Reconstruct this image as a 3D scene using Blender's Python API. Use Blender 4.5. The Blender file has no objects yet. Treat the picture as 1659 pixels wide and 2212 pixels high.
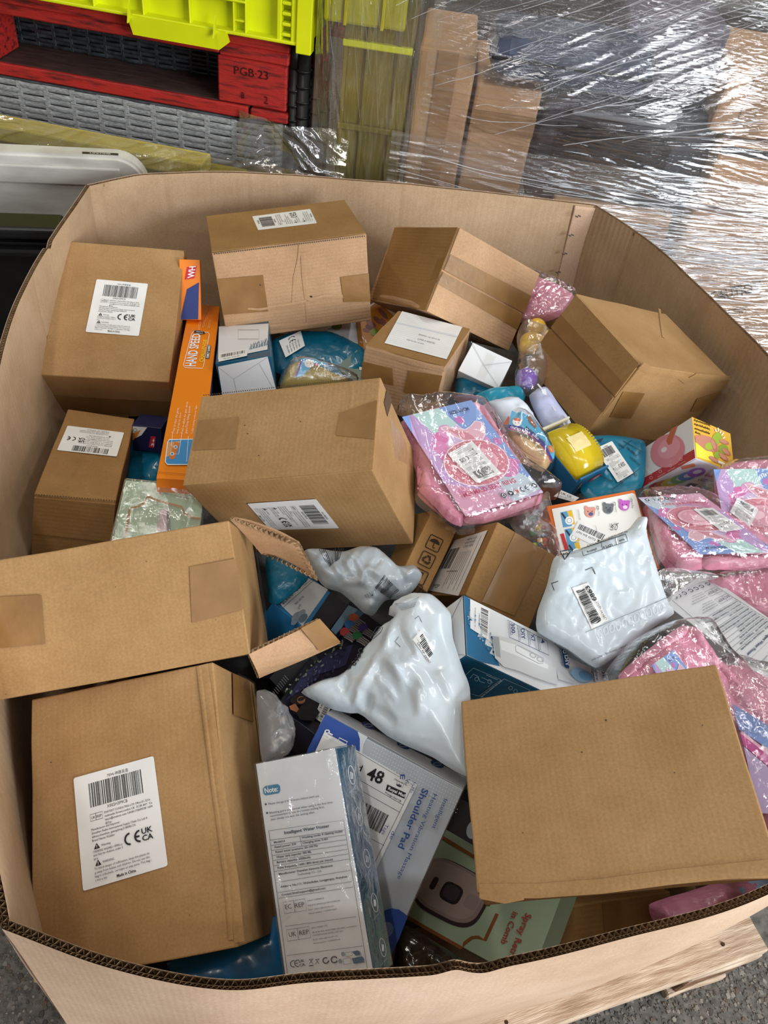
import bpy, bmesh, math, random
import numpy as np
from mathutils import Vector, Matrix, noise
from mathutils.geometry import delaunay_2d_cdt
from mathutils.bvhtree import BVHTree

S = bpy.context.scene
COL = S.collection

# ------------------------------------------------------------------ camera
PW, PH, FOC, CAMZ = 1659.0, 2212.0, 1750.0, 1.52
AX = Matrix(((0.9807, 0.03624, -0.19213), (-0.15929, 0.71789, -0.67768), (0.11337, 0.69521, 0.70981)))
cam_d = bpy.data.cameras.new('camera')
cam_d.sensor_fit = 'VERTICAL'
cam_d.sensor_height = 24.0
cam_d.sensor_width = 18.0
cam_d.lens = FOC / PH * 24.0
cam_d.clip_start = 0.02
cam_o = bpy.data.objects.new('camera', cam_d)
COL.objects.link(cam_o)
cam_o.matrix_world = Matrix.Translation((0, 0, CAMZ)) @ AX.to_4x4()
S.camera = cam_o
CAM = Vector((0, 0, CAMZ))

# ------------------------------------------------------------------ world, lights, exposure
wd = bpy.data.worlds.new('world')
S.world = wd
wd.use_nodes = True
wd.node_tree.nodes['Background'].inputs[0].default_value = (0.62, 0.60, 0.56, 1)
wd.node_tree.nodes['Background'].inputs[1].default_value = 0.19
S.view_settings.view_transform = 'Standard'
S.view_settings.look = 'None'
S.view_settings.gamma = 1.0
S.view_settings.use_curve_mapping = False
S.view_settings.exposure = 0.27


def area(name, loc, target, size, power, color):
    l = bpy.data.lights.new(name, 'AREA')
    l.shape = 'RECTANGLE'
    l.size, l.size_y = size
    l.energy = power
    l.color = color
    o = bpy.data.objects.new(name, l)
    COL.objects.link(o)
    o.location = loc
    o.rotation_euler = (Vector(target) - Vector(loc)).to_track_quat('-Z', 'Y').to_euler()
    return o


# open loading door behind and to the right of the viewer, and rows of ceiling strip lamps
area('loading_door_light', (2.6, -2.5, 1.95), (0.35, 1.0, 0.75), (2.0, 1.8), 170, (0.92, 0.96, 1.0))
for i, (x, y, w) in enumerate(((0.6, 2.6, 24), (2.3, 0.8, 17), (-2.4, 1.8, 15), (-0.9, -0.1, 17))):
    area('ceiling_strip_light', (x, y, 4.0), (x, y, 0.0), (0.14, 1.5), w, ((1.0, 0.97, 0.90), (0.95, 0.98, 1.0), (1.0, 0.92, 0.78), (1.0, 0.96, 0.9))[i])
for i, (x, y, w) in enumerate(((-1.3, -1.7, 13), (0.7, -1.7, 13), (2.7, -1.7, 13))):
    area('ceiling_strip_light', (x, y, 3.6), (x, y, 0.0), (1.6, 0.14), w, (0.97, 0.98, 1.0))


# ------------------------------------------------------------------ colour and materials
def lin(c):
    if isinstance(c, str):
        c = tuple(int(c[i:i + 2], 16) for i in (0, 2, 4))
    r = [((x / 255.0) / 12.92 if x / 255.0 <= 0.04045 else ((x / 255.0 + 0.055) / 1.055) ** 2.4) for x in c]
    return (r[0], r[1], r[2], 1.0)


MATS = {}


def new_mat(name):
    m = bpy.data.materials.new(name)
    m.use_nodes = True
    return m, m.node_tree.nodes, m.node_tree.links, m.node_tree.nodes['Principled BSDF']


def ink(c, rough=0.45):
    k = ('ink', c, rough)
    if k not in MATS:
        m, n, l, b = new_mat('ink_' + (c if isinstance(c, str) else '%02x%02x%02x' % c))
        b.inputs['Base Color'].default_value = lin(c)
        b.inputs['Roughness'].default_value = rough
        MATS[k] = m
    return MATS[k]


def varied(name, c1, c2, rough=0.6, scale=30, detail=6, bump=0.0, bscale=200, metallic=0.0, coat=0.0, stretch=(1, 1, 1), spec=0.5, mid=(0.35, 0.7), crinkle=0.0, cscale=26):
    k = (name,)
    if k in MATS:
        return MATS[k]
    m, n, l, b = new_mat(name)
    tc = n.new('ShaderNodeTexCoord')
    mp = n.new('ShaderNodeMapping')
    mp.inputs['Scale'].default_value = stretch
    l.new(tc.outputs['Object'], mp.inputs['Vector'])
    t = n.new('ShaderNodeTexNoise')
    t.inputs['Scale'].default_value = scale
    t.inputs['Detail'].default_value = detail
    l.new(mp.outputs[0], t.inputs['Vector'])
    r = n.new('ShaderNodeValToRGB')
    r.color_ramp.elements[0].position, r.color_ramp.elements[1].position = mid
    r.color_ramp.elements[0].color, r.color_ramp.elements[1].color = lin(c1), lin(c2)
    l.new(t.outputs['Fac'], r.inputs[0])
    l.new(r.outputs[0], b.inputs['Base Color'])
    b.inputs['Roughness'].default_value = rough
    b.inputs['Metallic'].default_value = metallic
    b.inputs['Coat Weight'].default_value = coat
    b.inputs['Coat Roughness'].default_value = 0.12
    b.inputs['Specular IOR Level'].default_value = spec
    if bump:
        t2 = n.new('ShaderNodeTexNoise')
        t2.inputs['Scale'].default_value = bscale
        t2.inputs['Detail'].default_value = 4
        l.new(mp.outputs[0], t2.inputs['Vector'])
        bp = n.new('ShaderNodeBump')
        bp.inputs['Strength'].default_value = bump
        bp.inputs['Distance'].default_value = 0.002
        l.new(t2.outputs['Fac'], bp.inputs['Height'])
        if crinkle:
            vo = n.new('ShaderNodeTexVoronoi')
            vo.inputs['Scale'].default_value = cscale
            vo.inputs['Detail'].default_value = 2.0
            wv = n.new('ShaderNodeVectorMath')
            wv.operation = 'MULTIPLY_ADD'
            wv.inputs[1].default_value = (0.03, 0.03, 0.03)
            l.new(t2.outputs['Color'], wv.inputs[0])
            l.new(mp.outputs[0], wv.inputs[2])
            l.new(wv.outputs[0], vo.inputs['Vector'])
            b2 = n.new('ShaderNodeBump')
            b2.inputs['Strength'].default_value = crinkle
            b2.inputs['Distance'].default_value = 0.012
            l.new(vo.outputs['Distance'], b2.inputs['Height'])
            l.new(bp.outputs[0], b2.inputs['Normal'])
            l.new(b2.outputs[0], b.inputs['Normal'])
        else:
            l.new(bp.outputs[0], b.inputs['Normal'])
    MATS[k] = m
    return m


def board(name, c1, c2, axis='X', flute=0.25, pitch=0.006):
    """corrugated board: mottled kraft paper with dark fibres and faint flute ridges along one axis"""
    k = ('board', name)
    if k in MATS:
        return MATS[k]
    m, n, l, b = new_mat(name)
    tc = n.new('ShaderNodeTexCoord')
    t = n.new('ShaderNodeTexNoise')
    t.inputs['Scale'].default_value = 9
    t.inputs['Detail'].default_value = 8
    t.inputs['Roughness'].default_value = 0.65
    l.new(tc.outputs['Object'], t.inputs['Vector'])
    r = n.new('ShaderNodeValToRGB')
    r.color_ramp.elements[0].position, r.color_ramp.elements[1].position = 0.34, 0.68
    r.color_ramp.elements[0].color, r.color_ramp.elements[1].color = lin(c1), lin(c2)
    l.new(t.outputs['Fac'], r.inputs[0])
    f = n.new('ShaderNodeTexNoise')
    f.inputs['Scale'].default_value = 420
    f.inputs['Detail'].default_value = 3
    l.new(tc.outputs['Object'], f.inputs['Vector'])
    fr = n.new('ShaderNodeMapRange')
    fr.inputs['From Min'].default_value, fr.inputs['From Max'].default_value = 0.3, 0.7
    fr.inputs['To Min'].default_value, fr.inputs['To Max'].default_value = 0.88, 1.06
    l.new(f.outputs['Fac'], fr.inputs['Value'])
    v = n.new('ShaderNodeTexVoronoi')
    v.inputs['Scale'].default_value = 34
    l.new(tc.outputs['Object'], v.inputs['Vector'])
    vr = n.new('ShaderNodeMapRange')
    vr.inputs['From Min'].default_value, vr.inputs['From Max'].default_value = 0.015, 0.03
    vr.inputs['To Min'].default_value, vr.inputs['To Max'].default_value = 0.55, 1.0
    l.new(v.outputs['Distance'], vr.inputs['Value'])
    mu = n.new('ShaderNodeMath')
    mu.operation = 'MULTIPLY'
    l.new(fr.outputs[0], mu.inputs[0])
    l.new(vr.outputs[0], mu.inputs[1])
    mx = n.new('ShaderNodeMix')
    mx.data_type = 'RGBA'
    mx.blend_type = 'MULTIPLY'
    mx.inputs[0].default_value = 1.0
    l.new(r.outputs[0], mx.inputs[6])
    l.new(mu.outputs[0], mx.inputs[7])
    l.new(mx.outputs[2], b.inputs['Base Color'])
    b.inputs['Roughness'].default_value = 0.72
    b.inputs['Specular IOR Level'].default_value = 0.3
    w = n.new('ShaderNodeTexWave')
    w.wave_type = 'BANDS'
    w.bands_direction = axis
    w.inputs['Scale'].default_value = 1.0 / pitch / 20 * math.pi * 2
    w.inputs['Distortion'].default_value = 0.6
    w.inputs['Detail'].default_value = 2
    l.new(tc.outputs['Object'], w.inputs['Vector'])
    t3 = n.new('ShaderNodeTexNoise')
    t3.inputs['Scale'].default_value = 14
    l.new(tc.outputs['Object'], t3.inputs['Vector'])
    ad = n.new('ShaderNodeMath')
    ad.operation = 'MULTIPLY_ADD'
    ad.inputs[1].default_value = 2.5
    l.new(t3.outputs['Fac'], ad.inputs[0])
    l.new(w.outputs['Fac'], ad.inputs[2])
    bp = n.new('ShaderNodeBump')
    bp.inputs['Strength'].default_value = flute
    bp.inputs['Distance'].default_value = 0.0012
    l.new(ad.outputs[0], bp.inputs['Height'])
    l.new(bp.outputs[0], b.inputs['Normal'])
    MATS[k] = m
    return m


def clear_film(name, tint=(1, 1, 1), haze=0.08, rough=0.07, bump=0.5, scale=60, stretch=(1, 1, 1), streak=0.0, sscale=40, gloss=1.0, rot=(0, 0, 0), hazecol=(0.8, 0.82, 0.84)):
    """thin plastic film: lets light through, reflects by fresnel, a little milky where it bunches up"""
    k = ('film', name)
    if k in MATS:
        return MATS[k]
    m, n, l, b = new_mat(name)
    n.remove(b)
    out = [x for x in n if x.type == 'OUTPUT_MATERIAL'][0]
    tc = n.new('ShaderNodeTexCoord')
    mp = n.new('ShaderNodeMapping')
    mp.inputs['Scale'].default_value = stretch
    mp.inputs['Rotation'].default_value = rot
    l.new(tc.outputs['Object'], mp.inputs['Vector'])
    t = n.new('ShaderNodeTexNoise')
    t.inputs['Scale'].default_value = scale
    t.inputs['Detail'].default_value = 5
    t.inputs['Distortion'].default_value = 0.6
    l.new(mp.outputs[0], t.inputs['Vector'])
    bp = n.new('ShaderNodeBump')
    bp.inputs['Strength'].default_value = bump
    bp.inputs['Distance'].default_value = 0.004
    l.new(t.outputs['Fac'], bp.inputs['Height'])
    tr = n.new('ShaderNodeBsdfTransparent')
    tr.inputs[0].default_value = (tint[0], tint[1], tint[2], 1)
    gl = n.new('ShaderNodeBsdfGlossy')
    gl.inputs['Roughness'].default_value = rough
    gl.inputs[0].default_value = (1, 1, 1, 1)
    l.new(bp.outputs[0], gl.inputs['Normal'])
    df = n.new('ShaderNodeBsdfTranslucent')
    df.inputs[0].default_value = (*hazecol, 1)
    d2 = n.new('ShaderNodeBsdfDiffuse')
    d2.inputs[0].default_value = (*hazecol, 1)
    dm = n.new('ShaderNodeMixShader')
    dm.inputs[0].default_value = 0.6
    l.new(df.outputs[0], dm.inputs[1])
    l.new(d2.outputs[0], dm.inputs[2])
    m1 = n.new('ShaderNodeMixShader')
    if streak:
        s = n.new('ShaderNodeTexNoise')
        s.inputs['Scale'].default_value = sscale
        s.inputs['Detail'].default_value = 6
        s.inputs['Roughness'].default_value = 0.7
        l.new(mp.outputs[0], s.inputs['Vector'])
        mr = n.new('ShaderNodeMapRange')
        mr.inputs['From Min'].default_value, mr.inputs['From Max'].default_value = 0.48, 0.75
        mr.inputs['To Min'].default_value, mr.inputs['To Max'].default_value = haze, haze + streak
        l.new(s.outputs['Fac'], mr.inputs['Value'])
        l.new(mr.outputs[0], m1.inputs[0])
    else:
        m1.inputs[0].default_value = haze
    l.new(tr.outputs[0], m1.inputs[1])
    l.new(dm.outputs[0], m1.inputs[2])
    lw = n.new('ShaderNodeLayerWeight')
    lw.inputs['Blend'].default_value = 0.5
    l.new(bp.outputs[0], lw.inputs['Normal'])
    pw = n.new('ShaderNodeMath')
    pw.operation = 'POWER'
    pw.inputs[1].default_value = 5.0
    l.new(lw.outputs['Facing'], pw.inputs[0])
    fz = n.new('ShaderNodeMath')
    fz.operation = 'MULTIPLY_ADD'
    fz.inputs[1].default_value = 0.7
    fz.inputs[2].default_value = 0.045
    l.new(pw.outputs[0], fz.inputs[0])
    mg = n.new('ShaderNodeMath')
    mg.operation = 'MULTIPLY'
    mg.use_clamp = True
    mg.inputs[1].default_value = 1.6 * gloss
    l.new(fz.outputs[0], mg.inputs[0])
    m2 = n.new('ShaderNodeMixShader')
    l.new(mg.outputs[0], m2.inputs[0])
    l.new(m1.outputs[0], m2.inputs[1])
    l.new(gl.outputs[0], m2.inputs[2])
    l.new(m2.outputs[0], out.inputs['Surface'])
    MATS[k] = m
    return m


def plastic(name, c, rough=0.3, bump=0.0, scale=60, coat=0.0, trans=0.0):
    k = ('pl', name)
    if k in MATS:
        return MATS[k]
    m = varied(name, c, c, rough, 10, 2, bump, scale, coat=coat)
    if trans:
        m.node_tree.nodes['Principled BSDF'].inputs['Transmission Weight'].default_value = trans
    MATS[k] = m
    return m


KRAFT = board('kraft_board', (162, 124, 78), (182, 144, 98), 'X', 0.05)
KRAFT_DARK = board('kraft_board_golden', (146, 108, 62), (166, 126, 78), 'Y', 0.08)
KRAFT_PINK = board('kraft_board_pale', (178, 140, 104), (200, 162, 124), 'Y', 0.16)
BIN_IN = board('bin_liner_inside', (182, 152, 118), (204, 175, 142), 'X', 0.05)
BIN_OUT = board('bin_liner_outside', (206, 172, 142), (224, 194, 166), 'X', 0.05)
FLUTE = varied('flute_paper', (122, 94, 62), (160, 128, 92), 0.85, 60)
TAPE = varied('parcel_tape', (138, 100, 54), (154, 114, 66), 0.38, 25, 3, 0.25, 70, coat=0.12)
TAPE_CLEAR = clear_film('clear_tape', haze=0.06, rough=0.14, bump=0.4, scale=90, gloss=0.5, hazecol=(0.45, 0.32, 0.2))
WHITE = varied('label_paper', (232, 232, 230), (242, 242, 240), 0.4, 20)
MAILER = varied('white_poly_mailer', (196, 208, 216), (216, 226, 232), 0.24, 12, 3, 0.12, 45, coat=0.3)
MAILER_GREY = varied('grey_poly_mailer', (168, 178, 184), (196, 204, 208), 0.24, 12, 3, 0.12, 45, coat=0.3)
TEAL = varied('teal_poly', (4, 92, 122), (10, 124, 156), 0.3, 8, 3, 0.4, 50, coat=0.3, crinkle=0.2, cscale=20)
BLUE = varied('blue_poly', (20, 104, 158), (36, 130, 188), 0.3, 8, 3, 0.4, 50, coat=0.3)
PINK = varied('pink_vinyl', (216, 132, 158), (236, 164, 186), 0.38, 10, 3, 0.3, 55, coat=0.3, crinkle=0.3, cscale=22, stretch=(0.5, 1.5, 1))
FROST = varied('frosted_plastic', (206, 214, 226), (226, 232, 240), 0.45, 8, 3, 0.3, 40)
BLACKP = varied('black_plastic', (16, 17, 19), (30, 31, 34), 0.42, 20, 3, 0.1, 120)
BAG = clear_film('clear_bag', haze=0.03, rough=0.05, bump=0.9, scale=42, gloss=2.0)
BAG_THICK = clear_film('clear_bag_crinkled', haze=0.10, rough=0.06, bump=1.2, scale=50, gloss=2.4)


# ------------------------------------------------------------------ object helpers
def tag(o, label=None, cat=None, group=None, kind=None):
    if label:
        o['label'] = label
    if cat:
        o['category'] = cat
    if group:
        o['group'] = group
    if kind:
        o['kind'] = kind
    return o


def empty(name, label, cat, mw=None, group=None):
    o = bpy.data.objects.new(name, None)
    o.empty_display_size = 0.02
    COL.objects.link(o)
    if mw is not None:
        o.matrix_world = mw
    return tag(o, label, cat, group)


def mesh_obj(name, verts, faces, mats, parent=None, smooth=False, fmats=None):
    me = bpy.data.meshes.new(name)
    me.from_pydata([tuple(v) for v in verts], [], faces)
    if not isinstance(mats, (list, tuple)):
        mats = [mats]
    for m in mats:
        me.materials.append(m)
    if fmats:
        me.polygons.foreach_set('material_index', fmats)
    if smooth:
        me.polygons.foreach_set('use_smooth', [True] * len(me.polygons))
    me.update()
    o = bpy.data.objects.new(name, me)
    COL.objects.link(o)
    if parent is not None:
        o.parent = parent
    return o


def bm_obj(name, bm, mats, parent=None, smooth=False):
    me = bpy.data.meshes.new(name)
    bm.to_mesh(me)
    bm.free()
    if not isinstance(mats, (list, tuple)):
        mats = [mats]
    for m in mats:
        me.materials.append(m)
    if smooth:
        me.polygons.foreach_set('use_smooth', [True] * len(me.polygons))
    o = bpy.data.objects.new(name, me)
    COL.objects.link(o)
    if parent is not None:
        o.parent = parent
    return o


def box_bm(lo, hi, bevel=0.0015, seg=2, cuts=0, dent=0.0, seed=0, bm=None, mw=None):
    b = bmesh.new()
    bmesh.ops.create_cube(b, size=1.0)
    lo, hi = Vector(lo), Vector(hi)
    for v in b.verts:
        v.co = Vector((lo[i] + (v.co[i] + 0.5) * (hi[i] - lo[i]) for i in range(3)))
    if bevel:
        bmesh.ops.bevel(b, geom=b.edges[:], offset=bevel, segments=seg, affect='EDGES', profile=0.5)
    if cuts:
        bmesh.ops.subdivide_edges(b, edges=[e for e in b.edges if e.calc_length() > 0.02], cuts=cuts, use_grid_fill=True)
        for v in b.verts:
            p = v.co * 14 + Vector((seed * 7.1, seed * 3.3, 0))
            v.co += Vector((noise.noise(p), noise.noise(p + Vector((9, 0, 0))), noise.noise(p + Vector((0, 9, 0))))) * dent
    if mw is not None:
        b.transform(mw)
    if bm is not None:
        tmp = bpy.data.meshes.new('tmp')
        b.to_mesh(tmp)
        b.free()
        bm.from_mesh(tmp)
        bpy.data.meshes.remove(tmp)
        return bm
    return b


def ray(px, py):
    return (AX @ Vector(((px - PW / 2) / FOC, -(py - PH / 2) / FOC, -1.0)))


def at(px, py, z):
    d = ray(px, py)
    return CAM + d * ((z - CAMZ) / d.z)


def at_y(px, py, y):
    d = ray(px, py)
    return CAM + d * (y / d.y)


def on_plane(px, py, o, n):
    d = ray(px, py)
    return CAM + d * ((o - CAM).dot(n) / d.dot(n))


# ------------------------------------------------------------------ flat print (lettering, barcodes, artwork)
TXT = {}


def glyphs(s, bold=False):
    k = (s, bold)
    if k in TXT:
        return TXT[k]
    c = bpy.data.curves.new('lettering', 'FONT')
    c.body = s
    c.size = 1.0
    c.resolution_u = 2
    if bold:
        c.offset = 0.022
    o = bpy.data.objects.new('lettering', c)
    me = o.to_mesh()
    v = [(p.co.x, p.co.y) for p in me.vertices]
    f = [tuple(p.vertices) for p in me.polygons]
    o.to_mesh_clear()
    bpy.data.objects.remove(o)
    bpy.data.curves.remove(c)
    xs = [a for a, b in v] or [0, 1]
    r = (v, f, min(xs), max(xs))
    TXT[k] = r
    return r


class Print:
    """collects flat shapes in a 2-D frame and lays them on a surface as one thin mesh"""

    def __init__(self, proj, n, step=0.00004, start=0.0002):
        self.proj, self.n, self.step, self.h = proj, n, step, start
        self.v, self.f, self.m, self.mats = [], [], [], []
        self.sub = 0

    def _mi(self, c):
        m = ink(c) if isinstance(c, (str, tuple)) else c
        if m not in self.mats:
            self.mats.append(m)
        return self.mats.index(m)

    def add(self, pts, faces, c):
        b = len(self.v)
        self.h += self.step
        mi = self._mi(c)
        for x, y in pts:
            p = self.proj(x, y)
            nn = self.n(x, y) if callable(self.n) else self.n
            self.v.append(p + nn * self.h)
        for f in faces:
            self.f.append(tuple(b + i for i in f))
            self.m.append(mi)

    def poly(self, pts, c):
        self.add(pts, [tuple(range(len(pts)))], c)

    def grid(self, quad, c, n=10):
        tl, tr, br, bl = quad
        pts = [tuple((tl[k] * (1 - i / n) + tr[k] * i / n) * (1 - j / n) + (bl[k] * (1 - i / n) + br[k] * i / n) * j / n for k in (0, 1)) for j in range(n + 1) for i in range(n + 1)]
        self.add(pts, [(j * (n + 1) + i, j * (n + 1) + i + 1, (j + 1) * (n + 1) + i + 1, (j + 1) * (n + 1) + i) for j in range(n) for i in range(n)], c)

    def rect(self, x0, y0, x1, y1, c):
        self.poly([(x0, y0), (x1, y0), (x1, y1), (x0, y1)], c)

    def rrect(self, x0, y0, x1, y1, r, c, seg=5):
        p = []
        for cx, cy, a0 in ((x1 - r, y0 + r, -90), (x1 - r, y1 - r, 0), (x0 + r, y1 - r, 90), (x0 + r, y0 + r, 180)):
            for k in range(seg + 1):
                a = math.radians(a0 + 90 * k / seg)
                p.append((cx + r * math.cos(a), cy + r * math.sin(a)))
        self.poly(p, c)

    def ell(self, cx, cy, rx, ry, c, rot=0, seg=28):
        ca, sa = math.cos(math.radians(rot)), math.sin(math.radians(rot))
        self.poly([(cx + rx * math.cos(t) * ca - ry * math.sin(t) * sa, cy + rx * math.cos(t) * sa + ry * math.sin(t) * ca)
                   for t in [2 * math.pi * k / seg for k in range(seg)]], c)

    def line(self, pts, w, c, closed=False):
        if self.sub:
            src = list(pts) + ([pts[0]] if closed else [])
            pts = []
            for a, b in zip(src, src[1:]):
                k = max(1, int(math.hypot(b[0] - a[0], b[1] - a[1]) / self.sub))
                pts += [(a[0] + (b[0] - a[0]) * i / k, a[1] + (b[1] - a[1]) * i / k) for i in range(k)]
            pts += [] if closed else [src[-1]]
        n = len(pts)
        L, R = [], []
        for i in range(n):
            a = pts[i - 1] if (i > 0 or closed) else pts[i]
            b = pts[(i + 1) % n] if (i < n - 1 or closed) else pts[i]
            dx, dy = b[0] - a[0], b[1] - a[1]
            q = math.hypot(dx, dy) or 1
            L.append((pts[i][0] - dy / q * w / 2, pts[i][1] + dx / q * w / 2))
            R.append((pts[i][0] + dy / q * w / 2, pts[i][1] - dx / q * w / 2))
        F = [(i, (i + 1) % n, n + (i + 1) % n, n + i) for i in range(n if closed else n - 1)]
        self.add(L + R, F, c)

    def arc(self, cx, cy, r, a0, a1, w, c, ry=None, seg=16):
        ry = ry or r
        self.line([(cx + r * math.cos(math.radians(a0 + (a1 - a0) * k / seg)), cy + ry * math.sin(math.radians(a0 + (a1 - a0) * k / seg))) for k in range(seg + 1)], w, c)

    def frame(self, x0, y0, x1, y1, w, c):
        self.line([(x0, y0), (x1, y0), (x1, y1), (x0, y1)], w, c, True)

    def rframe(self, x0, y0, x1, y1, r, w, c, seg=5):
        p = []
        for cx, cy, a0 in ((x1 - r, y0 + r, -90), (x1 - r, y1 - r, 0), (x0 + r, y1 - r, 90), (x0 + r, y0 + r, 180)):
            for k in range(seg + 1):
                a = math.radians(a0 + 90 * k / seg)
                p.append((cx + r * math.cos(a), cy + r * math.sin(a)))
        self.line(p, w, c, True)

    def text(self, s, x, y, h, c, bold=False, w=None, align='l', slant=0.0):
        """baseline at y (y grows downwards), cap height h, optional fitted width w"""
        v, f, x0, x1 = glyphs(s, bold)
        k = h / 0.70
        kx = (w / (x1 - x0)) if w else k
        W_ = (x1 - x0) * kx
        ox = x - (0 if align == 'l' else W_ / 2 if align == 'c' else W_)
        self.add([(ox + (a - x0) * kx + slant * b * k, y - b * k) for a, b in v], f, c)

    def qtext(self, s, quad, c, bold=False):
        """text stretched into a quad of corners TL, TR, BR, BL (cap height to baseline)"""
        v, f, x0, x1 = glyphs(s, bold)
        tl, tr, br, bl = quad
        pts = []
        for a, b in v:
            s_, t_ = (a - x0) / (x1 - x0), 1 - b / 0.70
            pts.append(tuple((tl[i] * (1 - s_) + tr[i] * s_) * (1 - t_) + (bl[i] * (1 - s_) + br[i] * s_) * t_ for i in (0, 1)))
        self.add(pts, f, c)

    def barcode(self, x0, y0, x1, y1, c='15151a', seed=1, nbar=40):
        rnd = random.Random(seed)
        ws = [rnd.choice((1, 1, 2, 3)) for _ in range(2 * nbar - 1)]
        u = (x1 - x0) / sum(ws)
        x = x0
        P, F = [], []
        for i, w_ in enumerate(ws):
            if i % 2 == 0:
                b = len(P)
                P += [(x, y0), (x + w_ * u, y0), (x + w_ * u, y1), (x, y1)]
                F.append((b, b + 1, b + 2, b + 3))
            x += w_ * u
        self.add(P, F, c)

    def ce(self, x, y, h, c='15151a'):
        r = h / 2
        w_ = h * 0.17
        self.arc(x + r, y + r, r, 90, 270, w_, c)
        self.arc(x + r * 3.0, y + r, r, 90, 270, w_, c)
        self.line([(x + r * 2.0, y + r), (x + r * 2.9, y + r)], w_, c)

    def ukca(self, x, y, h, c='15151a'):
        self.text('UK', x, y + h * 0.44, h * 0.44, c, True, w=h * 0.95)
        self.text('CA', x, y + h, h * 0.44, c, True, w=h * 0.95)

    def warn(self, x, y, h, c='15151a'):
        self.poly([(x + h * 0.58, y), (x + h * 1.16, y + h), (x, y + h)], c)
        self.rect(x + h * 0.52, y + h * 0.35, x + h * 0.64, y + h * 0.72, 'e8e8e6')
        self.rect(x + h * 0.52, y + h * 0.79, x + h * 0.64, y + h * 0.9, 'e8e8e6')

    def build(self, name, parent=None):
        return mesh_obj(name, self.v, self.f, self.mats, parent, False, self.m)


def quad_map(P, W_, H_):
    """maps (0..W, 0..H), y down, onto the 3-D quad TL, TR, BR, BL"""
    tl, tr, br, bl = P

    def f(x, y):
        s, t = x / W_, y / H_
        return (tl * (1 - s) + tr * s) * (1 - t) + (bl * (1 - s) + br * s) * t
    return f


def quad_n(P):
    n = (P[1] - P[0]).cross(P[3] - P[0])
    n.normalize()
    return -n if n.z < -0.35 else (n if n.z > 0.35 else n)


# ------------------------------------------------------------------ boxes
class Carton:
    """a box standing where it stands: root Empty at the centre of its underside, parts in local space"""

    def __init__(self, key, name, label, cat='box', group=None, mat=None, dent=0.0012, bevel=0.0016, cuts=5, body='body', data=None, depth=None):
        d = data or BOXES[key]
        self.R = Matrix(d['R'])
        self.d = Vector(d['d'])
        c = Vector(d['c'])
        if depth:
            c = c + self.R.col[2] * ((self.d.z - depth) / 2)
            self.d.z = depth
        self.o = c - self.R.col[2] * (self.d.z / 2)
        self.root = empty(name, label, cat, Matrix.Translation(self.o) @ self.R.to_4x4(), group)
        self.mat = mat or KRAFT
        self.over = {}
        bm = box_bm((-self.d.x / 2, -self.d.y / 2, 0), (self.d.x / 2, self.d.y / 2, self.d.z), bevel, 2, cuts, dent, sum(map(ord, key)) % 17)
        self.body = bm_obj(body, bm, self.mat, self.root)
        for p in self.body.data.polygons:
            p.use_smooth = False

    def face(self, k):
        x, y, z = self.d.x / 2, self.d.y / 2, self.d.z
        return {'z+': (Vector((0, 0, z)), Vector((0, 0, 1))), 'x+': (Vector((x, 0, z / 2)), Vector((1, 0, 0))),
                'x-': (Vector((-x, 0, z / 2)), Vector((-1, 0, 0))), 'y+': (Vector((0, y, z / 2)), Vector((0, 1, 0))),
                'y-': (Vector((0, -y, z / 2)), Vector((0, -1, 0)))}[k]

    def P(self, px, py, face):
        o, n = self.face(face)
        d = self.R.transposed() @ ray(px, py)
        c = self.R.transposed() @ (CAM - self.o)
        p = c + d * ((o - c).dot(n) / d.dot(n))
        if (p - o).length > 2.5 * max(self.d):
            print('OFF FACE', self.root.name, face, px, py)
        return p

    def proj(self, face):
        return lambda x, y: self.P(x, y, face)

    def pr(self, face, start=0.0012):
        return Print(self.proj(face), self.face(face)[1], start=start)

    def plate(self, name, quad, face, mat, off=0.0013, thick=0.0004, parent=None, clamp=True, bend=0):
        o, n = self.face(face)
        self.over[face] = max(self.over.get(face, 0), off + 0.0004)
        P = [self.P(x, y, face) for x, y in quad]
        if clamp:
            P = [self.clamp(p) for p in P]
        b = [p + n * (off - thick) for p in P]
        t = [p + n * off for p in P]
        return mesh_obj(name, b + t, [(4, 5, 6, 7), (0, 1, 5, 4), (1, 2, 6, 5), (2, 3, 7, 6), (3, 0, 4, 7)], mat, parent or self.root)

    def clamp(self, p):
        x, y, z = self.d.x / 2, self.d.y / 2, self.d.z
        return Vector((max(-x, min(x, p.x)), max(-y, min(y, p.y)), max(0, min(z, p.z))))

    def label(self, quad, face, W_, H_, name='label', mat=None, off=0.0013, r=0.25):
        off = max(off, self.over.get(face, 0))
        """a white sticker with rounded corners; returns a Print in sticker units"""
        o, n = self.face(face)
        P = [self.P(x, y, face) for x, y in quad]
        q = quad_map(P, W_, H_)
        pr = Print(q, n, start=off)
        pr.rrect(0, 0, W_, H_, r, mat or WHITE)
        plate = pr.build(name, self.root)
        return Print(q, n, start=off + 0.0001), plate


def slab_data(quad, zs, thick):
    """box pose from the four seen corners (TL, TR, BR, BL) of its upper face at the given heights"""
    P = [at(x, y, z) for (x, y), z in zip(quad, zs)]
    c = sum(P, Vector()) / 4
    ux = (P[1] + P[2] - P[0] - P[3]) / 2
    uy = (P[0] + P[1] - P[3] - P[2]) / 2
    dx, dy = ux.length, uy.length
    ux.normalize()
    n = ux.cross(uy)
    n.normalize()
    uy = n.cross(ux)
    R = Matrix((ux, uy, n)).transposed()
    return dict(c=c - n * (thick / 2), R=R, d=(dx, dy, thick))


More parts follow.
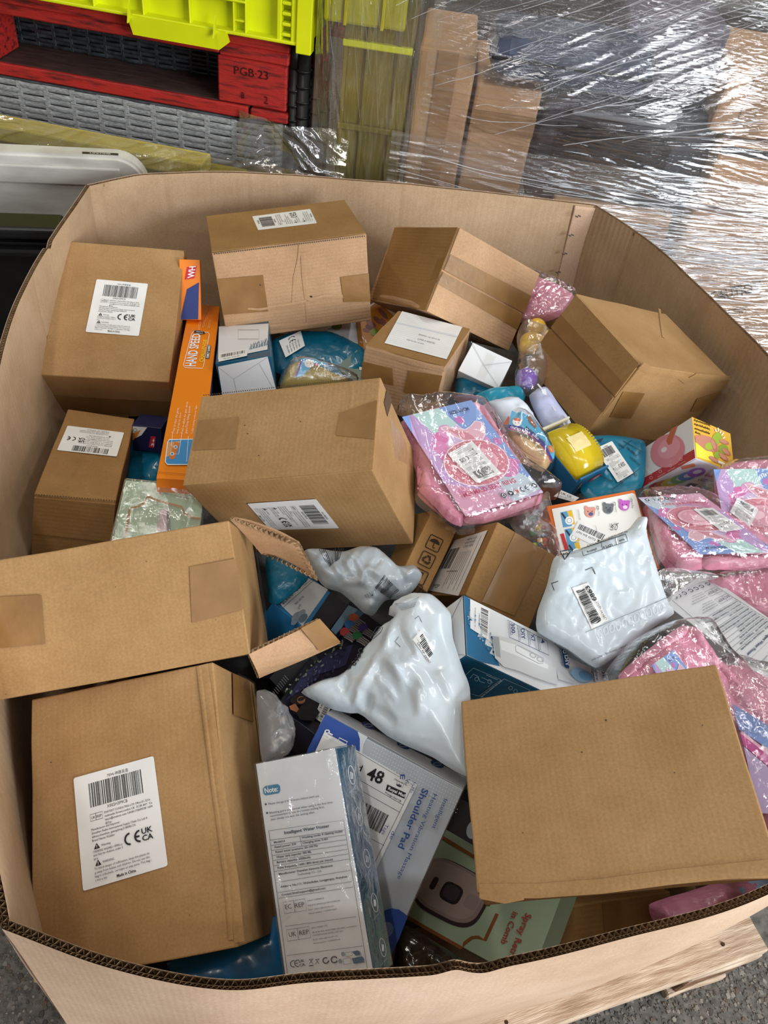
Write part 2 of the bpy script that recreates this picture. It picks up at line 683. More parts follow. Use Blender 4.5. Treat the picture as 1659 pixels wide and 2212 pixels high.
# ------------------------------------------------------------------ soft things
def smooth_outline(pts, step):
    n = len(pts)
    out = []
    for i in range(n):
        p0, p1, p2, p3 = pts[i - 1], pts[i], pts[(i + 1) % n], pts[(i + 2) % n]
        L = (p2 - p1).length
        m = max(1, int(L / step))
        for k in range(m):
            t = k / m
            a = p1 * (1 + 0 * t)
            cr = 0.5 * ((2 * p1) + (p2 - p0) * t + (2 * p0 - 5 * p1 + 4 * p2 - p3) * t * t + (3 * p1 - p0 - 3 * p2 + p3) * t ** 3)
            ln = p1.lerp(p2, t)
            out.append(cr * 0.6 + ln * 0.4)
    return out


def make_creases(lo, hi, n, seed, lmin, lmax, wmin, wmax, amp, ang=None, spread=3.2, up=0.75):
    """random fold lines: centre, direction, half length, half width and signed height of each"""
    r = np.random.default_rng(seed + 100)
    c = np.stack([r.uniform(lo[0], hi[0], n), r.uniform(lo[1], hi[1], n)], 1)
    a = r.uniform(0, math.pi, n) if ang is None else ang + r.normal(0, spread, n)
    k = r.uniform(0, 1, n)
    return c, a, lmin + (lmax - lmin) * k ** 1.5, wmin + (wmax - wmin) * r.uniform(0, 1, n), amp * r.uniform(0.35, 1.0, n) * np.where(r.uniform(0, 1, n) < up, 1, -0.7)


def crease_heights(X, cr):
    """sum of sharp tent-shaped folds at the points X"""
    h = np.zeros(len(X))
    for c, a, l, w, am in zip(*cr):
        ca, sa = math.cos(a), math.sin(a)
        dx, dy = X[:, 0] - c[0], X[:, 1] - c[1]
        t = (dx * ca + dy * sa) / l
        d = -dx * sa + dy * ca + 0.12 * l * (t * t - 0.4)
        h += am * np.maximum(0, 1 - np.abs(d) / w) * np.maximum(0, 1 - t * t)
    return h


class Soft:
    """sheet or cushion filling an outline on a sloping plane, with rounded edges and ridged creases"""

    def __init__(self, plane):
        p = [at(*q) if not isinstance(q, Vector) else q for q in plane]
        self.o = (p[0] + p[1] + p[2]) / 3
        self.n = (p[1] - p[0]).cross(p[2] - p[0]).normalized()
        if self.n.z < 0:
            self.n = -self.n
        self.u = (Vector((1, 0, 0)) - self.n * self.n.x).normalized()
        self.v = self.n.cross(self.u)
        self.top = 0.0

    def root(self, name, label, cat, group=None, drop=0.0):
        R = Matrix((self.u, self.v, self.n)).transposed()
        self.mw = Matrix.Translation(self.o - self.n * drop) @ R.to_4x4()
        self.drop = drop
        self.r = empty(name, label, cat, self.mw, group)
        return self.r

    def uv(self, px, py, lift=0.0):
        p = on_plane(px, py, self.o + self.n * lift, self.n) - self.o
        return Vector((p.dot(self.u), p.dot(self.v)))

    def fill(self, name, outline, mat, top=0.03, bot=0.01, edge=0.03, step=0.007, wr=0.003, wscale=22, stretch=(1, 1), ang=0.0, seed=0, lift=0.0, box=0.0, sheet=False, parent=None, smooth=True, crease=1.0, px_lift=None, folds=None, seg=()):
        pl = lift + top * 0.4 if px_lift is None else px_lift
        pts = [self.uv(x, y, pl) for x, y in outline]
        ol = smooth_outline(pts, step)
        n = len(ol)
        A = np.array([(p.x, p.y) for p in ol])
        B = np.roll(A, -1, 0)
        lo, hi = A.min(0), A.max(0)
        rnd = random.Random(seed)
        V = [Vector((a, b)) for a, b in A]
        gx = np.arange(lo[0], hi[0], step)
        gy = np.arange(lo[1], hi[1], step * 0.87)

        def dist(q):
            ab = B - A
            t = np.clip(((q - A) * ab).sum(1) / np.maximum((ab * ab).sum(1), 1e-12), 0, 1)
            return np.sqrt((((A + ab * t[:, None]) - q) ** 2).sum(1)).min()

        def inside(q):
            c = ((A[:, 1] > q[1]) != (B[:, 1] > q[1]))
            with np.errstate(divide='ignore', invalid='ignore'):
                xx = (B[:, 0] - A[:, 0]) * (q[1] - A[:, 1]) / (B[:, 1] - A[:, 1]) + A[:, 0]
            return bool((c & (q[0] < xx)).sum() % 2)
        for j, y in enumerate(gy):
            for x in gx:
                q = np.array((x + (j % 2) * step / 2 + rnd.uniform(-.2, .2) * step, y + rnd.uniform(-.2, .2) * step))
                if inside(q) and dist(q) > step * 0.55:
                    V.append(Vector(q))
        r = delaunay_2d_cdt(V, [(i, (i + 1) % n) for i in range(n)], [tuple(range(n))], 1, 1e-6)
        V2, F = r[0], [tuple(f) for f in r[2]]
        ca, sa = math.cos(ang), math.sin(ang)
        if folds is None:
            folds = dict(n=int(26 + 900 * (hi[0] - lo[0]) * (hi[1] - lo[1])), lmin=0.012, lmax=0.06, wmin=0.003, wmax=0.009, amp=0.0028)
        cr = make_creases(lo - 0.01, hi + 0.01, folds['n'], seed, folds['lmin'], folds['lmax'], folds['wmin'], folds['wmax'], folds['amp'], folds.get('ang'), folds.get('spread', 0.4), folds.get('up', 0.75))
        XY = np.array([(p.x, p.y) for p in V2])
        CH = crease_heights(XY, cr)
        for (q0, q1, hw, am) in seg:
            e0, e1 = self.uv(*q0, lift + top * 0.6), self.uv(*q1, lift + top * 0.6)
            m_, dd = (e0 + e1) / 2, e1 - e0
            CH += crease_heights(XY, ([(m_.x, m_.y)], [math.atan2(dd.y, dd.x)], [dd.length * 0.6], [hw], [am]))
        H = []
        for vi, p in enumerate(V2):
            q = np.array((p.x, p.y))
            d = dist(q)
            t = min(d / edge, 1.0)
            prof = math.sqrt(max(0.0, 1 - (1 - t) ** 2))
            a = Vector(((p.x * ca + p.y * sa) * stretch[0], (-p.x * sa + p.y * ca) * stretch[1], seed * 3.7)) * wscale
            w1 = 1 - 2.2 * abs(noise.noise(a))
            w2 = 1 - 2.2 * abs(noise.noise(a * 2.3 + Vector((5, 3, 1))))
            w3 = noise.noise(a * 0.45 + Vector((1, 8, 2)))
            w4 = noise.noise(a * 0.22 + Vector((3, 1, 7)))
            H.append((prof, min(1.0, d / (edge * 0.5)) * wr * crease * (0.35 * w2 + 0.6 * w3 + 0.6 * w4) + min(1.0, 0.25 + d / 0.012) * CH[vi]))
        base = self.drop if hasattr(self, 'drop') else 0.0
        vt = [(p.x, p.y, base + lift + top * h[0] + h[1]) for p, h in zip(V2, H)]
        # keep upward faces
        FF = []
        for f in F:
            a, b, c = (V2[f[0]], V2[f[1]], V2[f[2]])
            cr = (b.x - a.x) * (c.y - a.y) - (b.y - a.y) * (c.x - a.x)
            FF.append(f if cr > 0 else f[::-1])
        if sheet:
            return mesh_obj(name, vt, FF, mat, parent or self.r, smooth)
        self.bvh = BVHTree.FromPolygons([Vector(v) for v in vt], FF)
        m = len(vt)
        vb = [(p.x, p.y, base + lift - bot * h[0] - 0.0006) for p, h in zip(V2, H)]
        return mesh_obj(name, vt + vb, FF + [tuple(m + i for i in f[::-1]) for f in FF], mat, parent or self.r, smooth)

    def proj(self, lift):
        base = getattr(self, 'drop', 0.0)

        def f(x, y):
            p = self.uv(x, y, lift)
            return Vector((p.x, p.y, base + lift))
        return f

    def pr(self, lift):
        return Print(self.proj(lift), Vector((0, 0, 1)), start=0.0003)

    def drape(self, start=0.0006):
        """print that follows the creased top surface of the last cushion made"""
        inv = self.mw.inverted()
        o = inv @ CAM
        Rm = inv.to_3x3()
        last = {}

        def proj(x, y):
            h = self.bvh.ray_cast(o, (Rm @ ray(x, y)).normalized())
            if h[0] is None:
                q = self.uv(x, y, 0.01)
                last['n'] = Vector((0, 0, 1))
                return Vector((q.x, q.y, self.drop + 0.01))
            last['n'] = h[1] if h[1].z > 0 else -h[1]
            return h[0]
        p = Print(proj, lambda x, y: last['n'], start=start)
        p.sub = 6
        return p

    def card(self, quad, lift, W_, H_):
        f = self.proj(lift)
        return Print(quad_map([f(x, y) for x, y in quad], W_, H_), Vector((0, 0, 1)), start=0.0003)


# box poses measured from the photograph: centre, axes, size (metres)
BOXES = {
    'B1': dict(c=(-0.1621, 1.243, 0.6835), R=((0.9934, 0.1058, -0.0444), (-0.1147, 0.9252, -0.3617), (0.0028, 0.3644, 0.9312)), d=(0.1991, 0.2654, 0.1506)),
    'B2': dict(c=(0.1284, 1.3462, 0.762), R=((0.9902, -0.1328, 0.0424), (0.0644, 0.1659, -0.984), (0.1236, 0.9772, 0.1729)), d=(0.2591, 0.1551, 0.2019)),
    'B3': dict(c=(0.4237, 1.2959, 0.7587), R=((0.8869, 0.3682, 0.2791), (0.0568, 0.5127, -0.8567), (-0.4585, 0.7756, 0.4338)), d=(0.1892, 0.1451, 0.2218)),
    'B4': dict(c=(0.6765, 1.0335, 0.7597), R=((0.9018, 0.3352, 0.2729), (0.2834, 0.018, -0.9588), (-0.3263, 0.942, -0.0788)), d=(0.2433, 0.143, 0.1819)),
    'B5': dict(c=(0.3208, 1.0886, 0.7301), R=((0.8688, 0.0348, -0.494), (-0.4936, 0.1407, -0.8582), (0.0396, 0.9894, 0.1394)), d=(0.1319, 0.1051, 0.1632)),
    'B6': dict(c=(-0.1985, 0.9157, 0.65), R=((0.9846, 0.1742, -0.0167), (-0.0617, 0.2563, -0.9646), (-0.1638, 0.9508, 0.2631)), d=(0.1011, 0.0981, 0.2715)),
    'B7': dict(c=(0.1105, 0.7787, 0.786), R=((0.8952, -0.4046, -0.1869), (-0.2861, -0.2, -0.9371), (0.3417, 0.8924, -0.2948)), d=(0.2417, 0.1957, 0.1318)),
    'B8': dict(c=(-0.0991, 0.6247, 0.7019), R=((0.9825, -0.1139, -0.1475), (0.0103, 0.8238, -0.5668), (0.1861, 0.5553, 0.8105)), d=(0.273, 0.1415, 0.3093)),
    'B9': dict(c=(-0.0819, 0.3856, 0.6685), R=((0.9456, -0.0599, -0.3199), (-0.0572, 0.9371, -0.3445), (0.3204, 0.344, 0.8826)), d=(0.1984, 0.2624, 0.1381)),
    'B10': dict(c=(0.3431, 0.3039, 0.8182), R=((0.9076, 0.1283, -0.3998), (-0.1577, 0.9866, -0.0413), (0.3891, 0.1005, 0.9157)), d=(0.2528, 0.1835, 0.0499)),
    'B11': dict(c=(0.3487, 0.6588, 0.6937), R=((0.8599, 0.487, 0.1534), (-0.3036, 0.7292, -0.6133), (-0.4105, 0.4808, 0.7748)), d=(0.0987, 0.1042, 0.1325)),
    'B12': dict(c=(0.2636, 0.7176, 0.6845), R=((0.7757, 0.5169, 0.3621), (-0.2416, 0.7733, -0.5863), (-0.583, 0.3673, 0.7247)), d=(0.0481, 0.1017, 0.052)),
    'B13': dict(c=(-0.0419, 1.0433, 0.7156), R=((0.996, 0.0632, 0.0639), (-0.0721, 0.9863, 0.1487), (-0.0536, -0.1527, 0.9868)), d=(0.0541, 0.5536, 0.0522)),
    'B14': dict(c=(0.0449, 1.1425, 0.707), R=((0.9877, -0.1506, -0.042), (-0.0008, 0.2638, -0.9646), (0.1564, 0.9527, 0.2604)), d=(0.0865, 0.0643, 0.1761)),
    'B15': dict(c=(0.343, 0.4921, 0.7161), R=((0.8543, 0.1914, 0.4833), (-0.1636, 0.9815, -0.0994), (-0.4934, 0.0058, 0.8698)), d=(0.2346, 0.0833, 0.0617)),
    'B16': dict(c=(0.0822, 0.3034, 0.7049), R=((0.8825, -0.0946, -0.4607), (-0.1294, 0.8929, -0.4312), (0.4521, 0.4402, 0.7758)), d=(0.0873, 0.2077, 0.0539)),
    'B17': dict(c=(0.1345, 0.3595, 0.6457), R=((0.8038, 0.4006, -0.4398), (-0.5949, 0.5452, -0.5906), (0.0032, 0.7363, 0.6766)), d=(0.1681, 0.1929, 0.0389)),
    'B18': dict(c=(0.2916, 0.2946, 0.5136), R=((0.5961, 0.5572, -0.5781), (-0.6291, 0.7715, 0.095), (0.499, 0.307, 0.8104)), d=(0.1738, 0.1304, 0.0432)),
    'B20': dict(c=(0.096, 0.6549, 0.6356), R=((0.4787, -0.7395, 0.4733), (0.7934, 0.5952, 0.1275), (-0.376, 0.3144, 0.8716)), d=(0.1028, 0.0775, 0.0515)),
    'B21': dict(c=(0.127, 0.5754, 0.5963), R=((0.7651, 0.398, 0.5062), (-0.5677, 0.788, 0.2384), (-0.304, -0.4697, 0.8288)), d=(0.0796, 0.325, 0.0669)),
    'B23': dict(c=(0.6832, 0.8091, 0.7586), R=((0.9331, 0.223, 0.2821), (-0.1188, 0.9316, -0.3434), (-0.3394, 0.2869, 0.8958)), d=(0.0754, 0.0701, 0.1067)),
    'B24': dict(c=(0.5074, 0.6884, 0.7226), R=((0.9881, -0.1148, -0.1024), (0.0605, 0.902, -0.4276), (0.1415, 0.4163, 0.8982)), d=(0.1298, 0.1156, 0.048)),
    'B27': dict(c=(0.4599, 1.113, 0.7348), R=((0.8405, 0.0452, -0.5399), (-0.5266, -0.1657, -0.8338), (-0.1272, 0.9851, -0.1155)), d=(0.0751, 0.0702, 0.0582)),
}

# ================================================================== the setting: floor
FLOORM = varied('asphalt', (74, 71, 66), (122, 117, 110), 0.85, 70, 8, 0.6, 120, mid=(0.3, 0.7))
fl = mesh_obj('floor', [(-6, -5, 0), (7, -5, 0), (7, 7, 0), (-6, 7, 0)], [(0, 1, 2, 3)], FLOORM)
tag(fl, 'grey worn asphalt floor with mixed stone chips', 'floor', kind='structure')


def chips():
    rnd = random.Random(4)
    V, F, MI = [], [], []
    cols = [ink(c, 0.8) for c in ('6a6660', '787269', '5c5852', '847d73', '645a4f', '4c4844', '6a584c', '938c82')]
    zones = ((-30, 1880, 190, 2240, 900), (950, 2040, 1690, 2240, 2400))
    for x0, y0, x1, y1, n in zones:
        for _ in range(n):
            p = at(rnd.uniform(x0, x1), rnd.uniform(y0, y1), 0.0)
            if p.y > 0.19 + 0.137 * (p.x + 0.175) and -0.2 < p.x < 0.88:
                continue
            r = rnd.choice((0.0012, 0.0015, 0.002, 0.003, 0.0045)) * rnd.uniform(0.7, 1.4)
            k = rnd.randint(5, 7)
            a0 = rnd.uniform(0, 6.28)
            b = len(V)
            hz = rnd.uniform(0.0006, 0.002)
            for i in range(k):
                a = a0 + 6.283 * i / k
                rr = r * rnd.uniform(0.65, 1.15)
                V.append((p.x + rr * math.cos(a), p.y + rr * math.sin(a), -0.0005))
            for i in range(k):
                v = V[b + i]
                V.append((p.x + (v[0] - p.x) * 0.75, p.y + (v[1] - p.y) * 0.75, hz * rnd.uniform(0.8, 1.2)))
            F.append(tuple(range(b + k, b + 2 * k)))
            for i in range(k):
                F.append((b + i, b + (i + 1) % k, b + k + (i + 1) % k, b + k + i))
            MI += [rnd.choice((0, 0, 1, 2, 2, 3, 4, 5, 6, 7))] * (k + 1)
    o = mesh_obj('stone_chips', V, F, cols, None, False, MI)
    tag(o, 'small stone chips bedded in the grey asphalt', 'gravel', kind='stuff')


chips()

# ================================================================== pallet under the bulk bin
WOOD = varied('weathered_pallet_wood', (168, 140, 114), (222, 202, 178), 0.8, 14, 8, 0.8, 60, stretch=(1, 9, 9))
WOOD_END = varied('pallet_end_grain', (96, 66, 44), (150, 112, 80), 0.85, 60, 6, 0.4, 90)
STEEL = varied('staple_steel', (150, 150, 150), (190, 190, 190), 0.3, 30, metallic=1.0)


def frame_mw(o, yaw):
    return Matrix.Translation(o) @ Matrix.Rotation(yaw, 4, 'Z')


def bottom_pallet():
    yaw = math.atan2(0.074, 0.539)
    r = empty('wooden_pallet', 'pale rough timber pallet carrying the big cardboard bulk bin', 'pallet', frame_mw(Vector((-0.175, 0.143, 0)), yaw))

    def brd(name, lo, hi, mat=WOOD, seed=0):
        o = bm_obj(name, box_bm(lo, hi, 0.003, 1, 6, 0.003, seed), mat, r)
        return o
    L, D = 1.04, 1.22
    for i, y in enumerate((0.0, 0.275, 0.55, 0.825, D - 0.145)):
        brd('deck_board', (0.0, y, 0.121), (L, y + 0.145 if i not in (1, 3) else y + 0.1, 0.143), seed=i)
    for i, x in enumerate((0.0, L / 2 - 0.07, L - 0.145)):
        brd('cross_board', (x, 0.0, 0.1), (x + 0.145, D, 0.121), seed=i + 6)
        brd('bottom_board', (x, 0.0, 0.0), (x + 0.12, D, 0.022), seed=i + 11)
        for j, y in enumerate((0.0, D / 2 - 0.07, D - 0.145)):
            brd('block', (x + 0.01, y + 0.004, 0.022), (x + 0.135, y + 0.14, 0.1), WOOD_END, seed=i * 3 + j)
    for x, y in ((0.57, 0.025), (0.60, 0.05), (0.93, 0.05), (0.965, 0.03), (0.97, 0.07), (0.5, 0.06)):
        b = bmesh.new()
        bmesh.ops.create_cone(b, cap_ends=True, segments=10, radius1=0.0035, radius2=0.003, depth=0.002, matrix=Matrix.Translation((x, y, 0.1435)))
        bm_obj('nail', b, varied('rusty_nail', (60, 42, 32), (98, 70, 52), 0.7, 80, metallic=0.6), r)
    return r


bottom_pallet()

# ================================================================== cardboard bulk bin
RZ, BZ = 0.84, 0.1445
CORN = dict(A=((-0.219, 1.481), (-0.20, 1.43)), B=((0.752, 1.481), (0.76, 1.43)), C=((0.745, 0.335), (0.77, 0.335)), D=((-0.174, 0.236), (-0.155, 0.212)))
RIM = {'back': ['A', (-0.165, 1.515), (-0.109, 1.54), (0.035, 1.561), (0.239, 1.554), (0.50, 1.525), 'B'],
       'right': ['B', (0.81, 1.338), (0.838, 1.188), (0.864, 0.963), (0.865, 0.74), (0.82, 0.5), 'C'],
       'front': ['C', (0.62, 0.245), (0.444, 0.186), (0.30, 0.168), (0.182, 0.161), (0.053, 0.170), (-0.015, 0.174), (-0.095, 0.199), 'D'],
       'left': ['D', (-0.225, 0.40), (-0.265, 0.66), (-0.288, 0.972), (-0.273, 1.197), 'A']}


def resample(key, ds):
    pts = [Vector(CORN[p][0]) if isinstance(p, str) else Vector(p) for p in RIM[key]]
    dense = []
    n = len(pts)
    for i in range(n - 1):
        p1, p2 = pts[i], pts[i + 1]
        p0 = pts[i - 1] if i else p1 * 2 - p2
        p3 = pts[i + 2] if i + 2 < n else p2 * 2 - p1
        for k in range(60):
            t = k / 60
            dense.append(0.5 * ((2 * p1) + (p2 - p0) * t + (2 * p0 - 5 * p1 + 4 * p2 - p3) * t * t + (3 * p1 - p0 - 3 * p2 + p3) * t ** 3))
    dense.append(pts[-1])
    s = [0.0]
    for a, b in zip(dense, dense[1:]):
        s.append(s[-1] + (b - a).length)
    L = s[-1]
    m = max(2, int(L / ds))
    out = []
    j = 0
    for i in range(m + 1):
        q = L * i / m
        while j < len(s) - 2 and s[j + 1] < q:
            j += 1
        t = (q - s[j]) / max(1e-9, s[j + 1] - s[j])
        out.append((dense[j].lerp(dense[j + 1], t), q, L))
    return out


GROOVE = {'back': ((0.03, 0.003), (0.145, 0.0022), (0.30, 0.0014), (0.37, 0.0012), (0.60, 0.001)), 'right': ((0.115, 0.004), (0.36, 0.0012)), 'left': ((0.95, 0.0015),), 'front': ()}


def rim_z(key, s, L):
    z = RZ + 0.0015 * noise.noise(Vector((s * 9, len(key), 0)))
    if key == 'front':
        x = L - s  # distance from the left front corner
        z += 0.010 * math.exp(-((x - 0.345) / 0.010) ** 2) - 0.008 * math.exp(-((x - 0.372) / 0.012) ** 2)
    if key == 'left':
        z -= 0.006 * math.exp(-((s - (L - 0.22)) / 0.008) ** 2)
    return z


def bin_panel(root, key):
    kn = dict(back=1, right=2, front=3, left=4)[key]
    T = 0.0036

    def sample(ds):
        sm = resample(key, ds)
        a, b = RIM[key][0], RIM[key][-1]
        A0, B0 = Vector(CORN[a][1]), Vector(CORN[b][1])
        P = []
        for i, (p, s, L) in enumerate(sm):
            q0 = sm[max(0, i - 1)][0]
            q1 = sm[min(len(sm) - 1, i + 1)][0]
            t = (q1 - q0).normalized()
            nrm = Vector((-t.y, t.x))   # the ring runs clockwise seen from above: this points outward
            P.append((p, A0.lerp(B0, s / L), nrm, s, L))
        return P
    # ring order A->B->C->D is clockwise, outward = left of travel
    P = sample(0.003)
    lv = [0, 0.006, 0.02, 0.05, 0.1, 0.16, 0.24, 0.34, 0.46, 0.6, 0.8, 1.0]
    V, F, MI = [], [], []
    nc = len(P)

    def wall(off, side, mi, ridged):
        b = len(V)
        for (p, q, nr, s, L) in P:
            zt = rim_z(key, s, L)
            for t in lv:
                c = p.lerp(q, t ** 1.15)
                bulge = 0.02 * math.sin(math.pi * s / L) * math.sin(math.pi * t) * min(1, t / 0.1)
                d = off
                if ridged:
                    amp = {'right': 0.0009, 'back': 0.00022, 'left': 0.0002, 'front': 0.0002}[key]
                    fade = noise.noise(Vector((s * 6, t * 3, kn))) * 0.5 + 0.7
                    d += amp * fade * math.sin(2 * math.pi * s / 0.0125)
                    for g, ga in GROOVE[key]:
                        d += ga * min(1, 0.3 + t / 0.05) * math.exp(-((s - g - 0.01 * t) / 0.005) ** 2)
                    d += 0.004 * min(1, t / 0.06) * noise.noise(Vector((s * 5, t * 4, kn * 3)))
                else:
                    d += 0.004 * min(1, t / 0.06) * noise.noise(Vector((s * 5, t * 4, kn * 3)))
                d *= 1.0
                d += bulge
                if t == 0:
                    d = off
                v = c + nr * d
                V.append((v.x, v.y, zt + (BZ - zt) * t))
        m = len(lv)
        for i in range(nc - 1):
            for j in range(m - 1):
                f = (b + i * m + j, b + (i + 1) * m + j, b + (i + 1) * m + j + 1, b + i * m + j + 1)
                F.append(f if side > 0 else f[::-1])
                MI.append(mi)
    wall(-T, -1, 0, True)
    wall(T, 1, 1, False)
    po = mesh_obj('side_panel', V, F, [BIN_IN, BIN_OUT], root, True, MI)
    # open fluting along the top edge: two wave sheets with a liner between them
    Q = sample(0.001)
    V, F = [], []

    def sheet(fn, z0=-0.0004, depth=0.007):
        b = len(V)
        for (p, q, nr, s, L) in Q:
            v = p + nr * fn(s)
            zt = rim_z(key, s, L) + z0
            V.append((v.x, v.y, zt))
            V.append((v.x, v.y, zt - depth))
        for i in range(len(Q) - 1):
            F.append((b + 2 * i, b + 2 * i + 2, b + 2 * i + 3, b + 2 * i + 1))
    jit = lambda s: noise.noise(Vector((s * 25, kn, 0))) * 1.6
    sheet(lambda s: -0.0012 + 0.0021 * math.sin(2 * math.pi * s / 0.0062 + jit(s)))
    sheet(lambda s: 0.0019 + 0.0009 * math.sin(2 * math.pi * s / 0.0040 + jit(s)))
    sheet(lambda s: 0.0010, -0.0002)
    fe = mesh_obj('fluted_edge', V, F, FLUTE, po)
    return po


def bulk_bin():
    r = empty('cardboard_bulk_bin', 'huge open corrugated cardboard bin full of returned parcels', 'bin', Matrix.Translation((0.28, 0.85, BZ)))
    inv = Matrix.Translation((-0.28, -0.85, -BZ))
    ps = [bin_panel(r, k) for k in ('back', 'right', 'front', 'left')]
    for p in ps:
        p.matrix_parent_inverse = inv
    # bottom sheet
    c = [CORN[k][1] for k in 'ABCD']
    o = mesh_obj('bottom_sheet', [(x, y, BZ + 0.004) for x, y in c], [(0, 3, 2, 1)], BIN_IN, r)
    o.matrix_parent_inverse = inv
    # overlapping stapled seam at the far right corner
    sm = [p for p in resample('back', 0.003)]
    L = sm[-1][2]
    V, F = [], []
    pts = [(p, s) for p, s, L_ in sm if s > L - 0.044]
    for p, s in pts:
        for k, t in enumerate((0, 0.01, 0.03, 0.08, 0.16, 0.3, 0.5)):
            c0 = p.lerp(Vector((0.76, 1.43)), 0 if t == 0 else t ** 1.15 * 0.6)
            for off in (-0.0052, -0.0082):
                q = c0 + Vector((-0.08, -1)).normalized() * -off
                V.append((q.x, q.y, RZ - 0.003 + (BZ - RZ) * t))
    m = 14
    for i in range(len(pts) - 1):
        for k in range(6):
            a = i * m + k * 2
            F.append((a + 1, a + m + 1, a + m + 3, a + 3))
        F.append((i * m, i * m + m, i * m + m + 1, i * m + 1))
    for k in range(6):
        F.append((k * 2, k * 2 + 1, k * 2 + 3, k * 2 + 2))
    sf = mesh_obj('seam_flap', V, F, [BIN_OUT], r, True)
    sf.matrix_parent_inverse = inv
    for (px, py) in ((1248, 467), (1233, 508), (1219, 548), (1205, 588)):
        p = at_y(px, py, 1.462)
        for dx in (-0.0022, 0.003):
            b = box_bm((-0.0035, -0.0018, -0.0012), (0.0035, 0.0012, 0.0012), 0.0006, 1)
            b.transform(Matrix.Translation(p + Vector((dx, 0, dx * 0.3))) @ Matrix.Rotation(0.35, 4, 'Y'))
            s = bm_obj('staple', b, STEEL, r)
            s.matrix_parent_inverse = inv
    # torn crease in the front panel under the kink of its rim
    return r


bulk_bin()


# ================================================================== behind the bin: stacked stock on the left
class Frame:
    def __init__(self, o, yaw):
        self.o, self.yaw = Vector(o), yaw
        self.mw = frame_mw(self.o, yaw)
        self.inv = self.mw.inverted()
        self.nrm = Vector((-math.sin(yaw), math.cos(yaw), 0))

    def uw(self, px, py, v=0.0):
        p = on_plane(px, py, self.o + self.nrm * v, self.nrm)
        q = self.inv @ p
        return q.x, q.z


GL = Frame((0.16, 1.80, 0.842), math.atan2(-0.2, 0.602))
RED = varied('red_painted_wood', (74, 20, 18), (178, 36, 30), 0.6, 16, 10, 0.6, 80, stretch=(1, 5, 8), mid=(0.3, 0.52))
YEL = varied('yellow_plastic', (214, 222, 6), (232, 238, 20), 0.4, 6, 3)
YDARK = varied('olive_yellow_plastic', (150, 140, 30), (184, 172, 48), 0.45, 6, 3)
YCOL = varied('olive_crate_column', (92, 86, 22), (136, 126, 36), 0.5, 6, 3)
WICK = varied('grey_wicker', (122, 124, 126), (182, 184, 184), 0.55, 90, 6, 0.4, 160, stretch=(1, 6, 6))
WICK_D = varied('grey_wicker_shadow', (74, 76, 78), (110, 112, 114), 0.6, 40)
BWICK = varied('black_wicker', (34, 37, 40), (58, 62, 66), 0.38, 60, 4, 0.2, 120)


def rattan_panel(root, u0, u1, w0, w1, v, rows, cols, mat, back, amp=0.004):
    """woven front: flat horizontal strands passing over and under upright stakes"""
    dw = (w1 - w0) / rows
    du = (u1 - u0) / cols
    for r in range(rows):
        V, F = [], []
        n = cols * 5
        zc = w0 + dw * (r + 0.5)
        for i in range(n + 1):
            u = u0 + (u1 - u0) * i / n
            off = -amp * math.cos(math.pi * (u - u0) / du + (r % 2) * math.pi)
            for k, (dz, dv) in enumerate(((-0.46, 0.0012), (-0.3, -0.001), (0.3, -0.001), (0.46, 0.0012))):
                V.append((u, v + off + dv, zc + dz * dw + 0.0012 * noise.noise(Vector((u * 12, r * 5, 0)))))
        for i in range(n):
            for k in range(3):
                F.append((i * 4 + k, i * 4 + 4 + k, i * 4 + 5 + k, i * 4 + 1 + k))
        mesh_obj('strand', V, F, mat, root, True)
    for c in range(cols):
        u = u0 + du * (c + 0.5)
        b = box_bm((u - du * 0.10, v - 0.0012, w0), (u + du * 0.10, v + 0.0035, w1), 0.001, 1)
        bm_obj('stake', b, mat, root)
    bm_obj('backing', box_bm((u0, v + 0.012, w0), (u1, v + 0.02, w1), 0.001, 1), back, root)


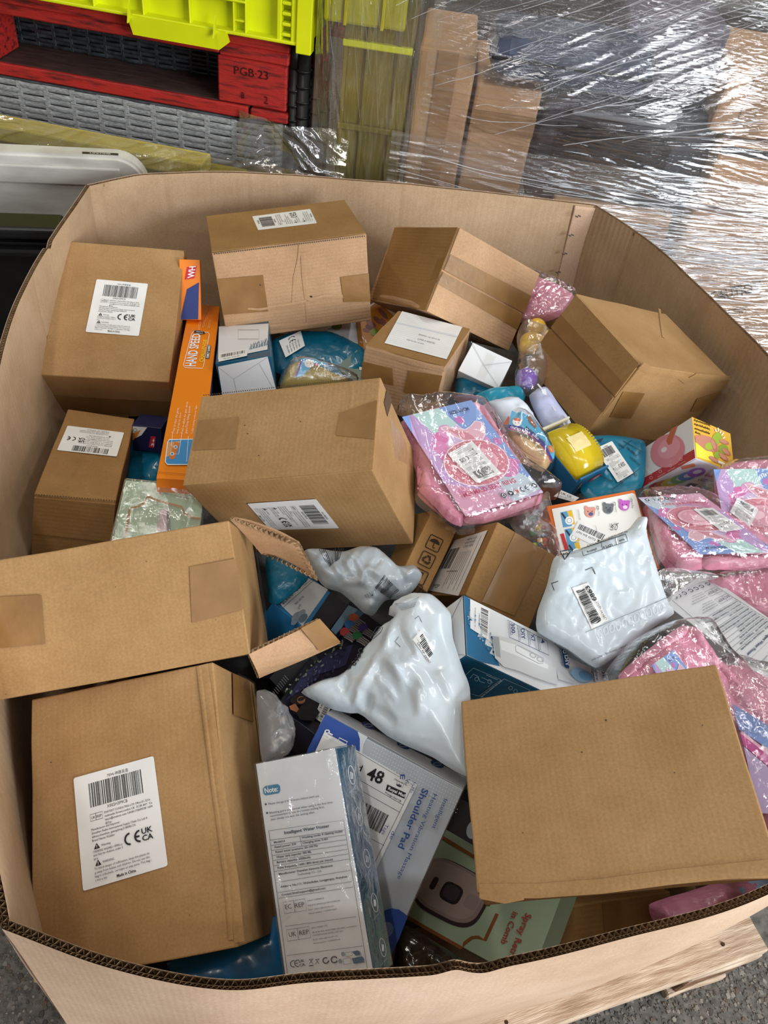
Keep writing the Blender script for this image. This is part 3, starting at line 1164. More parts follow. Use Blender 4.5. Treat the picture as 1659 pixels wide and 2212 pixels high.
def left_stock():
    # grey wicker bench
    r = empty('wicker_bench', 'grey woven wicker bench beneath the red pallet', 'furniture', frame_mw(GL.o + Vector((0, 0, -0.842)), GL.yaw))
    rattan_panel(r, -0.80, -0.025, 0.842 - 0.118, 0.842 - 0.004, -0.012, 9, 13, WICK, WICK_D, 0.0022)
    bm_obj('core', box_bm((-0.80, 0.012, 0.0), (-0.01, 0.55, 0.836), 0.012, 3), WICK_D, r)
    # rounded corner strand post
    b = bmesh.new()
    for k in range(9):
        bmesh.ops.create_cone(b, cap_ends=True, segments=14, radius1=0.012, radius2=0.012, depth=0.0125, matrix=Matrix.Translation((-0.022, 0.0, 0.842 - 0.112 + k * 0.013)))
    bm_obj('corner_wrap', b, WICK, r, True)
    # red pallet
    p = empty('red_pallet', 'red painted block pallet with stamped end block', 'pallet', frame_mw(GL.o, GL.yaw))

    def brd(name, lo, hi, seed=0):
        return bm_obj(name, box_bm(lo, hi, 0.003, 1, 4, 0.0015, seed), RED, p)
    for i, v in enumerate((0.0, 0.33, 0.66)):
        brd('bottom_board', (-0.80, v - 0.008, 0.0), (-0.085 if i == 0 else 0.0, v + (0.004 if i == 0 else 0.10), 0.025), i)
    bm_obj('bottom_board', box_bm((-0.80, 0.006, 0.002), (-0.085, 0.26, 0.0235), 0.003, 1, 4, 0.0015, 30), varied('shaded_red_brown_wood', (54, 34, 30), (84, 58, 50), 0.8, 20, stretch=(1, 5, 8)), p)  # shade inside the pallet opening put into this board's colour
    brd('bottom_board', (-0.082, -0.002, 0.0), (0.0, 0.10, 0.022), 9)
    for i, v in enumerate((0.0, 0.33, 0.66)):
        for j, u in enumerate((-0.80 + 0.12, -0.145)):
            if j == 0:
                brd('block', (-0.80, v, 0.025), (-0.635, v + 0.10, 0.115), i + 3)
            else:
                brd('block', (-0.150, v, 0.025), (-0.004, v + 0.10, 0.115), i + 6)
    for i, v in enumerate((-0.005, 0.2, 0.4, 0.6)):
        brd('deck_board', (-0.80, v, 0.139), (0.0, v + 0.11, 0.163), i + 12)
    for i, u in enumerate((-0.80, -0.145)):
        brd('cross_board', (u, -0.004, 0.115), (u + 0.145, 0.76, 0.139), i + 20)
    brd('cross_board', (-0.655, -0.002, 0.117), (-0.145, 0.09, 0.139), 22)
    # stamped marks on the end block
    q = [Vector((-0.150, -0.0024, 0.115)), Vector((-0.004, -0.0024, 0.115)), Vector((-0.004, -0.0024, 0.025)), Vector((-0.150, -0.0024, 0.025))]
    pr = Print(quad_map(q, 146, 78), Vector((0, -1, 0)))
    pr.text('PGB·23', 36, 27, 14, '3a0e0c', w=72)
    pr.text('8', 50, 66, 11, '3a0e0c')
    pr.text('2', 100, 68, 13, '3a0e0c')
    pr.build('stamp', p)
    # black wicker seen through the pallet opening
    k = empty('wicker_bench', 'black woven wicker bench seen inside the opening of the red pallet', 'furniture', frame_mw(GL.o + GL.nrm * 0.125 + Vector((0, 0, 0.026)), GL.yaw))
    rattan_panel(k, -0.78, -0.153, 0.0, 0.088, 0.0, 10, 16, BWICK, BLACKP, 0.0022)
    # yellow crate on the red pallet
    y = empty('plastic_crate', 'bright yellow ribbed plastic crate on top of the red pallet', 'crate', frame_mw(GL.o + Vector((0, 0, 0.1665)), GL.yaw))
    H = 0.26
    bm_obj('body', box_bm((-0.82, -0.012, 0.0), (0.045, 0.5, H), 0.003, 1), YEL, y)

    def bar(name, u0, u1, w0, w1, v0=-0.035, v1=-0.011):
        return bm_obj(name, box_bm((u0, v0, w0), (u1, v1, w1), 0.0015, 1), YEL, y)
    bar('rib', -0.82, -0.08, 0.056, 0.060)
    bar('rib', -0.105, -0.08, 0.022, 0.026, -0.03)
    for u in (-0.60, -0.49, -0.388, -0.287, -0.193, -0.105, -0.081):
        bar('rib', u - 0.0018, u + 0.0018, 0.0, H, -0.033)
    bar('rim_strip', -0.82, 0.03, 0.0, 0.006, -0.038)
    bar('corner_post', 0.022, 0.052, -0.012, H, -0.042)
    bar('corner_rail', -0.018, -0.009, 0.0, H, -0.036)
    bar('corner_rail', 0.010, 0.024, 0.0, H, -0.036)
    for w in (0.012, 0.03, 0.048, 0.066, 0.084, 0.102):
        bar('rung', -0.009, 0.010, w, w + 0.006, -0.034)
    # grip lip hanging below the front edge
    V = [(-0.318, -0.042, 0.004), (-0.118, -0.042, 0.004), (-0.112, -0.042, -0.014), (-0.132, -0.042, -0.030), (-0.308, -0.042, -0.030)]
    V2 = [(a, -0.034, c) for a, b, c in V]
    mesh_obj('grip_lip', V + V2, [(0, 4, 3, 2, 1)[::-1], (5, 6, 7, 8, 9)] + [(i, (i + 1) % 5, 5 + (i + 1) % 5, 5 + i) for i in range(5)], YEL, y)
    for u in (-0.312, -0.14):
        V = [(u, -0.041, 0.0), (u + 0.003, -0.041, 0.0), (u + 0.003, -0.041, 0.03), (u, -0.041, 0.03), (u, -0.058, -0.006), (u + 0.003, -0.058, -0.006)]
        mesh_obj('gusset', V, [(0, 1, 5, 4), (0, 4, 3), (1, 2, 5), (3, 4, 5, 2)], YEL, y)
    # olive crate wrapped in film below, its lighter lip on top
    c = empty('crate_under_film', 'olive yellow crate wrapped in clear film behind the white table', 'crate', frame_mw(Vector((-0.05, 1.70, 0)), math.radians(-19)))
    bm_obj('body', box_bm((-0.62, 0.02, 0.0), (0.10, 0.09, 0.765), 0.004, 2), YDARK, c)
    bm_obj('lip', box_bm((-0.62, 0.0, 0.765), (0.03, 0.06, 0.797), 0.004, 2), varied('pale_yellow_wood', (206, 188, 84), (226, 208, 108), 0.5, 14, 5, 0.1, 60, stretch=(1, 6, 6)), c)
    for u in (-0.42, -0.2, 0.0, 0.16):
        bm_obj('rib', box_bm((u, 0.008, 0.40), (u + 0.006, 0.021, 0.763), 0.001, 1), YDARK, c)
    # black tapered furniture legs
    for i, (px, py, rr, hh) in enumerate(((662, 45, 0.021, 0.31), (688, 106, 0.017, 0.25), (706, 136, 0.016, 0.23), (640, 90, 0.018, 0.27))):
        p0 = at_y(px, py, 1.80 + (0.04 if i == 3 else 0) - 0.01 * i)
        b = bmesh.new()
        bmesh.ops.create_cone(b, cap_ends=True, segments=18, radius1=rr, radius2=rr * 0.62, depth=p0.z - 0.05)
        bmesh.ops.translate(b, vec=(0, 0, (p0.z - 0.05) / 2), verts=b.verts)
        lg = empty('furniture_leg', ['tallest black tapered furniture leg beside the red pallet', 'second black tapered furniture leg, grooved, in the bundle by the wrapped stack', 'shortest black tapered furniture leg nearest the wrapped stack', 'black furniture leg half behind the red pallet corner'][i], 'furniture leg', Matrix.Translation((p0.x, p0.y, 0)), 'black furniture legs')
        bm_obj('shaft', b, BLACKP, lg, True)
        b = bmesh.new()
        bmesh.ops.create_cone(b, cap_ends=True, segments=18, radius1=rr * 0.64, radius2=rr * 0.52, depth=0.05)
        bmesh.ops.translate(b, vec=(0, 0, p0.z - 0.025), verts=b.verts)
        bm_obj('foot', b, ink('0c0d0f', 0.5), lg, True)
        b = bmesh.new()
        for k in range(5):
            zz = p0.z - 0.09 - 0.03 * k
            bmesh.ops.create_cone(b, cap_ends=True, segments=18, radius1=rr * 0.78, radius2=rr * 0.76, depth=0.004, matrix=Matrix.Translation((0, 0, zz)))
        bm_obj('ring', b, BLACKP, lg, True)
    # white folding table standing on its long edge
    Yt = 1.615
    zt = at_y(150, 336, Yt).z
    xr = at_y(318, 372, Yt).x
    t = empty('folding_table', 'dirty white plastic folding table stood on edge behind the bin', 'table', Matrix.Translation((xr, Yt, 0)))
    b = bmesh.new()
    R = 0.06
    prof = [(-0.75, 0.12), (0.0, 0.12)] + [(-R + R * math.cos(math.radians(a)), zt - R + R * math.sin(math.radians(a))) for a in range(0, 91, 9)] + [(-0.75, zt)]
    vs = [b.verts.new((x, 0.0, z)) for x, z in prof]
    f = b.faces.new(vs)
    e = bmesh.ops.extrude_face_region(b, geom=[f])
    bmesh.ops.translate(b, vec=(0, 0.045, 0), verts=[v for v in e['geom'] if isinstance(v, bmesh.types.BMVert)])
    bmesh.ops.recalc_face_normals(b, faces=b.faces)
    bmesh.ops.bevel(b, geom=[e for e in b.edges if abs(e.verts[0].co.y - e.verts[1].co.y) < 1e-5], offset=0.006, segments=3, affect='EDGES')
    TW = varied('dirty_white_plastic', (176, 172, 162), (212, 210, 202), 0.5, 10, 8, 0.15, 90, stretch=(1, 1, 3), mid=(0.25, 0.6))
    bm_obj('table_top', b, TW, t)
    b = bmesh.new()
    vs2 = [b.verts.new((x * 0.965 - 0.02, -0.004, min(z, zt - 0.02) if z > 0.2 else z)) for x, z in prof]
    fl_ = b.faces.new(vs2)
    b.normal_update()
    bm_obj('edge_band', box_bm((-0.75, -0.006, zt - 0.055), (-0.05, 0.001, zt - 0.020), 0.003, 2), TW, t)
    b.free() if False else None
    q0 = Vector((at_y(178, 349, Yt).x - xr, 0, 0))
    lw = 0.066
    zz = zt - 0.0015
    q = [Vector((q0.x, 0.018, zz + 0.0022)), Vector((q0.x + lw, 0.018, zz + 0.0022)), Vector((q0.x + lw, 0.010, zz + 0.0022)), Vector((q0.x, 0.010, zz + 0.0022))]
    pr = Print(quad_map(q, 66, 8), Vector((0, 0, 1)))
    pr.rrect(0, 0, 66, 8, 1, '2c2a26')
    pr.text('LIFETIME', 14, 6.2, 4.4, 'd2cec0', True, w=38)
    pr.build('name_plate', t)
    for k in range(1):
        bm_obj('foot_bar', box_bm((-0.70, 0.012, 0.0), (-0.05, 0.034, 0.12), 0.004, 2), BLACKP, t)
    # black storage tub left of the bin
    Yb = 1.36
    za = at_y(60, 492, Yb).z
    xr = at_y(118, 500, Yb).x + 0.035
    k = empty('storage_tub', 'black plastic storage tub between the white table and the bin', 'tub', Matrix.Translation((xr, Yb, 0)))
    bm_obj('body', box_bm((-0.5, 0.012, 0.0), (-0.035, 0.05, za - 0.03), 0.01, 3), BLACKP, k)
    bm_obj('lid', box_bm((-0.5, -0.004, za - 0.022), (-0.025, 0.056, za), 0.007, 3), BLACKP, k)
    bm_obj('lid_rim', box_bm((-0.5, -0.012, za - 0.05), (-0.02, 0.012, za - 0.036), 0.004, 2), BLACKP, k)
    bm_obj('latch', box_bm((-0.075, -0.02, za - 0.13), (-0.045, 0.013, za - 0.06), 0.005, 2), BLACKP, k)


left_stock()

# ================================================================== film-wrapped pallet load on the right
WR = Frame((0.40, 1.70, 0.0), math.radians(-14))


def wbox(name, label, cat, rect, v0, v1, mat, bevel=0.006, foot=True, dent=0.002, body='body', group=None):
    (x0, y0, x1, y1) = rect
    u0, w1 = WR.uw(x0, y0, v0)
    u1, w1b = WR.uw(x1, y0, v0)
    ua, w0 = WR.uw(x0, y1, v0)
    ub, w0b = WR.uw(x1, y1, v0)
    u0, u1 = min((u0 + ua) / 2, (u1 + ub) / 2), max((u0 + ua) / 2, (u1 + ub) / 2)
    w1, w0 = (w1 + w1b) / 2, (w0 + w0b) / 2
    if foot:
        w0 = 0.0
    r = empty(name, label, cat, WR.mw @ Matrix.Translation(((u0 + u1) / 2, v0, w0)), group)
    hw = (u1 - u0) / 2
    bm_obj(body, box_bm((-hw, 0, 0), (hw, v1 - v0, w1 - w0), bevel, 2, 5, dent, len(label)), mat, r)
    return r, hw, w1 - w0


def wrapped_load():
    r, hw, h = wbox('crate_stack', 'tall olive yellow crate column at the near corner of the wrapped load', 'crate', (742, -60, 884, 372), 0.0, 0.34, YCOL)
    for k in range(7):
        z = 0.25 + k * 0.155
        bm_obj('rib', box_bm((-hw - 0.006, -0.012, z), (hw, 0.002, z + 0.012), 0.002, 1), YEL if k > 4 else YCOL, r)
    for u in (-hw, -hw / 3, hw * 0.6):
        bm_obj('rib', box_bm((u - 0.004, -0.008, 0.2), (u + 0.004, 0.002, h), 0.002, 1), YCOL, r)
    r, hw, h = wbox('plastic_crate', 'bright yellow crate corner high under the clear film', 'crate', (700, -80, 884, 60), -0.02, -0.004, varied('dull_yellow_plastic', (168, 164, 16), (196, 192, 30), 0.45, 6, 3), foot=False)
    for u in (-hw * 0.5, hw * 0.4):
        bm_obj('rib', box_bm((u, -0.008, 0.0), (u + 0.006, 0.002, h), 0.001, 1), YDARK, r)
    tp = varied('carton_tape_dull', (150, 116, 80), (166, 130, 92), 0.4, 30)
    r, hw, h = wbox('cardboard_box', 'tall plain carton under film right beside the olive crate column', 'box', (888, 108, 1008, 392), 0.0, 0.3, KRAFT_PINK)
    bm_obj('tape', box_bm((-0.02, -0.004, 0.4), (0.02, -0.0005, h), 0.0003, 1), tp, r)
    r, hw, h = wbox('cardboard_box', 'plain carton under film below the black padded case', 'box', (1010, 185, 1150, 392), 0.0, 0.3, KRAFT_PINK)
    bm_obj('tape', box_bm((-hw, -0.004, h - 0.09), (hw, -0.0005, h - 0.05), 0.0003, 1), tp, r)
    r, hw, h = wbox('padded_case', 'black padded case with a rounded end held under stretch film', 'case', (1052, 92, 1425, 205), -0.07, 0.12, varied('black_padding', (50, 57, 74), (82, 90, 110), 0.28, 20, 3, 0.1, 60), 0.035, False, 0.003)
    bm_obj('piping', box_bm((-hw + 0.004, -0.003, h * 0.5 - 0.003), (hw - 0.004, 0.19, h * 0.5 + 0.003), 0.002, 1), BLACKP, r)
    r, hw, h = wbox('appliance', 'dark glossy appliance low in the wrapped load under crumpled grey plastic', 'appliance', (1150, 222, 1530, 452), 0.02, 0.3, varied('dark_grey_metal', (38, 40, 46), (74, 76, 84), 0.25, 7, 3, 0.1, 40), foot=False)
    bm_obj('door_glass', box_bm((-hw * 0.8, -0.006, h - 0.20), (hw * 0.55, 0.001, h - 0.05), 0.003, 2), ink('14161a', 0.1), r)
    bm_obj('handle', box_bm((-hw * 0.7, -0.02, h - 0.03), (hw * 0.5, 0.0, h - 0.02), 0.004, 2), ink('8a8d92', 0.25), r)
    r, hw, h = wbox('cushion', 'dark grey padded cushion behind the black padded case under film', 'cushion', (1330, 40, 1560, 215), 0.06, 0.25, varied('grey_violet_fabric', (84, 80, 92), (118, 112, 122), 0.7, 30), 0.01, False)
    bm_obj('seam', box_bm((-hw, -0.003, h * 0.4), (hw, 0.001, h * 0.42), 0.001, 1), BLACKP, r)
    r, hw, h = wbox('cardboard_box', 'upper brown carton at the far side of the wrapped load', 'box', (1550, 150, 1720, 300), 0.0, 0.3, KRAFT_PINK, foot=False)
    bm_obj('tape', box_bm((-0.025, -0.004, 0), (0.025, -0.0005, h), 0.0003, 1), tp, r)
    r, hw, h = wbox('cardboard_box', 'middle brown carton under film above the caution carton', 'box', (1528, 318, 1740, 462), -0.02, 0.3, KRAFT_PINK, foot=False)
    bm_obj('strap', box_bm((-hw, -0.006, h - 0.02), (hw, -0.001, h - 0.004), 0.001, 1), BLACKP, r)
    r, hw, h = wbox('cardboard_box', 'brown carton printed CAUTION behind the wall of the bin', 'box', (1420, 470, 1760, 800), -0.03, 0.3, KRAFT_PINK)
    q = [WR.uw(x, y, -0.033) for x, y in ((1490, 634), (1648, 596), (1652, 632), (1496, 668))]
    c = WR.inv @ r.matrix_world.translation
    P = [Vector((a - c.x, -0.0035, b - c.z)) for a, b in q]
    pr = Print(quad_map(P, 100, 24), Vector((0, -1, 0)), start=0.0008)
    pr.warn(3, 2, 18, '3c3430')
    pr.text('CAUTION', 26, 20, 15, '3c3430', True, w=70)
    pr.text('KEEP DRY', 30, 46, 9, '3c3430', w=44)
    pr.build('print', r)
    r, hw, h = wbox('cardboard_box', 'low brown carton under shiny film behind the stapled bin corner', 'box', (1165, 440, 1425, 640), 0.0, 0.3, KRAFT_PINK)
    bm_obj('tape', box_bm((-hw, -0.004, h - 0.07), (hw, -0.0005, h - 0.03), 0.0003, 1), tp, r)


wrapped_load()


def film_sheet(name, label, frame, u0, u1, w0, w1, vfun, mat, du, dw, ang, amp, wl, seed, n=260, lmax=0.30, along=True):
    """stretched film: a taut sheet with sharp pleats running at the local pull angle, drawn in where it spans gaps"""
    nu, nw = int((u1 - u0) / du), int((w1 - w0) / dw)
    U = np.linspace(u0, u1, nu + 1)
    Wv = np.linspace(w0, w1, nw + 1)
    X = np.array([(u, w) for u in U for w in Wv])
    r = np.random.default_rng(seed)
    H = np.zeros(len(X))
    for k in range(n):
        c = np.array((r.uniform(u0, u1), r.uniform(w0, w1)))
        a = (ang(c[0], c[1]) if callable(ang) else ang) + r.normal(0, 0.10)
        l = 0.03 + (lmax - 0.03) * r.uniform() ** 1.6
        w = r.uniform(0.5, 1.0) * wl * 0.5
        ca, sa = math.cos(a), math.sin(a)
        dx, dy = X[:, 0] - c[0], X[:, 1] - c[1]
        t = (dx * ca + dy * sa) / l
        d = -dx * sa + dy * ca + r.normal(0, 0.05) * l * t * t
        H += amp * r.uniform(0.35, 1.0) * np.maximum(0, 1 - np.abs(d) / w) * np.maximum(0, 1 - t * t)
    V, F = [], []
    for i, (u, w) in enumerate(X):
        V.append((u, vfun(u, w) - H[i] - 0.004 * noise.noise(Vector((u * 9, w * 14, seed))), w))
    m = nw + 1
    for i in range(nu):
        for j in range(nw):
            F.append((i * m + j, i * m + m + j, i * m + m + j + 1, i * m + j + 1))
    r = empty(name, label, 'film', frame.mw)
    mesh_obj('sheet', V, F, mat, r, True)
    return r


def strands(root, frame, lines, mat, seed):
    """film rolled into thin ropes"""
    rnd = random.Random(seed)
    V, F = [], []
    for (p0, p1, rad) in lines:
        n = 14
        b = len(V)
        ph = rnd.uniform(0, 9)
        for i in range(n + 1):
            t = i / n
            c = Vector(p0).lerp(Vector(p1), t)
            c.y += 0.004 * noise.noise(Vector((t * 3, ph, 0))) - 0.003 * math.sin(math.pi * t)
            c.z += 0.006 * noise.noise(Vector((t * 2.5, ph, 4)))
            rr = rad * (0.7 + 0.5 * noise.noise(Vector((t * 8, ph, 8))))
            for k in range(5):
                a = 6.283 * k / 5
                V.append((c.x, c.y + rr * math.cos(a), c.z + rr * math.sin(a)))
        for i in range(n):
            for k in range(5):
                F.append((b + i * 5 + k, b + i * 5 + (k + 1) % 5, b + i * 5 + 5 + (k + 1) % 5, b + i * 5 + 5 + k))
    o = mesh_obj('film_ropes', V, F, mat, root, True)
    o['kind'] = 'stuff'


def films():
    HZ = (0.86, 0.90, 0.96)
    W1 = clear_film('stretch_film_load', haze=0.04, rough=0.05, bump=0.5, scale=34, stretch=(0.6, 1, 6), rot=(0, -0.25, 0), streak=0.16, sscale=16, gloss=2.4, hazecol=HZ)
    W2 = clear_film('stretch_film_low', haze=0.05, rough=0.045, bump=0.5, scale=30, stretch=(0.5, 1, 9), rot=(0, 0.05, 0), streak=0.24, sscale=14, gloss=3.4, hazecol=HZ)
    W3 = clear_film('stretch_film_upright', haze=0.05, rough=0.05, bump=0.5, scale=34, stretch=(7, 1, 0.7), rot=(0, 0.12, 0), streak=0.18, sscale=16, gloss=3.0, tint=(1, 0.99, 0.9), hazecol=(0.85, 0.84, 0.7))
    ROPE = clear_film('film_rope', haze=0.55, rough=0.08, bump=0.3, scale=60, gloss=2.4, hazecol=(0.92, 0.95, 1.0))
    rnd = random.Random(8)

    def v_up(u, w):
        d = -0.034
        d -= 0.075 * math.exp(-((u - 0.33) / 0.24) ** 4) * math.exp(-((w - 1.005) / 0.085) ** 2)
        return d
    up_ang = lambda u, w: 0.45 * min(1, max(-0.4, (w - 0.95) / 0.10)) + 0.35 * max(0.0, 0.3 - u) * (1 if w > 1.0 else -1)
    f = film_sheet('stretch_film', 'clear stretch film drawn tight over the black padded case', WR, 0.02, 1.05, 0.84, 1.32, v_up, W1, 0.009, 0.0017, up_ang, 0.0040, 0.0075, 1, 420)
    L = []
    for k in range(90):
        w = rnd.uniform(0.96, 1.27)
        u = rnd.uniform(0.1, 0.95)
        l = rnd.uniform(0.03, 0.22)
        a = up_ang(u, w) + rnd.uniform(-.14, .14)
        v = v_up(u, w) - 0.008
        L.append(((u - l * math.cos(a), v, w - l * math.sin(a)), (u + l * math.cos(a), v, w + l * math.sin(a)), rnd.uniform(0.0003, 0.0010)))
    strands(f, WR, L, ROPE, 3)

    def v_lo(u, w):
        return -0.058 - 0.012 * math.sin(u * 5)
    lo_ang = lambda u, w: -0.05 + 0.55 * max(0, (u - 0.45)) * (0.4 if w > 0.8 else 1)
    f = film_sheet('stretch_film', 'bunched shiny band of stretch film around the foot of the wrapped load', WR, -0.03, 1.15, 0.42, 0.90, v_lo, W2, 0.010, 0.0017, lo_ang, 0.0045, 0.008, 4, 480, 0.36)
    L = []
    for k in range(150):
        w = rnd.uniform(0.60, 0.86) if k % 3 else rnd.uniform(0.72, 0.80)
        u = rnd.uniform(0.08, 1.0)
        l = min(rnd.uniform(0.06, 0.34), u + 0.01)
        a = lo_ang(u, w) + rnd.uniform(-.08, .08)
        v = v_lo(u, w) - 0.009
        L.append(((u - l * math.cos(a), v, w - l * math.sin(a)), (u + l * math.cos(a), v, w + l * math.sin(a)), rnd.uniform(0.0004, 0.0017)))
    strands(f, WR, L, ROPE, 5)
    f = film_sheet('stretch_film', 'clear film wound upright round the olive crate column', WR, -0.20, 0.04, 0.60, 1.36, lambda u, w: -0.026 + max(0, (-0.165 - u)) * 0.8, W3, 0.0017, 0.012, 1.66, 0.0038, 0.0085, 7, 130)
    L = []
    for k in range(34):
        w = rnd.uniform(0.75, 1.3)
        u = rnd.uniform(-0.18, 0.02)
        l = rnd.uniform(0.03, 0.2)
        a = 1.66 + rnd.uniform(-.2, .2)
        L.append(((u - l * math.cos(a), -0.03, w - l * math.sin(a)), (u + l * math.cos(a), -0.03, w + l * math.sin(a)), rnd.uniform(0.0003, 0.0011)))
    strands(f, WR, L, ROPE, 6)
    # wad of film between the wicker bench and the load
    film_sheet('film_wad', 'loose wad of clear film lying between the wicker bench and the bin', GL, -0.10, 0.14, -0.30, 0.02, lambda u, w: -0.05 - 0.03 * math.sin((u + 0.1) * 12) + 0.25 * max(0, w + 0.12) + 0.02 * noise.noise(Vector((u * 14, w * 14, 2))), clear_film('film_wad_clear', haze=0.10, rough=0.05, bump=0.7, scale=40, streak=0.2, sscale=30, gloss=4.0), 0.003, 0.003, lambda u, w: 3 * noise.noise(Vector((u * 9, w * 9, 1))), 0.008, 0.020, 11, 60, 0.10)
    f = film_sheet('film_wrap', 'crinkled clear film over the olive crate and the edge of the wicker bench', Frame((-0.05, 1.68, 0), math.radians(-19)), -0.55, 0.27, 0.52, 0.835, lambda u, w: -0.015 - 0.03 * max(0, u) * (1 - (w - 0.52) / 0.31), clear_film('film_wrap_left', haze=0.06, rough=0.05, bump=0.8, scale=34, stretch=(1, 1, 1.6), streak=0.22, sscale=22, gloss=4.5, hazecol=(0.85, 0.84, 0.74)), 0.0035, 0.0035, lambda u, w: 0.35 + 1.3 * noise.noise(Vector((u * 5, w * 5, 3))), 0.008, 0.012, 13, 420, 0.08)


films()

# ================================================================== cartons in the bin
def std_label(box, quad, face, seed=1, rich=True):
    """address sticker: barcode, importer text, hazard notes, CE and UKCA marks"""
    pr, plate = box.label(quad, face, 80, 100, r=2.2)
    std_marks(pr, seed)
    pr.build('lettering', plate)


def std_marks(pr, seed=1):
    K = '1c1c20'
    pr.text('7894-神器盲盒', 33, 7.5, 2.6, K, w=21)
    pr.barcode(14, 9, 66, 31, K, seed, 46)
    pr.text('X002H3P9CB', 30, 35, 2.8, K, w=20)
    pr.frame(13, 37, 25, 43, 0.35, K)
    pr.line([(18.5, 37), (18.5, 43)], 0.35, K)
    pr.text('UK', 14, 41.3, 2.4, K, w=4)
    pr.text('REP', 19.2, 41.3, 2.4, K, w=5)
    for i, (s, w) in enumerate((('EVATOST CONSULTING LTD Office101 321hr', 45), ('eadneedle Street,London UK  EC2R 8AY  Co', 46), ('ntact@evatost.com UK00173849538 1604', 46), ('@Yao', 6))):
        pr.text(s, 27, 39.4 + i * 3.2, 1.9, K, w=w)
    for i, (s, w) in enumerate((('Manufacturer and Importer:', 28), ('Shenzhen Rubin International Supply Chain Co Ltd A', 54), ('ddress:shenzhen, guangdong,518000,CN', 42), ('Brand Name: RGelior', 22))):
        pr.text(s, 13, 51.5 + i * 3.2, 1.9, K, w=w)
    pr.warn(14, 63, 5, K)
    pr.text('Warning', 21, 67, 2, K, w=9)
    for i, s in enumerate(('CHOKING HAZARD—SMALL p', 'arts Not for children under 3', 'yrs')):
        pr.text(s, 13, 71 + i * 3, 1.9, K, w=(28, 28, 4)[i])
    pr.ce(44, 63, 9.5, K)
    pr.ukca(60, 62, 11, K)
    pr.warn(14, 77.5, 5, K)
    pr.text('WARNING', 21, 81.5, 2, K, w=11)
    for i, s in enumerate(('To avoid danger of suffocation, keep this plastic ba', 'g away from babies and children. Do not use this', 'bag in cribs,beds, carriages or play pens. This bag i', 's not a toy')):
        pr.text(s, 13, 85.6 + i * 3.2, 1.9, K, w=(52, 52, 53, 11)[i])
    pr.text('Made in China', 33, 97, 2.5, K, True, w=18)


def tape(box, quad, face, mat=None, off=0.0014, name='tape'):
    return box.plate(name, quad, face, mat or TAPE, off)


def flap(box, quad, face, mat, thick=0.0026, name='flap'):
    return box.plate(name, quad, face, mat, 0.0004 + thick, thick + 0.001)


def dashed_edge(box, p0, p1, f, name='cut_edge', n=46, w=2.6):
    """the perforated, slightly torn board edge: little dark gaps along a fold"""
    pr = box.pr(f, 0.0013)
    for k in range(n):
        t0, t1 = (k + 0.1) / n, (k + 0.62) / n
        a = [p0[i] + (p1[i] - p0[i]) * t0 for i in (0, 1)]
        b = [p0[i] + (p1[i] - p0[i]) * t1 for i in (0, 1)]
        pr.line([tuple(a), tuple(b)], w, '4a3826')
    return pr.build(name, box.root)


def dent_line(box, pts, face, w=3.0, mat=None, name='crease'):
    """a pressed fold in the board: a shallow raised ridge following px points"""
    o, n = box.face(face)
    P = [box.P(x, y, face) for x, y in pts]
    V, F = [], []
    for i, p in enumerate(P):
        t = (P[min(i + 1, len(P) - 1)] - P[max(i - 1, 0)]).normalized()
        s = t.cross(n)
        e = 1.0 if 0 < i < len(P) - 1 else 0.2
        for a, h in ((-1, 0.0001), (-0.3, 0.0007 * e), (0.3, 0.0007 * e), (1, 0.0001)):
            V.append(p + s * a * w * 0.0012 + n * (h + 0.0009))
    for i in range(len(P) - 1):
        for k in range(3):
            F.append((i * 4 + k, i * 4 + 4 + k, i * 4 + 5 + k, i * 4 + 1 + k))
    return mesh_obj(name, V, F, mat or box.mat, box.root, True)


def hole(box, x, y, face, r=3):
    pr = box.pr(face, 0.0016)
    pr.ell(x, y, r, r * 0.7, '2c2016')
    pr.build('hole', box.root)


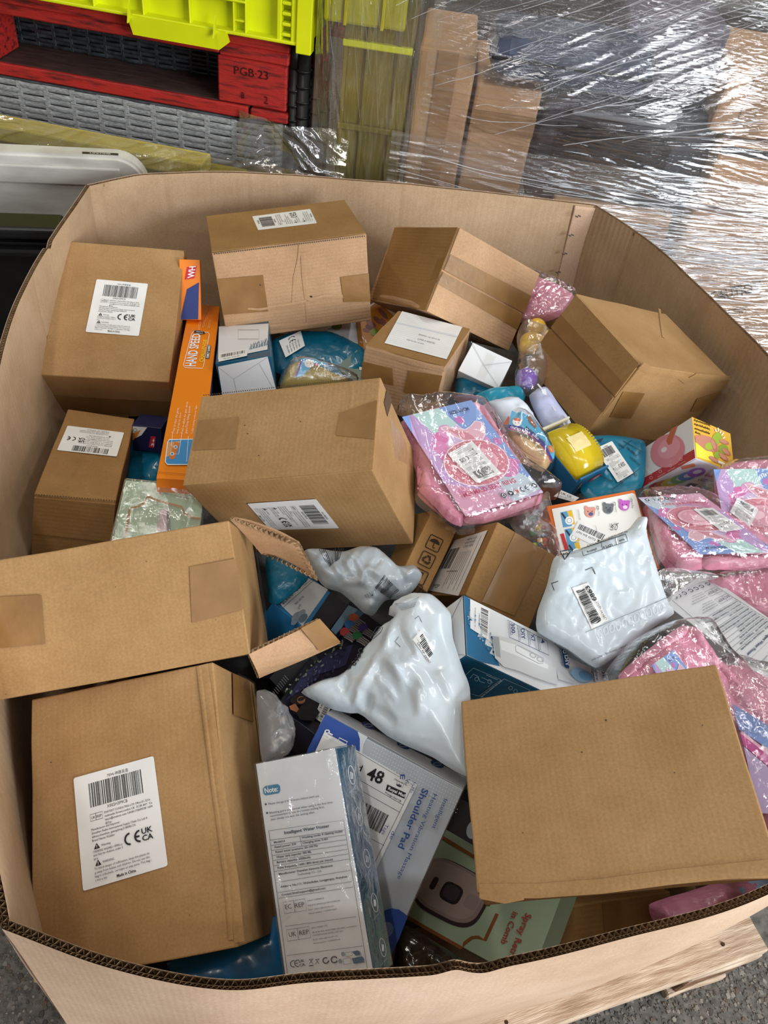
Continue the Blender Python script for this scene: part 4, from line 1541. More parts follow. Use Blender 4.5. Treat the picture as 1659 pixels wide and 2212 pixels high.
def cartons():
    # carton against the near end of the back wall
    b = Carton('B1', 'cardboard_box', 'brown carton beside the orange game box, big label on its flat lid', mat=KRAFT)
    std_label(b, [(209, 604), (320, 614), (300, 727), (185, 718)], 'z+', 3)
    tape(b, [(104, 852), (370, 866), (371, 900), (120, 886)], 'y-')
    dent_line(b, [(398, 540), (406, 580), (404, 640), (398, 700)], 'x+', 3)
    # carton with label, against the back wall
    b = Carton('B2', 'cardboard_box', 'wide carton leaning on the bin back wall with a sticker on its golden top', mat=KRAFT_PINK)
    o, n = b.face('y+')
    b.plate('top_board', [(446, 469), (744, 434), (791, 505), (459, 546)], 'y+', KRAFT_DARK, 0.0018, 0.0012)
    std_label(b, [(558, 500), (545, 470), (670, 454), (685, 485)], 'y+', 4)
    dashed_edge(b, (462, 548), (789, 508), 'z+', n=70, w=3)
    tape(b, [(466, 603), (568, 594), (579, 672), (478, 680)], 'z+')
    tape(b, [(735, 598), (797, 590), (802, 650), (742, 652)], 'z+')
    dent_line(b, [(648, 528), (645, 560), (636, 600), (632, 660)], 'z+', 2)
    dent_line(b, [(655, 545), (658, 600), (664, 650), (668, 700)], 'z+', 4)
    dent_line(b, [(490, 664), (560, 668), (640, 656), (700, 640), (790, 640)], 'z+', 3)
    dent_line(b, [(500, 716), (560, 706), (660, 702), (740, 690), (800, 678)], 'z+', 4)
    hole(b, 672, 640, 'z+', 2.5)
    hole(b, 562, 615, 'z+', 1.8)
    # tilted carton, taped seam
    b = Carton('B3', 'cardboard_box', 'carton tipped corner-up by the bin back wall with a taped seam', mat=KRAFT_PINK)
    flap(b, [(993, 489), (1163, 591), (1133, 678), (957, 583)], 'z+', KRAFT_PINK)
    flap(b, [(955, 587), (1131, 682), (1095, 760), (920, 672)], 'z+', KRAFT_PINK)
    tape(b, [(971, 549), (1147, 640), (1133, 677), (957, 582)], 'z+', off=0.0042)
    tape(b, [(955, 588), (1131, 682), (1117, 712), (943, 612)], 'z+', off=0.0042)
    b.plate('side_board', [(847, 492), (991, 489), (919, 672), (805, 644)], 'x-', KRAFT_DARK, 0.0012, 0.0008)
    tape(b, [(946, 560), (962, 556), (948, 600), (930, 606)], 'x-')
    tape(b, [(834, 553), (850, 551), (835, 600), (820, 602)], 'x-')
    dent_line(b, [(810, 640), (850, 644), (890, 655), (915, 666)], 'x-', 4)
    # carton at the far right wall
    b = Carton('B4', 'cardboard_box', 'large carton tilted against the ribbed bin wall, taped seam on its shaded end', mat=KRAFT)
    b.plate('flap', [(1247, 638), (1383, 786), (1330, 856), (1193, 708)], 'x-', KRAFT, 0.0028, 0.0026)
    b.plate('flap', [(1190, 711), (1327, 859), (1268, 942), (1139, 782)], 'x-', KRAFT, 0.0028, 0.0026)
    tape(b, [(1214, 680), (1349, 829), (1330, 855), (1193, 708)], 'x-', off=0.0036)
    tape(b, [(1190, 711), (1327, 859), (1305, 892), (1166, 742)], 'x-', off=0.0036)
    tape(b, [(1345, 845), (1392, 849), (1362, 903), (1316, 900)], 'z+')
    tape(b, [(1505, 861), (1560, 845), (1530, 880), (1490, 889)], 'z+')
    dent_line(b, [(1385, 788), (1400, 800), (1470, 812), (1482, 822), (1500, 812), (1575, 818)], 'z+', 5)
    dent_line(b, [(1424, 668), (1428, 700), (1432, 730)], 'y+', 2)
    # small carton with sheet of paper on top
    b = Carton('B5', 'cardboard_box', 'small crushed carton with a white paper sheet stuck over its top', mat=KRAFT_PINK)
    b.plate('top_board', [(861, 674), (1015, 712), (962, 794), (789, 749)], 'y+', KRAFT_DARK, 0.002, 0.0014)
    q = [(868, 676), (998, 710), (964, 780), (830, 745)]
    pr, plate = b.label(q, 'y+', 130, 90, 'paper_sheet', off=0.0032, r=0.5)
    pr.poly([(0, 32), (130, 27), (130, 32), (0, 36)], 'd4d8de')
    for i, (s, x, y, h, w) in enumerate((('0000001 65 2019 06', 55, 50, 3, 45), ('LOND.A 000ECRS', 58, 62, 4, 36), ('SHIP NO BILL 60 0000', 38, 70, 2.4, 36), ('', 0, 0, 0, 0))):
        if s:
            pr.text(s, x, y, h, '5a5c64', w=w)
    for k in range(18):
        pr.line([(2, 4 + k * 4.8), (128, 4 + k * 4.8 - 1)], 0.3, 'd2d4da')
    pr.build('lettering', plate)
    tape(b, [(779, 779), (848, 795), (850, 832), (779, 815)], 'z+')
    tape(b, [(884, 800), (958, 812), (940, 866), (872, 846)], 'z+')
    b.plate('clear_tape', [(962, 794), (1016, 712), (1005, 800), (948, 868)], 'x+', TAPE_CLEAR, 0.002, 0.0004)
    dent_line(b, [(790, 752), (830, 762), (890, 784), (960, 797)], 'z+', 4)
    # small dark carton at the near side
    b = Carton('B6', 'cardboard_box', 'narrow carton with upside-down label, tucked below the carton in the bin corner', mat=KRAFT_DARK)
    pr, plate = b.label([(252, 988), (123, 974), (146, 921), (268, 936)], 'y+', 100, 68, r=2)
    K = '1c1c20'
    pr.barcode(17, 3, 77, 17, K, 9, 34)
    pr.text('X002K3KHLV', 36, 21, 2.6, K, w=20)
    pr.frame(14, 23, 26, 28, 0.3, K)
    for i in range(6):
        pr.text(('EVATOST CONSULTING LTD Office 101', 'London UK EC2R 8AY contact', 'Manufacturer and Importer address', 'shenzhen guangdong 518000 CN', 'Not for children under 3 yrs', 'keep this plastic bag away')[i], 14 + 8 * (i > 3), 26 + i * 4.3, 2.0, K, w=56 - 4 * i)
    pr.ukca(62, 26, 12, K)
    pr.ce(78, 29, 9, K)
    pr.warn(20, 48, 4, K)
    for i in range(3):
        pr.text(('To avoid danger of suffocation keep', 'this plastic bag away from babies', 'Made in China')[i], 26, 55 + i * 4, 2.0, K, w=50 - 12 * (i == 2))
    pr.build('lettering', plate)
    flap(b, [(75, 1073), (252, 1088), (248, 1170), (68, 1150)], 'z+', KRAFT_DARK)
    dashed_edge(b, (76, 1070), (251, 1086), 'y+', 'cut_edge', 30, 3)
    # central carton
    b = Carton('B7', 'cardboard_box', 'big central carton over the game box with a sticker near its lower edge', mat=KRAFT)
    b.plate('top_board', [(437, 856), (820, 818), (805, 1014), (396, 1051)], 'y+', KRAFT, 0.001, 0.0008)
    tape(b, [(432, 910), (518, 902), (509, 970), (417, 974)], 'y+', off=0.0018)
    tape(b, [(735, 894), (815, 866), (809, 950), (727, 942)], 'y+', off=0.0018)
    std_label(b, [(683, 1076), (733, 1139), (584, 1143), (534, 1086)], 'z+', 3)
    dashed_edge(b, (440, 855), (818, 818), 'y+', n=80, w=2.4)
    b.plate('clear_tape', [(838, 900), (872, 950), (888, 1010), (852, 990)], 'x+', TAPE_CLEAR, 0.0016, 0.0004)
    for x, y in ((530, 920), (536, 938), (650, 912), (560, 985)):
        hole(b, x, y, 'y+', 1.4)
    dent_line(b, [(758, 825), (760, 850), (757, 885)], 'y+', 3)
    tape(b, [(835, 828), (846, 850), (835, 900), (828, 870)], 'x+', ink('5a4430', 0.8), name='torn_patch')
    # open carton with raised flaps
    b = Carton('B8', 'cardboard_box', 'long open carton, its end flaps bent outwards over the dark lamp box', mat=KRAFT, depth=0.19)
    tape(b, [(410, 1225), (512, 1206), (530, 1315), (415, 1345)], 'z+')
    tape(b, [(0, 1290), (90, 1285), (98, 1390), (0, 1400)], 'z+')
    hole(b, 317, 1213, 'z+', 1.3)
    hole(b, 250, 1268, 'z+', 1.2)
    b.plate('clear_tape', [(556, 1182), (578, 1190), (596, 1330), (572, 1395)], 'x+', TAPE_CLEAR, 0.004, 0.0006)

    def free_flap(pts, thick, name, tp=None):
        P = [Vector(p) for p in pts]
        n = (P[1] - P[0]).cross(P[3] - P[0]).normalized()
        if n.z < 0:
            n = -n
        inv = b.root.matrix_world.inverted()
        V = []
        N = 8
        for side in (0, 1):
            for i in range(N + 1):
                for j in range(N + 1):
                    s, t = i / N, j / N
                    p = (P[0] * (1 - s) + P[1] * s) * (1 - t) + (P[3] * (1 - s) + P[2] * s) * t
                    p = p + n * (0.006 * math.sin(math.pi * s) - side * thick + 0.0015 * noise.noise(p * 30))
                    V.append(inv @ p)
        m = N + 1
        F = []
        for i in range(N):
            for j in range(N):
                a = i * m + j
                F.append((a, a + m, a + m + 1, a + 1))
                q = a + m * m
                F.append((q, q + 1, q + m + 1, q + m))
        fl_ = mesh_obj(name, V, F, KRAFT_PINK, b.root, True)
        # corrugated edges: liners and a wave between them
        V, F = [], []
        E = [(P[1], P[2]), (P[0], P[1]), (P[2], P[3])]
        for a, c in E:
            k0 = len(V)
            k = int((c - a).length / 0.0009)
            for i in range(k + 1):
                s = i / k
                p = a.lerp(c, s)
                w = (0.5 + 0.5 * math.sin(s * (c - a).length / 0.0065 * 6.283)) * thick
                q = inv @ (p - n * w + (p - (P[0] + P[1] + P[2] + P[3]) / 4).normalized() * 0.0012)
                q2 = inv @ (p - n * w - (p - (P[0] + P[1] + P[2] + P[3]) / 4).normalized() * 0.004)
                V += [q, q2]
            for i in range(k):
                F.append((k0 + 2 * i, k0 + 2 * i + 2, k0 + 2 * i + 3, k0 + 2 * i + 1))
        mesh_obj('fluted_edge', V, F, FLUTE, fl_)
        return fl_
    free_flap([at(500, 1116, 0.858), at(646, 1171, 0.835), at(686, 1248, 0.80), at(566, 1190, 0.80)], 0.004, 'end_flap')
    f2 = free_flap([at(560, 1466, 0.77), at(537, 1413, 0.812), at(690, 1341, 0.80), at(735, 1391, 0.765)], 0.004, 'end_flap')
    inv = b.root.matrix_world.inverted()
    P = [at(650, 1362, 0.808), at(690, 1341, 0.8035), at(735, 1391, 0.7685), at(690, 1412, 0.772)]
    V = [inv @ (p + Vector((0, 0, 0.004))) for p in P]
    mesh_obj('tape', V, [(0, 1, 2, 3)], TAPE, f2)
    # near corner carton
    b = Carton('B9', 'cardboard_box', 'largest labelled carton in the near corner of the bin, scuffed taped edge', mat=KRAFT, dent=0.0016)
    std_label(b, [(160, 1681), (333, 1633), (364, 1870), (181, 1925)], 'z+', 3)
    dent_line(b, [(440, 1436), (452, 1520), (475, 1700), (505, 1900), (518, 2035)], 'z+', 4)
    dent_line(b, [(430, 1440), (440, 1520), (462, 1700), (490, 1900), (500, 2030)], 'z+', 2)
    tape(b, [(500, 1455), (535, 1470), (545, 1560), (502, 1545)], 'x+', off=0.0018)
    b.plate('clear_tape', [(510, 1450), (545, 1468), (552, 1500), (515, 1490)], 'x+', TAPE_CLEAR, 0.0026, 0.0004)
    dent_line(b, [(545, 1480), (560, 1600), (575, 1750), (598, 1950)], 'x+', 4)
    hole(b, 112, 1647, 'z+', 1.6)
    # near plain carton
    b = Carton('B10', 'cardboard_box', 'large blank carton resting on top nearest the viewer', mat=KRAFT, dent=0.001)
    for x, y, r in ((1309, 1557, 2.4), (1257, 1626, 2), (1517, 1568, 1.5), (1457, 1670, 1.6), (1130, 1800, 1.5)):
        hole(b, x, y, 'z+', r)
    dent_line(b, [(1036, 1925), (1160, 1925), (1300, 1915), (1450, 1895), (1670, 1873)], 'z+', 5)
    dent_line(b, [(1040, 1930), (1090, 1940), (1130, 1932)], 'z+', 4)
    b.plate('torn_corner', [(1040, 1940), (1062, 1944), (1062, 1960), (1044, 1962)], 'y-', varied('torn_board', (120, 88, 54), (168, 130, 86), 0.9, 200), 0.0012)
    # carton with shipping label
    b = Carton('B11', 'cardboard_box', 'carton with a shipping label and wide shiny tape between the mailers', mat=KRAFT_DARK)
    tape(b, [(1112, 1151), (1178, 1191), (1110, 1330), (1040, 1300)], 'z+')
    q = [(1056, 1146), (995, 1290), (928, 1280), (984, 1163)]
    pr, plate = b.label([(984, 1168), (1055, 1146), (992, 1288), (926, 1276)], 'x-', 100, 150, r=1)
    K = '2a2a2e'
    for k in range(3):
        pr.text(('MEN US', '03075030', 'CX01 5DS')[k], 45, 14 + k * 9, 6, K, w=30)
    pr.line([(88, 10), (88, 140)], 0.8, K)
    P2 = lambda x: x
    pr.barcode(4, 28, 34, 86, K, 12, 22)
    rnd = random.Random(2)
    pr.text('M2P', 12, 140, 10, K, w=18)
    pr.text('MWD0307050', 30, 96, 4, K, w=34)
    for k in range(7):
        pr.text('Consumer : 8ote the shivea laka means to shipment'[k:40], 40 + k * 6.5, 140, 3.2, K, w=3) if False else None
        pr.line([(42 + k * 6, 44), (42 + k * 6, 140 - (k % 3) * 12)], 0.9, '8a8a90')
    pr.build('lettering', plate)
    b.plate('clear_tape', [(1150, 1175), (1206, 1208), (1150, 1345), (1100, 1325)], 'z+', TAPE_CLEAR, 0.0026, 0.0004)
    # kraft carton with handling icons
    b = Carton('B12', 'cardboard_box', 'slim kraft carton with printed umbrella and recycling icons on one edge', mat=board('kraft_board_plain', (176, 132, 78), (192, 148, 94), 'Y', 0.05))
    pr = b.pr('z+')
    K = '3a2f22'
    # icons run along the long side: each in a rounded square
    def cell(c, s, a):
        ca, sa = math.cos(a), math.sin(a)
        return lambda x, y: (c[0] + (x * ca - y * sa) * s, c[1] + (x * sa + y * ca) * s)
    a = math.radians(26)
    for i, c in enumerate(((937, 1174), (921, 1209), (905, 1245), (893, 1275))):
        f = cell(c, 15, a)
        pts = []
        for cx, cy, a0 in ((0.75, -0.75, -90), (0.75, 0.75, 0), (-0.75, 0.75, 90), (-0.75, -0.75, 180)):
            for k in range(5):
                t = math.radians(a0 + 90 * k / 4)
                pts.append(f(cx + 0.25 * math.cos(t), cy + 0.25 * math.sin(t)))
        pr.line(pts, 2.0, K, True)
        if i == 0:
            top = [f(0.75 * math.cos(math.radians(t)), -0.05 + 0.6 * math.sin(math.radians(t))) for t in range(180, 361, 15)]
            pr.poly(top, K)
            pr.line([f(0, 0), f(0, 0.5), f(0.12, 0.66), f(0.28, 0.62), f(0.3, 0.48)], 2.0, K)
        elif i == 1:
            for k in range(3):
                t = math.radians(120 * k - 90)
                t2 = math.radians(120 * k + 2)
                p = [f(0.62 * math.cos(t + 0.25), 0.62 * math.sin(t + 0.25)), f(0.55 * math.cos(t2), 0.55 * math.sin(t2))]
                pr.line([f(0.55 * math.cos(t - 0.35), 0.55 * math.sin(t - 0.35)), f(0.6 * math.cos(t + 0.4), 0.6 * math.sin(t + 0.4)), f(0.42 * math.cos(t2 - 0.1), 0.42 * math.sin(t2 - 0.1))], 4.6, K)
        elif i == 2:
            pr.poly([f(-0.4, -0.7), f(0.4, -0.7), f(0.3, 0.0), f(0.1, 0.15), f(0.1, 0.5), f(0.4, 0.62), f(0.4, 0.7), f(-0.4, 0.7), f(-0.4, 0.62), f(-0.1, 0.5), f(-0.1, 0.15), f(-0.3, 0.0)], K)
        else:
            for dx in (-0.4, 0.4):
                pr.line([f(dx, 0.55), f(dx, -0.4)], 2.2, K)
                pr.poly([f(dx - 0.25, -0.3), f(dx, -0.75), f(dx + 0.25, -0.3)], K)
    pr.build('handling_icons', b.root)


cartons()

# ================================================================== printed product boxes
def cropper(x0, y0, k):
    return lambda x, y: (x0 + x / k, y0 + y / k)


C1 = cropper(540, 1480, 3.456)
C2 = cropper(800, 1640, 3.77)
C3 = cropper(1150, 830, 3.259)
C4 = cropper(560, 1080, 3.77)
C5 = cropper(900, 1120, 2.86)
C6 = cropper(1250, 1180, 3.814)
C7 = cropper(830, 780, 4.046)
C8 = cropper(0, 820, 2.514)
C9 = cropper(400, 400, 2.765)


def ltext(pr, s, p0, p1, h, c, bold=False, lean=0.0):
    """text whose baseline runs from p0 to p1, capitals h tall"""
    dx, dy = p1[0] - p0[0], p1[1] - p0[1]
    q = math.hypot(dx, dy)
    ux, uy = dy / q * h + dx / q * h * lean, -dx / q * h + dy / q * h * lean
    pr.qtext(s, ((p0[0] + ux, p0[1] + uy), (p1[0] + ux, p1[1] + uy), p1, p0), c, bold)


ORANGE = plastic('orange_card', (240, 132, 16), 0.38)
CARD_WHITE = plastic('white_card', (226, 228, 230), 0.35)
CARD_TEAL = varied('petrol_blue_card', (18, 74, 104), (28, 96, 128), 0.3, 5, 2, coat=0.2)
CARD_GREEN = varied('sage_green_card', (170, 190, 158), (182, 200, 170), 0.42, 8, 2)
CARD_DARK = varied('dark_navy_card', (22, 24, 36), (36, 38, 54), 0.35, 6, 3)
CARD_GREY = varied('silver_grey_card', (186, 192, 200), (198, 204, 210), 0.36, 5, 2)
COPPER = ink((150, 92, 52), 0.3)


def shrink(box, name='shrink_wrap', k=0.0012):
    d = box.d
    bm = box_bm((-d.x / 2 - k, -d.y / 2 - k, -0.0005), (d.x / 2 + k, d.y / 2 + k, d.z + 0.0042), 0.002, 2, 10, 0.0006, 5)
    return bm_obj(name, bm, BAG, box.root)


def products():
    W_, N_ = 'f4f4f2', '24345e'
    # ---- orange game box
    b = Carton('B13', 'game_box', 'long flat orange game box with a white and yellow title, leaning beside the central carton', mat=ORANGE, bevel=0.0008, dent=0.0005)
    b.plate('side_print', [(474, 662), (483, 664), (445, 1035), (432, 1038)], 'x+', ink('1d2f6e'), 0.0006, 0.0003)
    pr = b.pr('z+', 0.0008)
    pr.qtext('HAND SPEED', ((399, 792), (416, 722), (433, 722), (422, 792)), W_, True)
    pr.qtext('CHALLENGE', ((430, 783), (439.5, 734), (447, 735), (439, 784)), 'f6d43a', True)
    pr.line([(396, 790), (414, 722), (417, 717), (450, 719), (452, 724), (440, 790), (437, 797), (399, 795)], 1.2, W_, True)
    pr.poly([(443, 775), (448, 746), (456, 747), (452, 776)], '2a2522')
    pr.qtext('FAMILY GAMES', ((445, 774), (449.5, 747), (454.5, 747.5), (451, 775)), W_, True)
    pr.ell(431, 719, 12, 4, '2a2522', 8)
    pr.qtext('REMOTE', ((424, 716), (438, 717), (438, 719), (424, 718)), W_)
    pr.qtext('CONTROL', ((423, 720), (439, 721), (439, 723), (423, 722)), W_)
    for x, y in ((432, 690), (440, 700), (448, 682), (452, 702), (430, 706), (447, 668)):
        pr.line([(x - 3, y + 9), (x + 1, y - 9)], 1.0, 'f2b870')
        pr.line([(x, y + 9), (x + 4, y - 9)], 1.0, 'f2b870')
    for s, q in (('Press to start the game,', ((371, 937), (382, 882), (387, 883), (376, 938.5))), ('long press to close', ((380, 938.5), (388, 893.6), (392, 894), (384.6, 939))),
                 ('Press to adjust the gear, three', ((390, 938), (402, 870), (406.5, 870.5), (395, 939))), ('gears/Three falling speeds', ((398.6, 939), (407.7, 879), (412, 879.7), (403.7, 939))),
                 ('Color running indicator light', ((411.7, 939), (422.4, 877.7), (426, 878), (416.5, 939)))):
        pr.qtext(s, q, 'fbe6c8')
    pic = [(362, 958), (366, 952), (418, 951), (416, 1006), (362, 1006), (357, 1000)]
    pr.poly(pic, '3a8fd0')
    pr.poly([(362, 958), (390, 955), (372, 985), (358, 990)], 'd8a070')
    pr.line(pic, 2.0, W_, True)
    pr.poly([(365, 994), (377, 957), (388, 960), (377, 994)], 'd8742c')
    for x, y in ((379, 968), (372, 983)):
        pr.ell(x, y, 4, 4, W_)
        pr.ell(x, y, 2.6, 2.6, '2a78b8')
    pr.line([(379, 968), (370, 966), (373, 938)], 0.9, W_)
    pr.line([(373, 983), (386, 984), (393, 938)], 0.9, W_)
    pr.line([(403, 1000), (407, 945)], 0.9, W_)
    pr.line([(340, 1022), (432, 1030)], 1.0, 'b8620c')
    pr.build('printed_front', b.root)
    # ---- second orange box behind
    b = Carton('oB', 'game_box', 'orange game box with a small red logo, wedged behind the labelled corner carton', mat=ORANGE, bevel=0.0008, dent=0.0004,
               data=slab_data([(396, 560), (438, 563), (428, 690), (380, 690)], (0.80, 0.80, 0.72, 0.72), 0.035))
    pr = b.pr('z+', 0.0008)
    pr.poly([(404, 577), (425, 574), (420, 601), (399, 604)], 'c8202c')
    pr.qtext('WH', ((405, 601), (409, 576), (423, 575), (419, 600)), W_, True)
    pr.poly([(404, 625), (430, 610), (428, 690), (390, 690)], '22367a')
    pr.build('printed_front', b.root)
    # ---- white box with blue edges, open end
    b = Carton('B14', 'flosser_box', 'white and blue box with its white end flaps facing out, below the wide back-wall carton', mat=CARD_TEAL, bevel=0.0008, dent=0.0006)
    b.plate('top_print', [(471, 706), (582, 700), (578, 756), (471, 778)], 'y+', CARD_WHITE, 0.0012)
    b.plate('end_flap', [(471, 792), (578, 770), (598, 848), (480, 870)], 'z+', CARD_WHITE, 0.0014, 0.001)
    pr, plate = b.label([(474, 766), (536, 755), (534, 771), (472, 784)], 'y+', 62, 18, r=1, off=0.0018)
    pr.barcode(4, 3, 56, 10, '222226', 21, 26)
    pr.text('New Water Flosser Blue', 10, 15, 2.4, '333338', w=36)
    pr.build('lettering', plate)
    pr = b.pr('y+', 0.0016)
    for k in range(26):
        x = 540 + k * 1.6
        pr.line([(x, 757 - k * 0.4), (x + 4 * math.sin(k * 1.7), 748 - k * 0.5 + 4 * math.cos(k * 2.1))], 0.9, '5c7c90')
    pr.frame(515, 715, 560, 735, 0.8, '9aa0a8')
    pr.build('top_artwork', b.root)
    pr = b.pr('z+', 0.0017)
    pr.line([(471, 792), (505, 818), (578, 771)], 0.9, 'b0b4b6')
    pr.line([(505, 818), (512, 850)], 0.9, 'b0b4b6')
    pr.line([(560, 785), (590, 838)], 0.9, 'b0b4b6')
    pr.build('fold_lines', b.root)
    # ---- flosser box lying across the big mailer
    b = Carton('B15', 'flosser_box', 'white and petrol blue water flosser box lying under the blank near carton', mat=CARD_TEAL, bevel=0.0008, dent=0.0005)
    b.plate('front_print', [(1001, 1287), (1330, 1450), (1340, 1580), (1008, 1416)], 'z+', CARD_WHITE, 0.0008)
    b.plate('end_print', [(929, 1341), (1000, 1288), (1006, 1416), (932, 1468)], 'x-', CARD_WHITE, 0.0008)
    pr = b.pr('x-', 0.0012)
    pr.line([(930, 1342), (962, 1366), (1001, 1287)], 1.0, '8a9298')
    pr.line([(962, 1366), (970, 1412), (932, 1468)], 1.0, '8a9298')
    pr.line([(970, 1412), (1006, 1416)], 1.0, '8a9298')
    pr.rect(946, 1385, 964, 1420, 'c8cccc')
    pr.build('fold_lines', b.root)
    pr = b.pr('z+', 0.0012)
    sp = [(1001, 1287), (1014, 1295), (1012, 1330), (1020, 1356), (1034, 1362), (1030, 1376), (1048, 1380), (1046, 1394), (1062, 1400), (1056, 1412), (1070, 1420), (1078, 1440), (1060, 1436), (1040, 1432), (1008, 1416)]
    pr.poly(sp, '2a6c96')
    rnd = random.Random(3)
    for k in range(60):
        x = rnd.uniform(1008, 1070)
        y = 1300 + (x - 1004) * 1.3 + rnd.uniform(0, 46)
        pr.ell(x, y, rnd.uniform(0.8, 3.2), rnd.uniform(0.6, 2), rnd.choice(('8ab8d4', '1c4c74', 'c4dcea', '4a88b0')), rnd.uniform(0, 90), 8)
    dev = [C5(*p) for p in ((455, 735), (500, 740), (600, 765), (720, 840), (800, 895), (850, 935), (858, 1035), (800, 1020), (700, 985), (600, 945), (525, 925), (470, 870))]
    pr.poly(dev, 'd0d2d2')
    pr.poly([C5(*p) for p in ((500, 760), (600, 790), (720, 860), (800, 915), (800, 940), (700, 900), (590, 850), (510, 820))], 'e8eaea')
    pr.poly([C5(*p) for p in ((455, 735), (495, 742), (505, 870), (475, 855))], 'a4a8aa')
    for x, y in ((747, 880), (703, 855)):
        pr.ell(*C5(x, y), 8, 5, 'b4b8ba', 30)
        pr.ell(*C5(x, y), 5, 3.2, 'dde0e0', 30)
    pr.line([C5(*p) for p in ((595, 800), (610, 792), (770, 872), (765, 905), (740, 905), (600, 832))], 1.0, '9aa0a2', True)
    pr.poly([C5(*p) for p in ((850, 950), (870, 955), (960, 1015), (950, 1030), (860, 1000))], 'c8cccc')
    pr.ell(*C5(1000, 975), 22, 14, '9cc6e6', 25)
    pr.ell(*C5(1030, 980), 16, 10, '6aa6d4', 25)
    # spec table, read across the short side
    tb = [C5(*p) for p in ((547, 637), (793, 770), (802, 855), (558, 742))]
    pr.line(tb, 1.1, '3a4a66', True)
    for k in (1, 2, 3):
        t = k / 4
        a = [tb[0][i] + (tb[1][i] - tb[0][i]) * t for i in (0, 1)]
        c = [tb[3][i] + (tb[2][i] - tb[3][i]) * t for i in (0, 1)]
        pr.line([tuple(a), tuple(c)], 1.0, '3a4a66')
    for k, s in enumerate(('300.', 'DIY', 'X7', '4')):
        t = (k + 0.28) / 4
        a = [tb[0][i] + (tb[1][i] - tb[0][i]) * t for i in (0, 1)]
        c = [tb[3][i] + (tb[2][i] - tb[3][i]) * t for i in (0, 1)]
        f = lambda u: (a[0] + (c[0] - a[0]) * u, a[1] + (c[1] - a[1]) * u)
        ltext(pr, s, f(0.12), f((0.8, 0.8, 0.62, 0.42)[k]), 8, N_, True)
        t = (k + 0.08) / 4
        a = [tb[0][i] + (tb[1][i] - tb[0][i]) * t for i in (0, 1)]
        c = [tb[3][i] + (tb[2][i] - tb[3][i]) * t for i in (0, 1)]
        ltext(pr, ('WATER TANK', 'TOOTH SOLUTION', 'WATERPROOF', 'CLEANING MODES')[k], f(0.08), f(0.92), 2.4, N_)
    bd = [C5(*p) for p in ((880, 815), (895, 808), (912, 822), (928, 920), (922, 938), (905, 935), (893, 920))]
    pr.poly(bd, '1f4468')
    ltext(pr, 'DIY', C5(897, 855), C5(907, 925), 7, W_, True)
    pr.ell(*C5(898, 833), 4, 4, W_)
    pr.ell(*C5(898, 833), 2.6, 2.6, '1f4468')
    ltext(pr, 'Free cleaning', C5(862, 812), C5(880, 905), 4.2, '34507c')
    ltext(pr, 'Gir', C5(1120, 935), C5(1138, 1010), 12, N_, True)
    ltext(pr, 'Tragbarer', C5(1078, 915), C5(1093, 1015), 5.6, N_, True)
    ltext(pr, 'Intelligenter', C5(1055, 900), C5(1075, 1025), 5.6, N_, True)
    pr.build('printed_front', b.root)
    pr, plate = b.label([(1013, 1359), (1013, 1297), (1056, 1317), (1053, 1385)], 'z+', 60, 44, r=1, off=0.0022)
    pr.barcode(6, 24, 54, 40, '202024', 31, 26)
    pr.text('X00239G1HU1', 14, 22, 3, '303036', w=26)
    pr.text('New  Water-Tooth-Jig,wd 81-amin', 8, 12, 2.4, '404046', w=40)
    pr.build('lettering', plate)
    pr = b.pr('y-', 0.0012)
    L_ = 'a8c4d4'
    pr.line([C5(*p) for p in ((215, 1040), (350, 918), (520, 990), (385, 1092))], 1.0, L_, True)
    pr.line([C5(*p) for p in ((400, 1095), (540, 985), (700, 1055), (560, 1160))], 1.0, L_, True)
    pr.line([C5(*p) for p in ((250, 1050), (270, 1020), (320, 1040), (330, 1065))], 1.0, L_)
    pr.line([C5(*p) for p in ((330, 980), (350, 955), (380, 970), (390, 1000), (420, 1010))], 1.0, L_)
    pr.line([C5(*p) for p in ((400, 975), (470, 1005), (440, 1035))], 1.0, L_)
    pr.line([C5(*p) for p in ((430, 960), (500, 990))], 1.0, L_)
    for p in ((300, 1030), (370, 985), (450, 1000), (580, 1040), (610, 1060)):
        pr.arc(*C5(*p), 4, 0, 360, 0.9, L_)
    ltext(pr, 'EASY TO CLEAN THE TANK', C5(520, 990), C5(392, 1094), 3.6, 'd8e4ea')
    pr.build('printed_side', b.root)
    # ---- flosser box standing in the front
    b = Carton('B16', 'flosser_box', 'shrink-wrapped water flosser box headed Note, standing at the front rim', mat=CARD_TEAL, bevel=0.0008, dent=0.0003)
    b.plate('front_print', [(551, 1646), (724, 1616), (815, 2125), (622, 2140)], 'z+', CARD_WHITE, 0.0008)
    pr = b.pr('z+', 0.0012)
    K = '2c3c50'

    def T(s, p0, p1, h, bold=False, c=K):
        ltext(pr, s, C1(*p0), C1(*p1), h / 3.456, c, bold)

    def LN(*ps, w=0.8):
        pr.line([C1(*p) for p in ps], w, K)
    pill = [(118, 752), (212, 738), (228, 752), (230, 788), (218, 806), (122, 822), (105, 812), (100, 772)]
    pr.poly([C1(*p) for p in pill], '2f7a9c')
    T('Note:', (116, 806), (214, 790), 38, True, W_)
    pr.ell(*C1(122, 888), 2.2, 2.2, K)
    pr.ell(*C1(132, 953), 2.2, 2.2, K)
